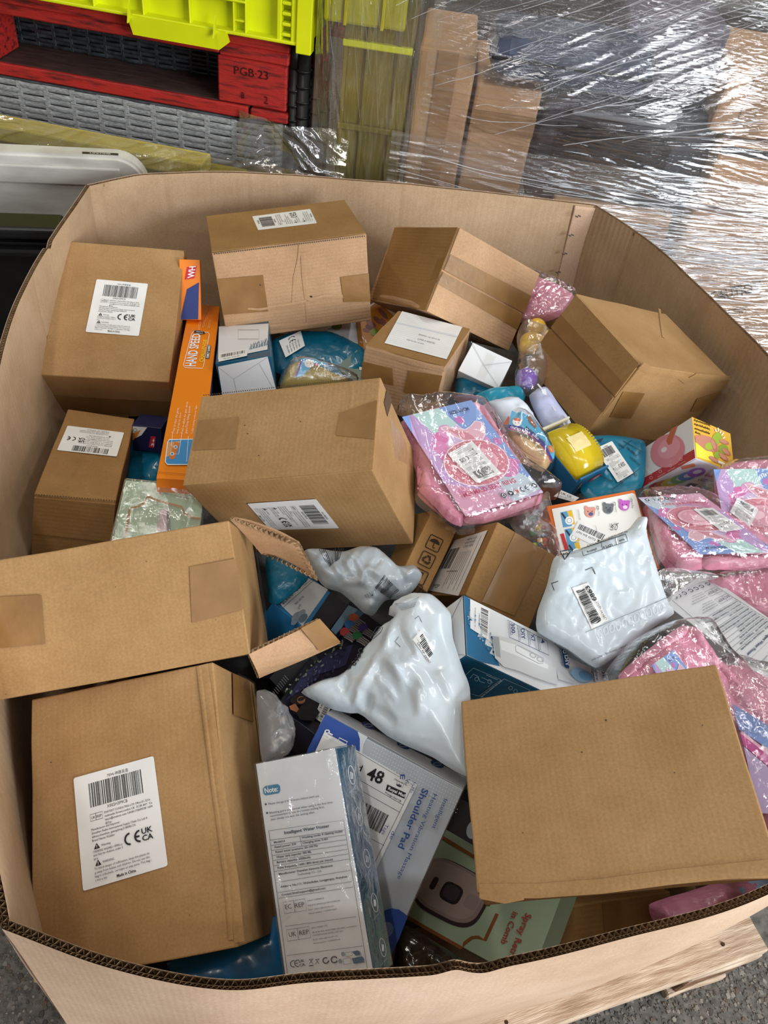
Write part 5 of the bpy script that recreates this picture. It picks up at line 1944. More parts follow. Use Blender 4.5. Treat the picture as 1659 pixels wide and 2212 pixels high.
    for s, p0, p1, h, bo in (('Please charge it for 4 hours before inital use', (143, 893), (520, 832), 15, False),
                             ('Bleeding gums are normal when using it the first time,', (152, 960), (625, 878), 15, False),
                             ('recommended to use the lowest setting first,', (156, 984), (560, 914), 15, False),
                             ('then slowly increase the setting after.', (160, 1009), (490, 953), 15, False),
                             ('Intelligent Water Flosser', (262, 1112), (598, 1058), 23, True),
                             ('Model:L6', (185, 1180), (268, 1166), 15, True), ('Working mode: 4 cleaning modes', (392, 1145), (695, 1095), 15, True),
                             ('Rated power: 5W', (190, 1215), (352, 1190), 15, True), ('Charging time: 3-4H', (398, 1183), (585, 1153), 15, True),
                             ('Rated water pressure: 20-140 PSI', (197, 1252), (510, 1203), 15, True), ('Water tank capacity: 300 ML', (202, 1290), (465, 1248), 15, True),
                             ('Battery capacity: 2000mAh', (207, 1328), (460, 1288), 15, True), ('Pulse frequency: 1600-1800 times per minute', (213, 1370), (627, 1304), 15, True),
                             ('Manufacturer: Shenzhen kensonic Electronic', (222, 1415), (625, 1350), 15, True), ('Technology Co., Ltd.', (362, 1420), (540, 1390), 15, False),
                             ('Address: No.111, Wuhedadao, Longgangqu, Shenzhen', (235, 1510), (732, 1432), 15, True), ('Contact Email:support@giraod.com', (243, 1570), (570, 1518), 15, True),
                             ('JUN E-COMMERCE', (435, 1612), (558, 1592), 11, False), ('8 RUE D ARMAILLE,75017,PARIS,FR', (440, 1648), (678, 1610), 11, False),
                             ('Email : jdlyx11@outlook.com', (443, 1678), (632, 1648), 10, False), ('Phone number: +33769776607', (447, 1706), (655, 1672), 10, False),
                             ('ARTU MELRY LTD', (465, 1815), (585, 1795), 11, False), ('GB, BT48 7NZ, NORTHERN IRELAND, Londonderry,', (470, 1848), (805, 1796), 11, False),
                             ('17ANORTHLAND ROAD, UNIT B16', (473, 1870), (700, 1835), 11, False), ('Email: clsdase@outlook.com', (478, 1900), (662, 1870), 10, False), ('Phone number: +13792977146', (483, 1928), (680, 1896), 10, False),
                             ('LRWH-2024', (345, 2170), (478, 2150), 15, False)):
        T(s, p0, p1, h, bo)
    LN((148, 1085), (705, 1005), (890, 2160))
    LN((148, 1085), (290, 2170))
    for a, c in (((158, 1155), (712, 1078)), ((166, 1195), (718, 1115)), ((171, 1232), (724, 1150)), ((176, 1270), (730, 1188)), ((181, 1306), (736, 1222)), ((187, 1346), (741, 1256)), ((192, 1388), (748, 1294)),
                 ((205, 1470), (760, 1378)), ((215, 1545), (770, 1462)), ((222, 1587), (776, 1503)), ((270, 1795), (800, 1722)), ((285, 2012), (850, 1940))):
        LN(a, c)
    LN((380, 1122), (395, 1198))
    for q, t1, p0, p1, t2, p2, p3 in (([(255, 1615), (420, 1590), (432, 1675), (265, 1700)], 'EC', (274, 1668), (322, 1660), 'REP', (347, 1657), (418, 1645)),
                                      ([(280, 1820), (450, 1795), (462, 1878), (290, 1905)], 'UK', (303, 1872), (355, 1863), 'REP', (380, 1860), (452, 1848))):
        pr.line([C1(*p) for p in q], 0.8, K, True)
        m0 = ((q[0][0] * 0.52 + q[1][0] * 0.48), (q[0][1] * 0.52 + q[1][1] * 0.48))
        m1 = ((q[3][0] * 0.52 + q[2][0] * 0.48), (q[3][1] * 0.52 + q[2][1] * 0.48))
        LN(m0, m1)
        T(t1, p0, p1, 34)
        T(t2, p2, p3, 34)
    for x, y, r in ((336, 2072, 24),):
        pr.arc(*C1(x, y), r / 3.456, 70, 290, 1.8, K)
        pr.arc(*C1(x + 32, y - 4), r / 3.456, 70, 290, 1.8, K)
        LN((x + 12, y - 3), (x + 34, y - 6), w=1.6)
    T('UK', (377, 2063), (418, 2057), 20, True)
    T('CA', (380, 2092), (424, 2086), 20, True)
    for x in (452, 498):
        LN((x, 2036), (x + 28, 2070), w=1.0)
        LN((x + 28, 2032), (x + 2, 2074), w=1.0)
        LN((x + 2, 2040), (x + 30, 2036), w=1.0)
    LN((452, 2086), (484, 2082), w=2)
    pr.arc(*C1(577, 2046), 6, 0, 300, 2.6, K)
    pr.arc(*C1(640, 2040), 6.5, 20, 330, 2.8, K)
    pr.ell(*C1(684, 2050), 4, 5, '8a96a4')
    pr.ell(*C1(705, 1998), 4, 5, '8a96a4')
    pr.line([C1(*p) for p in ((712, 2075), (705, 2035), (760, 2022), (768, 2066))], 0.8, K, True)
    pr.poly([C1(*p) for p in ((770, 2030), (845, 2014), (862, 2030), (862, 2060), (785, 2070))], '3c6484')
    pr.poly([C1(*p) for p in ((770, 1980), (812, 1970), (832, 1980), (834, 2005), (800, 2010))], '3c6484')
    pr.line([C1(*p) for p in ((728, 2018), (722, 1988), (770, 1980), (776, 2008))], 0.8, K, True)
    pr.build('printed_front', b.root)
    pr = b.pr('x+', 0.0010)
    for i, (x, y) in enumerate(((752, 672), (807, 982), (864, 1295), (921, 1625), (980, 1960))):
        c = C1(x, y)
        pts = [(c[0] + 6.4 * math.cos(t) * 1.0 + 3.0 * math.sin(t), c[1] + 20 * math.sin(t)) for t in [k * 0.2094 for k in range(30)]]
        pr.line(pts, 1.1, 'e8eef2', True)
        pr.line([(c[0] - 2, c[1] - 7), (c[0] + 2, c[1] - 3), (c[0] + 2, c[1] + 8), (c[0] - 1, c[1] + 8)], 1.6, 'e8eef2', True)
        if i > 2:
            pr.ell(c[0] + 0.5, c[1], 2.2, 7, 'e8eef2')
        ltext(pr, ('Waterproof', 'Cleaning', 'DIY mode', 'Pulse clean', 'Low noise')[i], (c[0] - 4, c[1] + 40), (c[0] + 9, c[1] + 24), 2.6, 'c4d4de')
    pr.build('printed_side', b.root)
    shrink(b)
    # ---- shoulder pad box
    b = Carton('B17', 'massager_box', 'silver and blue massage pad box under the postal label and big mailer', mat=CARD_GREY, bevel=0.0008, dent=0.0004)
    b.plate('top_print', [(713, 1532), (1009, 1681), (1003, 1708), (706, 1542)], 'y+', CARD_WHITE, 0.0008)
    pr = b.pr('y+', 0.0012)
    for x, y in ((880, 308), (1142, 458), (1395, 598)):
        c = C1(x, y)
        pr.ell(c[0], c[1], 15, 6.2, '2c4c7c', 24)
        pr.arc(c[0], c[1], 9, 0, 360, 1.2, 'c8d0d8', 3)
    pr.build('printed_top', b.root)
    pr = b.pr('z+', 0.0008)
    Q = lambda *ps: [C1(*p) for p in ps]
    pr.poly(Q((566, 214), (806, 345), (822, 400), (822, 470), (800, 560), (700, 760), (380, 640), (436, 470)), '3556a4')
    pr.poly(Q((806, 345), (880, 385), (850, 440), (838, 520), (820, 560), (822, 470), (822, 400)), 'dfe3e8')
    for r in range(7):
        for k in range(36):
            x, y = 935 + k * 19.5 - r * 8, 440 + k * 10.6 + r * 21
            if x < 1560 and x > 900:
                pr.ell(*C1(x, y), 1.0, 1.0, 'e8ebee', 0, 6)
    pr.ell(*C1(600, 330), 6, 4.5, W_)
    pr.ell(*C1(600, 330), 3, 2.2, '3556a4')
    pr.line(Q((575, 345), (635, 378)), 4.0, W_)
    pr.line(Q((610, 340), (640, 355)), 3.0, W_)
    pr.line(Q((570, 365), (600, 382)), 3.0, W_)
    pr.line(Q((600, 390), (615, 375)), 3.0, W_)
    ltext(pr, '7 Modes', C1(590, 400), C1(560, 450), 5, 'dfe3e8')
    ltext(pr, 'Massage', C1(570, 395), C1(540, 445), 5, 'dfe3e8')
    pr.line(Q((690, 375), (750, 405), (735, 430), (680, 405)), 2, 'dfe3e8', True)
    BL_ = '2c4a8c'
    ltext(pr, 'Shoulder Pad', C1(1306, 745), C1(1122, 1182), 14, BL_, True)
    ltext(pr, 'Heating Vibration Massage', C1(1386, 785), C1(1116, 1412), 9.2, BL_)
    ltext(pr, 'Intelligent', C1(1464, 822), C1(1372, 1040), 9, BL_)
    ltext(pr, 'In Mo', C1(1236, 700), C1(1210, 780), 7, BL_)
    ltext(pr, 'Vi', C1(1188, 672), C1(1176, 706), 8, BL_)
    ltext(pr, 'E', C1(1140, 645), C1(1140, 680), 10, BL_, True)
    ltext(pr, 'Tage', C1(1030, 1010), C1(1000, 1085), 8, BL_)
    ltext(pr, 'de', C1(1080, 1060), C1(1060, 1120), 8, BL_)
    pr.poly(Q((1000, 1680), (1030, 1645), (1075, 1632), (1130, 1640), (1197, 1690), (1130, 1860), (1070, 1990), (960, 2010), (930, 1800)), '3454a2')
    c = C1(1040, 1790)
    pr.ell(c[0], c[1], 14, 17, '7488bc', 20)
    pr.build('printed_front', b.root)
    pr, plate = b.label([C1(560, 345), C1(1252, 738), C1(945, 1372), C1(260, 985)], 'z+', 150, 130, 'postal_label', off=0.0020, r=1)
    pr.build('lettering', plate) if False else None
    pr = b.pr('z+', 0.0026)
    pr.line(Q((800, 490), (1220, 740), (930, 1330)), 0.9, K)
    pr.line(Q((820, 700), (1150, 890)), 0.9, K)
    pr.line(Q((850, 790), (1125, 945)), 0.9, K)
    pr.line(Q((890, 1130), (1005, 1190)), 0.9, K)
    ltext(pr, 'Tracked', C1(560, 520), C1(832, 640), 14, '1a1a1e')
    ltext(pr, '48', C1(868, 690), C1(985, 735), 27, '1a1a1e', True)
    pr.poly(Q((1030, 735), (1170, 800), (1158, 842), (1018, 778)), '1a1a1e')
    ltext(pr, 'Royal Mail', C1(1034, 772), C1(1158, 830), 6.5, W_, True)
    ltext(pr, 'Delivered By', C1(1083, 700), C1(1175, 745), 3.8, '2a2a2e')
    ltext(pr, 'Postage Paid GB', C1(1012, 800), C1(1130, 868), 4.0, '2a2a2e')
    pr.line(Q((1098, 735), (1105, 708), (1152, 730), (1145, 757)), 0.8, '2a2a2e', True)
    pr.poly(Q((1100, 745), (1098, 728), (1112, 738), (1120, 728), (1124, 742), (1138, 738), (1128, 757)), '2a2a2e')
    pr.build('postal_print', plate)
    o, n = b.face('z+')
    P = [b.P(*C1(x, y), 'z+') for x, y in ((858, 865), (1040, 965), (975, 1100), (800, 1005))]
    p2 = Print(quad_map(P, 100, 60), n, start=0.0026)
    p2.barcode(0, 0, 100, 60, '2a2a2e', 5, 30)
    p2.build('barcode', plate)
    b.plate('clear_tape', Q((1190, 870), (1450, 1000), (1400, 1100), (1130, 1000)), 'z+', TAPE_CLEAR, 0.003, 0.0003)
    # ---- green comb box deep in front
    BOXES['B18'] = dict(BOXES['B18'], c=tuple(c + 0.008 * r[1] for c, r in zip(BOXES['B18']['c'], BOXES['B18']['R'])), d=(BOXES['B18']['d'][0], BOXES['B18']['d'][1] - 0.016, 0.04))
    b = Carton('B18', 'comb_box', 'sage green spray comb box lying deep under the front rim', mat=CARD_GREEN, bevel=0.0008, dent=0.0004)
    pr = b.pr('z+', 0.0008)
    Q2 = lambda *ps: [C2(*p) for p in ps]
    pr.line(Q2((560, 620), (870, 812), (980, 880)), 7.5, COPPER)
    pr.line(Q2((270, 1270), (745, 1540), (770, 1500), (830, 1455), (880, 1450), (935, 1475), (1035, 1260)), 7.5, COPPER)
    ca, sa = math.cos(math.radians(28)), math.sin(math.radians(28))

    def sq(cx, cy, rx, ry, p=3.2):
        out = []
        for k in range(40):
            t = 6.283 * k / 40
            x = rx * abs(math.cos(t)) ** (2 / p) * (1 if math.cos(t) >= 0 else -1)
            y = ry * abs(math.sin(t)) ** (2 / p) * (1 if math.sin(t) >= 0 else -1)
            out.append(C2(cx + x * ca - y * sa, cy + x * sa + y * ca))
        return out
    pr.poly(sq(665, 1090, 300, 235), '3c2e30')
    pr.poly(sq(658, 1072, 290, 215), 'a08c84')
    pr.poly(sq(655, 1068, 262, 190), 'b09c92')
    pr.poly(sq(662, 1092, 88, 82), '2e2628')
    pr.poly(sq(662, 1088, 66, 60), '4a4042')
    pr.poly(sq(522, 1012, 24, 56), '40302e')
    pr.ell(*C2(555, 1028), 1, 1, 'b04030')
    pr.poly(sq(825, 1165, 55, 60), 'a3908a')
    RD = 'b04438'
    ltext(pr, 'Spray Retrac', C2(1270, 1252), C2(1105, 1660), 14, RD, True)
    ltext(pr, 'in Comb', C2(1165, 1240), C2(1062, 1500), 13, RD, True)
    pr.build('printed_front', b.root)
    # ---- tracked parcel box
    b = Carton('B20', 'flosser_box', 'blue and white box with a postal label, in the gap beside the open carton', mat=varied('sky_blue_card', (36, 120, 176), (60, 146, 200), 0.35, 6), bevel=0.0008, dent=0.0004)
    b.plate('postal_label', [C4(*p) for p in ((150, 835), (372, 625), (560, 730), (330, 1050))], 'z+', CARD_WHITE, 0.0010)
    b.plate('dark_print', [C4(*p) for p in ((420, 985), (590, 740), (725, 855), (560, 1110))], 'z+', ink('2b2b33'), 0.0014)
    pr = b.pr('z+', 0.0016)
    ltext(pr, 'Tracked', C4(152, 895), C4(272, 782), 9.5, '24242a')
    ltext(pr, '48', C4(290, 762), C4(340, 712), 14, '24242a', True)
    ltext(pr, 'Royal Ma', C4(345, 695), C4(428, 622), 7, '24242a')
    ltext(pr, 'Postage On Account', C4(360, 705), C4(440, 645), 2.6, '44444a')
    ltext(pr, 'A2281 CJA 77A', C4(290, 860), C4(360, 795), 3.0, '55555a')
    pr.line([C4(*p) for p in ((160, 910), (450, 650))], 0.7, '44444a')
    for k, (x, y, r, c) in enumerate(((300, 960, 14, '8a98a4'), (340, 930, 10, '9aa8b0'), (350, 970, 12, '6c8296'), (280, 1000, 9, '7c90a0'))):
        pr.ell(*C4(x, y), r, r * 0.6, c, -45)
    ltext(pr, 'OB TGQ', C4(320, 900), C4(335, 860), 4, '55555a')
    pr.build('lettering', b.root)
    # ---- dark lamp box with jellyfish
    b = Carton('B21', 'lamp_box', 'long dark box printed with five coloured jellyfish, beneath the open carton flap', mat=CARD_DARK, depth=0.035, bevel=0.0008, dent=0.0004)
    pr = b.pr('z+', 0.0008)
    Q4 = lambda *ps: [C4(*p) for p in ps]
    pr.poly(Q4((725, 860), (800, 895), (700, 1010), (620, 1100), (580, 1060)), '8fb4cc')
    pr.poly(Q4((800, 895), (850, 925), (700, 1080), (640, 1120), (700, 1010)), '5c7c94')
    pr.poly(Q4((560, 1250), (760, 1180), (700, 1350), (500, 1420), (330, 1560), (210, 1640), (350, 1430)), '34365a')
    rnd = random.Random(11)
    for k in range(90):
        t, w_ = rnd.random(), rnd.random()
        x, y = 700 - 480 * t + 60 * (w_ - 0.5), 1200 + 430 * t + 150 * (w_ - 0.5)
        pr.ell(*C4(x, y), rnd.uniform(1.5, 5), rnd.uniform(1, 2.6), rnd.choice(('4a4c78', '5c5a8c', '3a3c60', '2c2a4a') if w_ > 0.45 else ('7c8a76', '8c9a84', '5e6c5c', '4a5648')), -60 + rnd.uniform(-30, 30), 9)
    for x, y, c in ((755, 980, 'd8693c'), (718, 1035, '3c78c0'), (678, 1098, 'd0484a'), (828, 1066, '4c3a8c'), (780, 1132, '2f7c48')):
        cx, cy = C4(x, y)
        for k in range(8):
            s = -7 + 2.0 * k
            pr.line([(cx + 3 + s * 0.75, cy + 5 - s * 0.85), (cx + 12 + s * 0.6, cy + 10 - s * 0.8 + (k % 2)), (cx + 22 + s * 0.7 - (k % 3), cy + 17 - s * 0.8)], 0.7, 'd0c8c4')
        pr.poly([(cx + 10.5 * math.cos(math.radians(a)), cy + 9.5 * math.sin(math.radians(a))) for a in range(100, 381, 14)] + [(cx + 4, cy + 3)], c)
    # seated figure in dark clothes, head in profile
    pr.poly(Q4((330, 1700), (420, 1690), (470, 1760), (420, 1830), (310, 1820), (270, 1760)), '17181c')
    pr.ell(*C4(285, 1655), 15, 11, '15130f', -20)
    pr.ell(*C4(318, 1660), 9, 8, '8a5a3c', -20)
    pr.ell(*C4(318, 1652), 8, 4, '1a1612', -20)
    pr.poly(Q4((220, 1710), (270, 1690), (300, 1735), (280, 1760), (230, 1740)), '9a6040')
    pr.build('printed_front', b.root)
    b2 = Carton('pB', 'black_box', 'matt black box with rows of white dots, beneath the long dark lamp box', mat=ink('191a1d', 0.5), bevel=0.0008, dent=0.0003,
                data=slab_data([(604, 1446), (664, 1392), (684, 1420), (592, 1522)], (0.655, 0.665, 0.65, 0.64), 0.03))
    p2 = b2.pr('z+', 0.001)
    for r in range(5):
        for k in range(9):
            x, y = 110 + k * 12 + r * 6, 1560 - k * 16 + r * 8
            p2.ell(*C4(x, y), 1.0, 1.0, 'b4b4b8', 0, 6)
    p2.build('dot_print', b2.root)['kind'] = 'stuff'
    pr, plate = b.label([C1(470, 250), C1(520, 130), C1(600, 165), C1(545, 300)], 'z+', 40, 40, 'sticker', off=0.002, r=1)
    pr.text('36', 24, 12, 7, '222228', w=11)
    pr.barcode(4, 18, 36, 34, '222228', 4, 14)
    pr.build('lettering', plate)
    # ---- squish toy box
    b = Carton('B23', 'toy_box', 'toy box with a hand squeezing a green ball on its yellow side', mat=CARD_WHITE, bevel=0.0008, dent=0.0004)
    Q3 = lambda *ps: [C3(*p) for p in ps]
    b.plate('side_board', [(1493, 900), (1577, 937), (1586, 1022), (1503, 989)], 'z+', ink((226, 176, 66), 0.35), 0.0006)
    b.plate('base_board', [(1503, 991), (1586, 1024), (1480, 1084), (1389, 1055)], 'y-', ink((226, 226, 234), 0.35), 0.0006)
    pr = b.pr('x-', 0.0008)
    pr.poly(Q3((1143, 458), (1150, 520), (777, 724), (775, 668)), 'b8383e')
    pr.ell(*C3(955, 470), 39, 34, 'd88a98', -38)
    pr.ell(*C3(965, 450), 27, 20, 'e09cac', -40)
    pr.ell(*C3(930, 462), 7, 5, 'e8e0e0', -38)
    pr.poly(Q3((978, 318), (1025, 290), (1000, 360), (985, 420), (960, 430), (945, 400)), 'c06a50')
    for k in range(3):
        pr.line(Q3((800 + k * 10, 590 + k * 8), (815 + k * 14, 640)), 0.8, 'f6f6f6')
    for k, (x, y) in enumerate(((840, 660), (905, 615), (975, 575), (1050, 530))):
        pr.arc(*C3(x, y), 3, 0, 360, 0.7, 'f0d8d8')
        ltext(pr, ('Stretch', 'Squeeze Soft', 'Super Stretch', 'Premium Stuck')[k], C3(x - 15, y + 42), C3(x + 36, y + 14), 2.2, 'f0d8d8')
    pr.build('printed_side', b.root)
    pr = b.pr('z+', 0.0010)
    pr.poly(Q3((1145, 400), (1260, 480), (1300, 560), (1150, 512)), 'f0e04c')
    for s, p0, p1 in (('Squeezable,', (1132, 258), (1250, 298)), ('squishable,', (1134, 286), (1248, 326)), ('smushable', (1137, 318), (1245, 356)), ('fun.', (1140, 346), (1182, 360))):
        ltext(pr, s, C3(*p0), C3(*p1), 4.6, '3a2c14', True)
    pr.poly(Q3((1140, 365), (1200, 360), (1250, 375), (1300, 420), (1310, 470), (1270, 480), (1220, 470), (1145, 410)), 'c4846c')
    pr.ell(*C3(1295, 385), 10, 14, '9cb43c', 20)
    pr.ell(*C3(1240, 440), 9, 8, 'a4ba3c')
    pr.ell(*C3(1340, 460), 11, 10, '8ca434', 30)
    pr.ell(*C3(1300, 500), 9, 7, '98ae3a')
    for x, y, rx, ry, a in ((1275, 430, 14, 5.5, 70), (1345, 410, 11, 4.5, 20), (1360, 480, 12, 5, 40), (1340, 515, 13, 5, 40), (1275, 535, 13, 4.6, 30)):
        pr.ell(*C3(x, y), rx, ry, 'b8745e', a)
        pr.ell(*C3(x - 6, y - 4), rx * 0.8, ry * 0.7, 'c88c72', a)
    for a in ((1280, 320, 1290, 340), (1300, 310, 1305, 335), (1320, 330, 1316, 350), (1340, 345, 1325, 365), (1350, 375, 1335, 385)):
        pr.line([C3(a[0], a[1]), C3(a[2], a[3])], 2.2, 'f8f4e8')
    pr.poly(Q3((1300, 540), (1420, 590), (1424, 608), (1304, 560)), 'f0e8d4')
    ltext(pr, 'Squeezable Jelly Stuck', C3(1308, 560), C3(1416, 602), 2.6, '3a2c14')
    pr.build('printed_front', b.root)
    pr = b.pr('y-', 0.0010)
    pr.poly(Q3((1300, 590), (1420, 635), (1330, 690), (1210, 640)), 'c88a30')
    for x, y, c in ((885, 715, 'c06070'), (930, 700, 'd88858'), (975, 686, 'd8cc64'), (1035, 664, '88c090'), (1090, 642, '6c98d0'), (1155, 615, 'a070c8')):
        pr.ell(*C3(x, y), 20, 9, c, -12)
        pr.ell(*C3(x + 6, y - 4), 10, 4, 'd8d8e4', -12)
    pr.poly(Q3((1050, 575), (1140, 552), (1146, 572), (1056, 594)), 'd87858')
    pr.build('printed_base', b.root)
    pr, plate = b.label([C3(1195, 635), C3(1340, 668), C3(1200, 762), C3(985, 735)], 'y-', 60, 50, off=0.0016, r=1)
    pr.barcode(6, 24, 26, 46, '202024', 8, 16)
    pr.ce(10, 8, 6)
    pr.ukca(20, 6, 9)
    for k in range(7):
        pr.text('Brand manufacturer importer', 32, 10 + k * 5, 2.2, '303036', w=24)
    pr.build('lettering', plate)
    # ---- orange bordered toy box
    b = Carton('B24', 'toy_box', 'flat orange-bordered white toy box with little animal pictures beneath the square mailer', mat=ink('d86a1c', 0.35), bevel=0.0012, dent=0.0004)
    pr = b.pr('z+', 0.001)
    def rr(ps, r):
        return ps
    pr.poly(Q3((135, 880), (700, 768), (718, 775), (730, 800), (858, 1265), (845, 1285), (810, 1290), (230, 1400), (200, 1180)), 'ecebe4')
    pr.build('white_panel', b.root)
    pr = b.pr('z+', 0.0014)
    for dx, dy in ((0, 0), (30, 120), (50, 225)):
        pr.poly([C3(x + dx, y + dy) for x, y in ((195, 905), (270, 890), (275, 1000), (215, 1010))], '5a9cc8')
        pr.poly([C3(x + dx, y + dy) for x, y in ((240, 896), (275, 888), (300, 985), (275, 990))], 'e8b838')
        pr.line([C3(x + dx, y + dy) for x, y in ((205, 910), (240, 960))], 4, '26282e')
        pr.ell(*C3(258 + dx, 962 + dy), 9, 9, W_)
        pr.arc(*C3(258 + dx, 962 + dy), 5, 0, 360, 0.8, '4a6a8a')
    pr.line(Q3((205, 1055), (240, 1170)), 8, 'c82c2c')
    for x, y, c, c2 in ((402, 905, 'd89484', '4c5c84'), (530, 880, '6c7074', '50545a'), (643, 858, 'c45cc0', 'e8d4e4')):
        for s in (-1, 1):
            pr.ell(*C3(x + s * 26, y - 26 + s * 4), 4, 5, c)
        pr.ell(*C3(x, y), 11, 11, c)
        pr.ell(*C3(x + 6, y + 12), 5, 4, c2)
        for s in (-1, 1):
            pr.ell(*C3(x + s * 14, y - 6), 1.2, 1.4, '1c1c20', 0, 8)
    for x, y in ((455, 872), (573, 845), (690, 822), (803, 1175), (775, 1060)):
        pr.frame(C3(x, y)[0] - 2.5, C3(x, y)[1] - 2.5, C3(x, y)[0] + 2.5, C3(x, y)[1] + 2.5, 0.7, '40403c')
    for k, s in enumerate(('JOJO DOLL DUO', 'Toy Bear', 'Cosmo Astro', 'Pig Jumper', 'Elephant')):
        x, y = ((335, 960), (470, 930), (590, 905), (705, 875), (815, 1230))[k]
        ltext(pr, s, C3(x, y), C3(x - 12, y - 75), 3.4, '40403c')
    ltext(pr, 'UK', C3(560, 1035), C3(572, 985), 6, '5a5a56', True)
    ltext(pr, 'CA', C3(588, 1035), C3(602, 980), 6, '5a5a56', True)
    pr.line(Q3((440, 1000), (470, 1120)), 0.8, '80807a')
    pr.build('printed_front', b.root)
    pr, plate = b.label([C3(318, 968), C3(535, 1060), C3(470, 1160), C3(270, 1060)], 'z+', 70, 36, 'sticker', off=0.002, r=1.5)
    pr.barcode(6, 4, 64, 17, '1c1c20', 14, 30)
    pr.text('LPN WE 43773', 8, 26, 5, '1c1c20', w=44)
    pr.poly([(56, 20), (66, 20), (61, 32)], '1c1c20')
    pr.build('lettering', plate)
    # ---- small white box
    b = Carton('B27', 'white_box', 'small plain white box beside the paper-topped carton', mat=CARD_WHITE, bevel=0.001, dent=0.0008, data=slab_data([(1016, 734), (1106, 782), (1077, 837), (995, 806)], (0.775, 0.765, 0.735, 0.745), 0.05))
    pr = b.pr('z+', 0.0012)
    pr.line([(1018, 738), (1046, 790), (1076, 835)], 0.9, 'b8bcc0')
    pr.line([(1046, 790), (1105, 783)], 0.9, 'b8bcc0')
    pr.build('fold_lines', b.root)
    b.plate('clear_tape', [(1052, 762), (1072, 772), (1046, 822), (1028, 815)], 'z+', TAPE_CLEAR, 0.0018, 0.0003)
    # ---- green comb box on the near side, wrapped in film
    b = Carton('gC', 'comb_box', 'pale green film-wrapped massage comb box between the small and the open carton', mat=CARD_GREEN, bevel=0.0008, dent=0.002,
               data=slab_data([C8(690, 500), C8(1000, 640), C8(1180, 900), C8(600, 950)], (0.775, 0.76, 0.735, 0.735), 0.03))
    pr = b.pr('z+', 0.003)
    Q8 = lambda *ps: [C8(*p) for p in ps]
    pr.line(Q8((685, 850), (705, 705), (750, 695), (790, 670), (800, 640), (880, 670), (985, 695), (1000, 730), (1050, 755), (1090, 760)), 5, ink((176, 128, 62), 0.3))
    pr.poly(Q8((850, 830), (865, 720), (890, 700), (915, 715), (922, 830)), 'c8b0b0')
    pr.poly(Q8((905, 715), (918, 725), (925, 830), (905, 830)), '7c706c')
    ltext(pr, 'Spray Massage Comb', C8(860, 622), C8(745, 566), 4.0, '3c5040')
    ltext(pr, 'comb teeth do not tangle', C8(1020, 648), C8(890, 618), 3.6, '3c5040')
    pr.ell(*C8(870, 622), 2, 2, 'b04438')
    pr.build('printed_front', b.root)
    bm = box_bm((-b.d.x / 2 - 0.002, -b.d.y / 2 - 0.002, -0.001), (b.d.x / 2 + 0.002, b.d.y / 2 + 0.002, b.d.z + 0.005), 0.003, 2, 14, 0.003, 3)
    bm_obj('film_wrap', bm, BAG_THICK, b.root, True)
    # ---- navy toy box in the gap
    b = Carton('nB', 'toy_box', 'small navy toy box marked 3+ in the dark gap behind the narrow carton', mat=ink('1a2148', 0.35), bevel=0.0008, dent=0.0003,
               data=slab_data([C8(722, 250), C8(885, 262), C8(870, 400), C8(715, 375)], (0.665, 0.665, 0.625, 0.625), 0.05))
    pr = b.pr('z+', 0.001)
    pr.poly(Q8((722, 252), (800, 258), (770, 300), (720, 325)), 'e4e4e0')
    pr.poly(Q8((722, 290), (765, 272), (745, 310), (720, 330)), 'd8862c')
    pr.arc(*C8(735, 272), 3.4, 0, 360, 1, '30343c')
    pr.poly(Q8((820, 305), (848, 308), (838, 370), (808, 366)), 'b8243c')
    ltext(pr, '3+', C8(836, 362), C8(844, 320), 6, W_, True)
    pr.build('printed_front', b.root)
    # ---- second squish toy box behind
    b = Carton('sB', 'toy_box', 'orange toy box showing a hand, half under the wide back-wall carton', mat=CARD_WHITE, bevel=0.0008, dent=0.0004,
               data=slab_data([(690, 720), (815, 650), (872, 700), (760, 770)], (0.672, 0.685, 0.668, 0.652), 0.06))
    b.plate('side_board', [(768, 690), (815, 651), (871, 700), (775, 758)], 'z+', ink((196, 128, 44), 0.35), 0.0008)
    pr = b.pr('z+', 0.001)
    pr.ell(*C9(1100, 850), 9, 7, '6c3c3c', 20)
    for x, y, rx, ry, a in ((1180, 770, 16, 5, 50), (1150, 810, 13, 5, 40), (1110, 830, 12, 5, 30), (1080, 870, 8, 4, 20), (1190, 830, 14, 5, 60)):
        pr.ell(*C9(x, y), rx, ry, '8a5850', a)
    pr.ell(*C9(1130, 880), 9, 8, '7c9030')
    pr.ell(*C9(905, 845), 11, 8, '8aa23a')
    for a in ((1055, 905, 1065, 925), (1075, 925, 1080, 945), (1045, 935, 1055, 945)):
        pr.line([C9(a[0], a[1]), C9(a[2], a[3])], 2.2, 'f8f4e8')
    pr.build('printed_front', b.root)
    # ---- grey green box corner
    b = Carton('eB', 'comb_box', 'grey green comb box corner peeping out behind the paper-topped carton', mat=varied('grey_green_card', (120, 142, 132), (140, 160, 150), 0.4, 6), bevel=0.0008, dent=0.0004,
               data=slab_data([(733, 790), (786, 748), (800, 800), (765, 830)], (0.675, 0.68, 0.665, 0.66), 0.04))
    b.plate('sticker', [(775, 783), (786, 772), (790, 800), (776, 800)], 'z+', WHITE, 0.001)
    # ---- flosser box on the far right
    a_, b_, a2, b2 = (1527, 1249), (1428, 1284), (1770, 1402), (1690, 1512)
    b = Carton('rF', 'flosser_box', 'white water flosser box lying upside down by the bin wall below the pink bags', mat=CARD_WHITE, bevel=0.0008, dent=0.0004,
               data=slab_data([a2, b2, b_, a_], (0.76, 0.75, 0.725, 0.735), 0.05))
    P = [b.P(*p, 'z+') for p in (a2, b2, b_, a_)]
    pr = Print(quad_map(P, 85, 210), b.face('z+')[1], start=0.001)
    pr.frame(5, 62, 80, 204, 0.5, K)
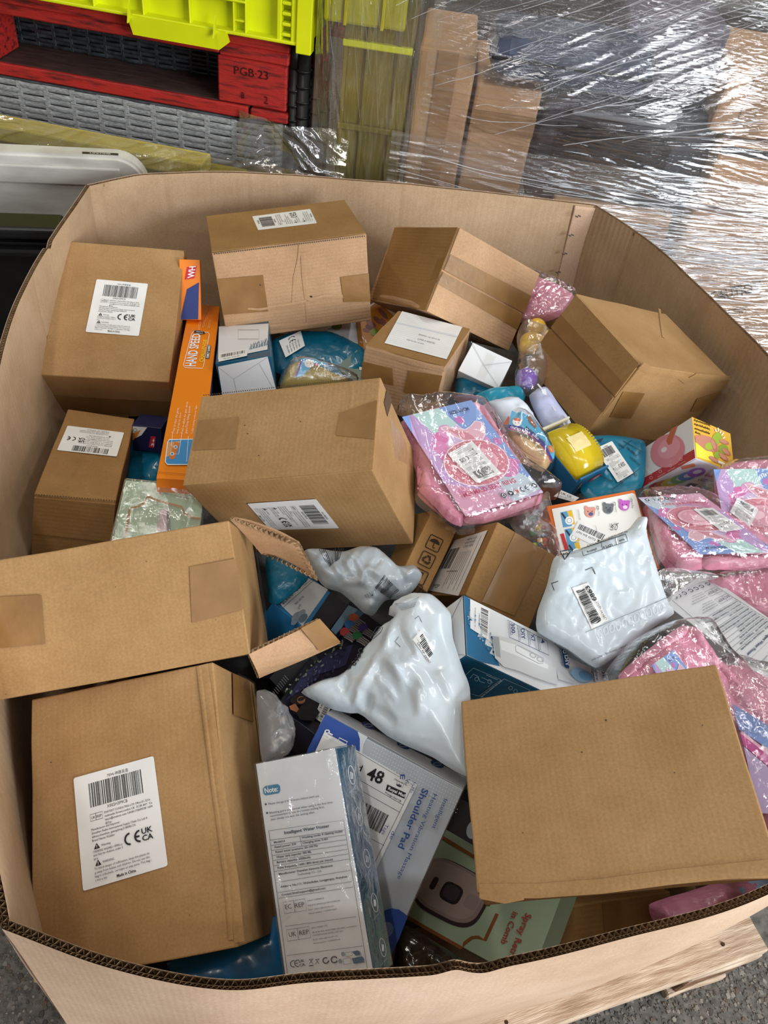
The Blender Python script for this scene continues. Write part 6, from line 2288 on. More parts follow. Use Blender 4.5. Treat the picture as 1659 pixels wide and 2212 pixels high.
    pr.text('Intelligent Water Flosser', 16, 70, 4.2, N_, True, w=54)
    rows = ('Model:L6   Working mode: 4 cleaning modes', 'Rated power: 5W   Charging time: 3-4H', 'Rated water pressure: 20-140 PSI', 'Water tank capacity: 300 ML', 'Battery capacity: 2000mAh', 'Pulse frequency: 1600-1800 times per minute', 'Manufacturer: Shenzhen kensonic Electronic', 'Technology Co., Ltd.', 'Address: No.111, Wuhedadao, Longgangqu', 'Contact Email:support@giraod.com')
    for k, s in enumerate(rows):
        pr.text(s, 8, 80 + k * 7, 2.8, K, True, w=min(66, 1.5 * len(s)))
        pr.line([(5, 82 + k * 7), (80, 82 + k * 7)], 0.4, K)
    for k, (t, y) in enumerate((('EC', 152), ('UK', 172))):
        pr.frame(7, y, 30, y + 12, 0.5, K)
        pr.line([(17, y), (17, y + 12)], 0.5, K)
        pr.text(t, 8.5, y + 8.6, 5, K, w=7)
        pr.text('REP', 18.5, y + 8.6, 5, K, w=10)
        for j in range(4):
            pr.text(('JUN E-COMMERCE PARIS FR', 'NORTHERN IRELAND UNIT', 'Email outlook com', 'Phone number')[j], 34, y + 2 + j * 4, 2, K, w=30 - 4 * j)
    for k, x in enumerate((12, 24, 34, 44, 56)):
        pr.arc(x, 196, 3, 20, 330, 1.2, K)
    pr.ce(64, 192, 7, K)
    for k, s in enumerate(('Please charge it for 4 hours before inital use', 'Bleeding gums are normal when using it the first', 'recommended to use the lowest setting then', 'slowly increase the setting')):
        pr.text(s, 8, 30 + k * 6.5, 2.6, K, w=60)
    pr.build('printed_front', b.root)
    # ---- dark box with a white oval, below the blank carton
    b = Carton('dB', 'black_box', 'black box with a grey oval mark, in shadow under the blank near carton', mat=ink('14151a', 0.35), bevel=0.0008, dent=0.0003,
               data=slab_data([(985, 1722), (1080, 1770), (1060, 1850), (965, 1790)], (0.655, 0.655, 0.625, 0.63), 0.04))
    pr = b.pr('z+', 0.001)
    pr.ell(1022, 1792, 14, 20, '9aa0aa', 15)
    pr.build('printed_front', b.root)
    b = Carton('kB', 'cardboard_box', 'small kraft carton glimpsed behind the bagged yellow duck', mat=KRAFT_DARK, data=slab_data([(1122, 690), (1190, 668), (1215, 700), (1140, 730)], (0.735, 0.74, 0.725, 0.72), 0.05))
    b.plate('tape', [(1150, 682), (1170, 676), (1188, 712), (1165, 720)], 'z+', TAPE, 0.0016)


products()

# ================================================================== soft packets
def tail(f, pr, c):
    pr.poly(f, c)


def mermaid_card(pr, flip=False):
    """printed insert: pastel stripes, a pink shell ring with a fish tail, bubbles, title"""
    pr.rect(0, 0, 150, 220, 'dcb4d0')
    pr.poly([(0, 0), (30, 0), (70, 220), (0, 220)], 'c9a6d6')
    pr.poly([(0, 0), (14, 0), (0, 40)], '7fa0dc')
    pr.poly([(22, 0), (78, 0), (95, 40), (40, 60)], 'bfe0da')
    pr.poly([(40, 60), (95, 40), (150, 190), (150, 220), (120, 220)], 'd8c2e2')
    pr.poly([(78, 0), (150, 0), (150, 195), (118, 140)], '86a6de')
    pr.poly([(118, 140), (150, 195), (150, 212), (92, 220), (88, 178)], 'cfdde6')
    pr.poly([(0, 150), (60, 185), (90, 220), (0, 220)], 'dda4bc')
    for x, y, r, c in ((44, 62, 13, 'e07cb4'), (32, 80, 14, 'e290c0'), (30, 100, 10, 'e07cb4'), (62, 52, 15, 'e5a0cc'), (100, 36, 9, 'd07cc0'), (140, 98, 8, 'd07cb8'), (142, 148, 7, 'd07cb8'), (120, 150, 24, 'd884b8'), (20, 176, 9, 'dc8cb0'), (36, 150, 12, 'e08cc0'), (110, 90, 18, 'd89ac8')):
        pr.ell(x, y, r, r, c)
    # tail
    T_ = [(92, 92), (78, 76), (62, 58), (56, 42), (66, 42), (82, 50), (98, 58), (112, 54), (126, 46), (136, 50), (136, 64), (126, 78), (112, 90)]
    pr.poly(T_, 'e8b8c4')
    pr.line(T_, 1.4, 'f6ecf0', True)
    pr.poly([(92, 90), (78, 70), (66, 48), (84, 56), (98, 66), (108, 88)], 'd8929e')
    # ring with scale arcs
    pr.ell(76, 128, 62, 48, 'f4e8ee', -8, 40)
    pr.ell(76, 128, 60, 46, 'dc8898', -8, 40)
    for a in range(0, 360, 15):
        for r in (0.78, 0.92):
            x = 76 + 60 * r * math.cos(math.radians(a + (7 if r > 0.8 else 0)))
            y = 128 + 46 * r * math.sin(math.radians(a + (7 if r > 0.8 else 0)))
            pr.arc(x, y, 5.5, a - 80, a + 80, 0.9, 'efb4be', seg=6)
    pr.ell(76, 130, 40, 29, 'ecb6c2', -8, 36)
    pr.ell(76, 132, 34, 23, 'e3a2b2', -8, 36)
    pr.ell(68, 128, 20, 12, 'f2ccd4', -8, 30)
    pr.text('SIZE: 63CM', 88, 22, 7, '26304c', True, w=42)
    pr.text('MERMAID SEAT RING', 14.6, 188.6, 9.8, 'f8eef2', True, w=103)
    pr.text('MERMAID SEAT RING', 15, 188, 9, 'c43a68', True, w=102)
    for x, c in ((80, '2a3040'), (94, '2a3040'), (106, 'c86a74')):
        pr.ell(x, 205, 5, 5, c)
    pr.arc(80, 205, 2.6, 0, 360, 1, 'e8ecf0')
    pr.poly([(92, 202), (97, 205), (92, 208)], 'e8ecf0')
    pr.arc(106, 205, 4, 0, 360, 1, 'f0dcdc')
    pr.ce(114, 200, 9, '2a3040')
    pr.ell(141, 204, 5, 5, '2a3040')
    pr.poly([(141, 200), (144, 206), (138, 206)], 'dfe6ee')


def bag_label(s, quad, lift, seed=1, name='label'):
    pr = s.card(quad, lift, 80, 100)
    pr.rrect(0, 0, 80, 100, 3, WHITE)
    pl = pr.build(name, s.r)
    pr = s.card(quad, lift + 0.0002, 80, 100)
    std_marks(pr, seed)
    pr.build('lettering', pl)


def mermaid(label, plane, vinyl, bag, card, lift, sticker=None, seed=0, thick=0.028, edge=0.02, folds=()):
    s = Soft(plane)
    s.root('swim_ring_packet', label, 'packet', drop=0.02)
    s.fill('folded_vinyl', vinyl, PINK, top=thick * 0.72, bot=0.012, edge=edge * 1.3, wr=0.004, wscale=20, stretch=(0.45, 1.7), ang=0.5 + seed, seed=seed, step=0.0042, folds=dict(n=60, lmin=0.02, lmax=0.09, wmin=0.003, wmax=0.008, amp=0.0042, ang=0.5 + seed, spread=0.7))
    for i, f in enumerate(folds):
        s.fill('vinyl_fold', f, PINK, top=0.013, bot=0.008, edge=0.013, wr=0.003, wscale=34, stretch=(0.5, 1.6), ang=0.8 * i + seed, seed=seed + 40 + i, step=0.0045, lift=0.012)
    if card:
        pr = s.card(card, lift, 150, 220)
        mermaid_card(pr)
        pr.build('printed_card', s.r)
    if sticker:
        bag_label(s, sticker, lift + 0.0042, seed + 3)
    s.fill('clear_bag', bag, BAG, top=max(thick, lift) + 0.008, bot=0.0, edge=edge * 0.8, wr=0.0026, wscale=22, stretch=(0.5, 1.5), ang=1.0 + seed * 0.7, seed=seed + 20, step=0.0038, sheet=True, folds=dict(n=80, lmin=0.012, lmax=0.09, wmin=0.002, wmax=0.006, amp=0.003, ang=0.6 + seed, spread=0.6))
    return s


def packets():
    # ---- pink swim ring packets
    mermaid('pink mermaid swim ring packet between the central carton and the yellow drum', [(958, 880, 0.79), (1120, 1000, 0.765), (960, 1100, 0.755)],
            [C7(*p) for p in ((160, 500), (700, 350), (860, 380), (960, 540), (1080, 740), (1250, 960), (1400, 1150), (1350, 1260), (1150, 1330), (850, 1400), (620, 1400), (440, 1270), (300, 1140), (290, 950))],
            [C7(*p) for p in ((115, 385), (190, 320), (330, 330), (480, 300), (690, 320), (870, 360), (1000, 530), (1100, 720), (1260, 890), (1550, 1105), (1530, 1160), (1390, 1180), (1300, 1300), (1050, 1400), (900, 1440), (700, 1470), (580, 1430), (440, 1300), (295, 1180), (285, 900))],
            [C7(155, 490), C7(760, 342), C7(1390, 1150), C7(710, 1360)], 0.0295, [C7(1027, 985), C7(810, 1068), C7(553, 812), C7(766, 698)], 1,
            folds=[[C7(*p) for p in ((800, 370), (880, 400), (980, 560), (1090, 740), (1230, 940), (1190, 960), (1040, 780), (900, 560))], [C7(*p) for p in ((700, 1330), (900, 1290), (1130, 1220), (1370, 1150), (1370, 1230), (1130, 1320), (880, 1400), (720, 1400))],
                   [C7(*p) for p in ((295, 1090), (400, 1080), (560, 1180), (700, 1330), (680, 1430), (560, 1380), (420, 1230))], [C7(*p) for p in ((300, 900), (380, 960), (440, 1090), (380, 1150), (300, 1060))]])
    mermaid('pink swim ring packet lying upside down in front of the toy box', [(1400, 1080, 0.755), (1640, 1110, 0.765), (1500, 1220, 0.745)],
            [C3(*p) for p in ((790, 850), (900, 770), (1180, 780), (1400, 900), (1700, 1120), (1700, 1270), (1500, 1290), (1250, 1280), (990, 1300), (900, 1200), (850, 1030))],
            [C3(*p) for p in ((742, 772), (850, 748), (1000, 738), (1190, 765), (1420, 900), (1720, 1100), (1720, 1290), (1560, 1310), (1250, 1295), (990, 1312), (890, 1230), (825, 1010))],
            [C3(1720, 1185), C3(1180, 1200), C3(745, 800), C3(1180, 768)], 0.0295, [C3(1130, 880), C3(1270, 870), C3(1482, 1020), C3(1340, 1042)], 2,
            folds=[[C3(*p) for p in ((850, 960), (920, 960), (1000, 1080), (1180, 1210), (1200, 1290), (1050, 1290), (930, 1180))], [C3(*p) for p in ((1190, 1205), (1400, 1200), (1700, 1195), (1710, 1270), (1500, 1290), (1230, 1290))], [C3(*p) for p in ((870, 950), (960, 990), (1010, 1100), (960, 1150), (880, 1050))]])
    mermaid('pink swim ring packet standing against the ribbed bin wall', [(1560, 1010, 0.79), (1700, 1000, 0.80), (1640, 1150, 0.745)],
            [C3(*p) for p in ((1300, 620), (1430, 540), (1800, 530), (1850, 900), (1800, 1200), (1560, 1080), (1320, 850))],
            [C3(*p) for p in ((1240, 640), (1420, 520), (1820, 510), (1870, 900), (1820, 1220), (1540, 1090), (1240, 800))],
            [C3(1275, 600), C3(1830, 590), C3(1840, 1190), C3(1380, 1150)], 0.0295, [C3(1445, 795), C3(1592, 880), C3(1530, 1005), C3(1390, 900)], 3)
    mermaid('pink swim ring packet half hidden by the blank near carton, crinkled film around it', [(1440, 1400, 0.775), (1590, 1470, 0.765), (1420, 1500, 0.755)],
            [C6(*p) for p in ((345, 1060), (640, 800), (860, 645), (1000, 660), (1080, 800), (1220, 960), (1450, 1220), (1700, 1500), (1600, 1800), (1000, 1400), (500, 1300))],
            [C6(*p) for p in ((240, 1060), (420, 800), (560, 700), (800, 590), (1050, 570), (1150, 680), (1240, 830), (1340, 920), (1480, 1100), (1750, 1380), (1700, 1850), (1000, 1450), (400, 1350))],
            [C6(600, 980), C6(780, 855), C6(1150, 1350), C6(860, 1500)], 0.0295, None, 4,
            folds=[[C6(*p) for p in ((345, 1060), (640, 800), (860, 650), (930, 720), (700, 880), (420, 1080))], [C6(*p) for p in ((890, 660), (1000, 680), (1090, 830), (1030, 900), (920, 800))], [C6(*p) for p in ((1060, 820), (1240, 1000), (1440, 1240), (1380, 1330), (1200, 1100), (1050, 900))], [C6(*p) for p in ((1200, 1150), (1300, 1120), (1560, 1400), (1540, 1520), (1330, 1330))]])
    s = mermaid('pink and blue swim ring packet squeezed between the blank near carton and the bin wall', [(1620, 1500, 0.755), (1720, 1560, 0.76), (1640, 1750, 0.735)],
                [(1560, 1440), (1640, 1450), (1760, 1520), (1800, 1750), (1700, 1860), (1640, 1800), (1590, 1650)],
                [(1550, 1420), (1640, 1430), (1790, 1500), (1820, 1760), (1710, 1880), (1630, 1800), (1580, 1650)],
                None, 0.03, None, 5)
    pr = s.pr(0.0295)
    pr.poly([C6(*p) for p in ((1270, 1300), (1600, 1500), (1640, 1720), (1320, 1510))], '7f9fdc')
    pr.poly([C6(*p) for p in ((1330, 1540), (1640, 1790), (1660, 1900), (1360, 1640))], 'd24a9c')
    pr.poly([C6(*p) for p in ((1360, 1650), (1660, 1910), (1700, 2210), (1480, 2200))], 'c9b4dc')
    pr.poly([C6(*p) for p in ((1340, 1520), (1640, 1755), (1640, 1785), (1335, 1545))], 'f0b8d0')
    pr.build('printed_card', s.r)
    mermaid('pink swim ring packet deep behind the tilted wall-side carton and the seam', [(1150, 610, 0.77), (1220, 640, 0.775), (1140, 680, 0.745)],
            [(1130, 600), (1165, 598), (1240, 635), (1225, 670), (1180, 690), (1120, 690)], [(1125, 592), (1165, 590), (1248, 632), (1232, 676), (1180, 698), (1115, 696)], None, 0.02, None, 6, 0.02, 0.012)
    s = mermaid('plain pink packet under the upside-down swim ring beside the bin wall', [(1540, 1250, 0.735), (1690, 1250, 0.745), (1640, 1330, 0.725)],
                [(1525, 1250), (1600, 1236), (1700, 1225), (1720, 1330), (1650, 1335), (1580, 1290)], [(1520, 1246), (1600, 1230), (1705, 1220), (1726, 1336), (1650, 1342), (1575, 1296)], None, 0.02, None, 7, 0.018, 0.012)

    # ---- mailers
    def lay(s, quadset, lift, name='printed_marks'):
        pr = s.drape()
        quadset(pr)
        return pr.build(name, s.r)
    s = Soft([(700, 1190, 0.755), (880, 1230, 0.75), (790, 1310, 0.725)])
    s.root('mailer_bag', 'crumpled white mailer with bent barcodes below the central carton', 'mailer', drop=0.02)
    s.fill('envelope', [C4(*p) for p in ((365, 400), (480, 378), (590, 395), (700, 400), (830, 358), (960, 370), (1060, 450), (1130, 520), (1200, 520), (1270, 515), (1335, 590), (1290, 690), (1190, 790), (1050, 800), (1000, 840), (930, 930), (850, 905), (760, 820), (660, 740), (540, 700), (470, 620))], MAILER_GREY,
           top=0.028, bot=0.018, edge=0.045, wr=0.008, wscale=16, ang=0.6, stretch=(0.7, 1.5), seed=31, step=0.0026, folds=dict(n=24, lmin=0.01, lmax=0.04, wmin=0.0015, wmax=0.004, amp=0.0018),
           seg=[(C4(*a), C4(*b_), w_, h_) for a, b_, w_, h_ in (((590, 540), (710, 660), 0.006, 0.006), ((640, 470), (700, 650), 0.007, -0.006), ((755, 450), (840, 590), 0.006, 0.006), ((840, 590), (830, 700), 0.005, 0.005), ((870, 560), (1010, 660), 0.007, 0.006), ((1050, 450), (1190, 620), 0.008, 0.008), ((1120, 530), (1190, 720), 0.006, -0.008),
                ((690, 670), (900, 700), 0.006, 0.006), ((470, 560), (640, 640), 0.008, 0.006), ((500, 470), (620, 600), 0.006, -0.005), ((960, 780), (880, 900), 0.006, 0.007), ((850, 800), (1000, 840), 0.005, -0.005), ((1200, 600), (1310, 560), 0.006, 0.006), ((1180, 690), (1280, 660), 0.005, -0.005), ((780, 390), (700, 560), 0.007, 0.006), ((1000, 480), (900, 560), 0.006, -0.004), ((960, 700), (1100, 780), 0.006, 0.006), ((560, 400), (480, 500), 0.006, 0.004))])

    def marks(pr):
        lp = lambda p, q, t: (p[0] + (q[0] - p[0]) * t, p[1] + (q[1] - p[1]) * t)
        for (p, q, r_, u, n) in (((488, 402), (690, 392), (572, 545), (655, 480), 15), ((1018, 612), (1138, 728), (945, 715), (1062, 798), 17), ((868, 768), (950, 716), (880, 790), (960, 760), 7)):
            rn = random.Random(n)
            for k in range(n):
                t = k / (n - 1)
                a_, b_ = lp(p, q, t), lp(r_, u, t)
                m_ = ((a_[0] + b_[0]) / 2 + 6 * math.sin(t * 5), (a_[1] + b_[1]) / 2 + 5 * math.cos(t * 4))
                pr.line([C4(*a_), C4(*m_), C4(*b_)], rn.choice((0.8, 0.9, 1.5)) * (1 if n > 10 else 0.7), '1d1d21')
    lay(s, marks, 0.037, 'barcode')
    s = Soft([(910, 1300, 0.80), (990, 1560, 0.775), (720, 1490, 0.735)])
    s.root('mailer_bag', 'largest crumpled white mailer in the middle of the heap, pointed corner by the massager box', 'mailer', drop=0.03)
    s.fill('envelope', [C4(*p) for p in ((1230, 728), (1370, 732), (1460, 800), (1540, 900), (1560, 1100), (1640, 1350))] + [(1010, 1480), (1015, 1600), (1010, 1672)] + [C1(*p) for p in ((1540, 640), (1450, 590), (1350, 525), (1250, 480), (1120, 425), (1000, 360), (900, 280), (830, 218), (780, 190), (720, 190), (600, 165), (480, 110), (355, 32))] + [C4(*p) for p in ((480, 1450), (640, 1400), (760, 1300), (820, 1200), (880, 1130), (950, 1020), (1080, 930), (1030, 905), (1040, 850), (1080, 800), (1150, 760))], MAILER,
           top=0.030, bot=0.03, edge=0.09, wr=0.007, wscale=9, ang=0.9, stretch=(0.7, 1.3), seed=38, step=0.003, folds=dict(n=26, lmin=0.01, lmax=0.05, wmin=0.0015, wmax=0.004, amp=0.0016),
           seg=[(C4(*a), C4(*b_), w_, h_) for a, b_, w_, h_ in (((320, 1545), (650, 1450), 0.012, 0.008), ((640, 1440), (900, 1270), 0.010, 0.007), ((980, 1290), (800, 1560), 0.009, 0.007), ((820, 1560), (740, 1690), 0.006, 0.005), ((960, 1270), (1260, 1480), 0.010, 0.006),
                ((1110, 900), (1020, 1250), 0.010, 0.006), ((1120, 900), (1400, 1300), 0.012, 0.004), ((900, 1580), (830, 1720), 0.008, -0.008), ((420, 1560), (700, 1640), 0.008, 0.004), ((350, 1570), (640, 1680), 0.005, 0.004), ((1230, 1350), (1420, 1660), 0.010, 0.006), ((1060, 1250), (1200, 1560), 0.008, 0.004),
                ((870, 1130), (800, 1290), 0.006, 0.003), ((1480, 1400), (1600, 1650), 0.010, 0.005), ((1290, 1540), (1330, 1760), 0.008, 0.004), ((900, 1680), (1100, 1800), 0.008, -0.005), ((720, 1400), (680, 1560), 0.006, -0.004), ((1000, 1480), (1130, 1640), 0.005, 0.003), ((1060, 880), (1300, 790), 0.006, 0.004), ((1180, 1030), (1330, 1330), 0.006, 0.003))])

    def marks2(pr):
        pr.line([C4(1268, 970), C4(1300, 945), C4(1325, 998)], 1.0, '35383e')
        pr.line([C4(1135, 1115), C4(1105, 1155), C4(1152, 1198)], 1.0, '35383e')
        q = [C4(*p) for p in ((960, 1035), (1010, 1040), (995, 1075), (935, 1130), (905, 1125))]
        pr.line(q, 1.0, '35383e', True)
        ltext(pr, 'RECICLA', C4(945, 1105), C4(995, 1048), 3.8, '35383e', True)
        for k in range(6):
            pr.line([C4(1110 + k * 10, 850 + k * 10), C4(1200 + k * 8, 838 + k * 8), C4(1300 - k * 6, 795 + k * 14)], 0.7, '7a8088')
        for x, y, r in ((830, 1230, 18), (815, 1270, 14), (775, 1330, 16)):
            pr.arc(*C4(x, y), r / 3.77, 0, 300, 2.0, '1d1d21')
        pr.poly([C4(*p) for p in ((735, 1350), (760, 1330), (750, 1372), (720, 1385))], '1d1d21')
        pr.line([C4(780, 1300), C4(800, 1290), C4(812, 1312)], 1.6, '1d1d21')
        pr.grid([C4(*p) for p in ((1318, 1062), (1420, 1200), (1385, 1330), (1250, 1140))], 'eceeee')
        for k in range(14):
            pr.line([C4(1332 + k * 6, 1098 + k * 12), C4(1288 + k * 7.2, 1142 + k * 11)], 1.6 if k % 3 else 2.6, '1d1d21')
        ltext(pr, 'LPN RP 06902', C4(1285, 1175), C4(1385, 1335), 4, '1d1d21')
    lay(s, marks2, 0.047)
    s = Soft([(1210, 1205, 0.80), (1400, 1150, 0.815), (1420, 1330, 0.775)])
    s.root('mailer_bag', 'flat white mailer with a long barcode sticker lying over the orange-bordered toy box', 'mailer', drop=0.02)
    s.fill('envelope', [(1200, 1202), (1240, 1188), (1300, 1165), (1360, 1140), (1385, 1112), (1402, 1118), (1400, 1150), (1406, 1175), (1425, 1240), (1446, 1300), (1461, 1322), (1420, 1350), (1380, 1382), (1330, 1420), (1290, 1440), (1230, 1400), (1165, 1362), (1164, 1318), (1185, 1260)], MAILER,
           top=0.016, bot=0.018, edge=0.016, wr=0.004, wscale=20, ang=1.0, stretch=(0.6, 1.4), seed=45, step=0.0034, folds=dict(n=70, lmin=0.012, lmax=0.07, wmin=0.002, wmax=0.006, amp=0.0018))

    def marks3(pr):
        K_ = '2a2c32'
        pr.line([C5(1040, 320), C5(1085, 302), C5(1103, 345)], 1.4, K_)
        pr.line([C5(875, 388), C5(835, 402), C5(850, 445)], 1.4, K_)
        pr.line([C5(1018, 188), C5(1290, 98), C5(1304, 140), C5(1030, 232)], 1.0, K_, True)
        pr.line([C5(1140, 150), C5(1148, 192)], 0.9, K_)
        pr.line([C5(1226, 122), C5(1234, 164)], 0.9, K_)
        ltext(pr, 'plastica', C5(1110, 186), C5(1050, 205), 4.6, K_, True)
        ltext(pr, 'LDPE 4', C5(1205, 158), C5(1150, 176), 4.6, K_, True)
        ltext(pr, 'busta', C5(1282, 126), C5(1250, 138), 4.0, K_, True)
        ltext(pr, 'Por plàzas mad gòud la busta vuota raccolta', C5(1300, 78), C5(1050, 166), 3.0, K_)
        tri = [C5(*p) for p in ((885, 205), (960, 192), (915, 255))]
        pr.line(tri, 2.6, K_, True)
        ltext(pr, '04', C5(932, 208), C5(900, 216), 5, K_, True)
        pr.line([C5(1040, 705), C5(1545, 490)], 0.9, '6a7078')
        ltext(pr, 'Open here • Hier öffnen • Ouvrir ici • Apri qui', C5(1440, 712), C5(1085, 868), 4.0, '4a4e56')
        for k in range(11):
            x, y = 1130 + k * 38, 712 - k * 16
            pr.arc(*C5(x, y), 5, 0, 360, 1.2, 'e8eef0', 9)
    lay(s, marks3, 0.0195)
    Q_ = [C5(958, 432), C5(1060, 396), C5(1185, 630), C5(1080, 684)]
    pr = s.drape(0.0012)
    pr.grid(Q_, WHITE, 14)
    pl = pr.build('label', s.r)
    pr = s.drape(0.0018)
    lq = lambda x, y: tuple((Q_[0][k] * (1 - x / 44) + Q_[1][k] * x / 44) * (1 - y / 100) + (Q_[3][k] * (1 - x / 44) + Q_[2][k] * x / 44) * y / 100 for k in (0, 1))
    rnd = random.Random(7)
    y = 10
    while y < 92:
        h_ = rnd.choice((0.8, 0.8, 1.6, 2.4))
        pr.line([lq(5, y + h_ / 2), lq(27, y + h_ / 2)], h_ * 0.95, '1c1c20')
        y += h_ + rnd.choice((0.8, 0.8, 1.6))
    ltext(pr, '6863', lq(40, 46), lq(40, 8), 9.0, '1c1c20', True)
    ltext(pr, 'LPN RP 08565', lq(40, 96), lq(40, 49), 4.6, '1c1c20')
    pr.build('lettering', pl)
    # grey mailer edge folded beneath
    s = Soft([(1170, 1310, 0.742), (1290, 1420, 0.732), (1240, 1320, 0.752)])
    s.root('mailer_bag', 'grey underside of a second mailer below the flat barcode mailer', 'mailer', drop=0.012)
    s.fill('envelope', [(1165, 1310), (1200, 1262), (1260, 1320), (1330, 1400), (1310, 1452), (1240, 1425), (1165, 1380)], varied('dark_grey_mailer', (118, 126, 130), (140, 148, 152), 0.3, 12, 3, 0.35, 45), top=0.012, bot=0.01, edge=0.02, wr=0.004, seed=51, step=0.006)

    # ---- teal and blue parcels glimpsed in the gaps
    def teal(label, plane, out, mat=TEAL, seed=0, top=0.011, edge=0.03, wr=0.005):
        s = Soft(plane)
        s.root('poly_parcel', label, 'parcel', drop=0.015)
        s.fill('envelope', out, mat, top=top, bot=0.014, edge=edge, wr=wr, wscale=18, seed=seed, ang=seed, stretch=(0.7, 1.4), step=0.007)
        return s
    s = teal('dark teal parcel under the wide back-wall carton', [(620, 740, 0.675), (780, 740, 0.675), (690, 800, 0.66)], [(585, 735), (640, 712), (720, 715), (790, 752), (798, 800), (740, 818), (650, 815), (595, 800)], seed=61)
    pr = s.card([C9(690, 870), C9(715, 960), C9(600, 1030), C9(560, 930)], 0.0165, 40, 30)
    pr.rrect(0, 0, 40, 30, 1, WHITE)
    pr.ce(4, 10, 8)
    for k in range(5):
        pr.text('Not for children', 18, 8 + k * 4, 2.4, '303038', w=18)
    pr.build('label', s.r)
    s = teal('bright teal parcel behind the frosted zip bags', [(1050, 850, 0.735), (1130, 850, 0.735), (1080, 880, 0.725)], [(1030, 850), (1060, 836), (1120, 830), (1138, 850), (1120, 885), (1050, 890)], varied('bright_teal_poly', (20, 140, 170), (44, 164, 190), 0.3, 8, 3, 0.4, 50), 62, 0.018, 0.02)
    s = teal('dark teal parcel beside the small white box', [(1000, 815, 0.715), (1060, 835, 0.715), (1010, 850, 0.71)], [(985, 815), (1010, 805), (1070, 838), (1050, 856), (990, 852)], None or TEAL, 63, 0.012, 0.015)
    s = teal('teal parcel with printed warning lines and a white sticker below the wall-side carton', [(1270, 950, 0.745), (1390, 960, 0.75), (1320, 1070, 0.72)], [(1255, 945), (1320, 938), (1392, 950), (1396, 1000), (1388, 1050), (1330, 1070), (1290, 1085), (1255, 1060), (1262, 1000)], varied('mid_teal_poly', (8, 112, 144), (18, 136, 166), 0.3, 8, 3, 0.4, 50), 64, 0.007, 0.02, 0.002)
    pr = s.pr(0.0098)
    for k, (t, p0, p1) in enumerate((('BABIES', (650, 445), (612, 412)), ('PLEASE RES', (740, 500), (668, 440)), ('BAGS ARE NOT', (760, 565), (690, 505)), ('KEEP AWAY', (740, 640), (680, 580)), ('DANGER', (640, 690), (590, 650)), ('SUFFOCATION', (570, 680), (480, 640)))):
        ltext(pr, t, C3(*p0), C3(*p1), 3.6, '0c2430', True)
    for a in ((480, 560, 700, 395), (560, 745, 760, 590), (640, 400, 780, 480)):
        pr.line([C3(a[0], a[1]), C3(a[2], a[3])], 1.0, '0c2430')
    pr.poly([C3(*p) for p in ((455, 395), (500, 378), (480, 412))], '0c1c24')
    pr.build('printed_warning', s.r)
    bag_label(s, [C3(440, 455), C3(560, 400), C3(712, 625), C3(600, 692)], 0.0118, 12)
    s = teal('dark teal parcel in the gap beside the raised carton flap', [(590, 1220, 0.70), (650, 1240, 0.705), (590, 1290, 0.69)], [(572, 1195), (620, 1205), (665, 1240), (640, 1270), (600, 1300), (578, 1295)], TEAL, 65, 0.015, 0.02)
    s = teal('dark teal parcel at the bottom of the gap left of the game box', [(290, 970, 0.60), (350, 990, 0.605), (300, 1050, 0.59)], [(275, 945), (345, 955), (362, 1020), (330, 1050), (272, 1050)], TEAL, 66, 0.015, 0.025)
    s = teal('blue parcel deep inside the front rim beside the Note flosser box', [(450, 2080, 0.60), (610, 2040, 0.60), (540, 2120, 0.58)], [(360, 2095), (480, 2050), (600, 1990), (660, 2040), (650, 2140), (540, 2170), (420, 2150)], BLUE, 67, 0.03, 0.05)
    # ---- frosted zip bags
    s = Soft([(1060, 880, 0.755), (1150, 880, 0.76), (1110, 920, 0.745)])
    s.root('frosted_bag', 'white frosted bag behind the sugar egg mould', 'bag', drop=0.01)
    s.fill('envelope', [(1042, 872), (1068, 862), (1108, 855), (1135, 868), (1155, 895), (1178, 935), (1150, 940), (1105, 935), (1070, 905)], FROST, top=0.026, bot=0.008, edge=0.02, wr=0.003, seed=71, step=0.005)
    s = Soft([(1150, 860, 0.765), (1220, 900, 0.765), (1170, 925, 0.745)])
    s.root('frosted_bag', 'translucent lilac frosted zip bag beside the wall-side carton', 'bag', drop=0.01)
    s.fill('envelope', [(1142, 852), (1178, 832), (1205, 868), (1232, 910), (1212, 935), (1180, 932), (1160, 900)], varied('lilac_frost', (176, 182, 214), (200, 206, 230), 0.45, 8, 3, 0.3, 40), top=0.014, bot=0.008, edge=0.015, wr=0.003, seed=72, step=0.005)
    pr = s.pr(0.016)
    pr.line([C7(1340, 200), C7(1400, 270), (1195, 880), (1225, 925)], 3.4, 'd4dae6')
    pr.poly([C7(1372, 250), C7(1410, 245), C7(1420, 290), C7(1385, 300)], 'eef2f6')
    pr.build('zip', s.r)
    s = Soft([(1190, 880, 0.748), (1230, 890, 0.75), (1210, 915, 0.74)])
    s.root('toy_packet', 'yellow and purple toy packet peeking out beneath the wall-side carton', 'packet', drop=0.008)
    s.fill('envelope', [(1176, 850), (1198, 860), (1226, 895), (1234, 912), (1214, 912), (1196, 890)], varied('yellow_print', (206, 176, 30), (228, 200, 60), 0.4, 10), top=0.01, bot=0.006, edge=0.01, wr=0.002, seed=73, step=0.005)
    pr = s.pr(0.0125)
    pr.poly([(1180, 852), (1192, 858), (1204, 880), (1194, 878)], '5a3a9c')
    pr.build('print', s.r)
    # ---- bagged yellow duck and purple ball
    r = empty('bath_toy', 'yellow rubber duck shaped toy in a clear bag behind the wall-side carton', 'toy', Matrix.Translation(at(1148, 745, 0.742)))
    YT = plastic('yellow_rubber', (240, 192, 26), 0.35, coat=0.3)

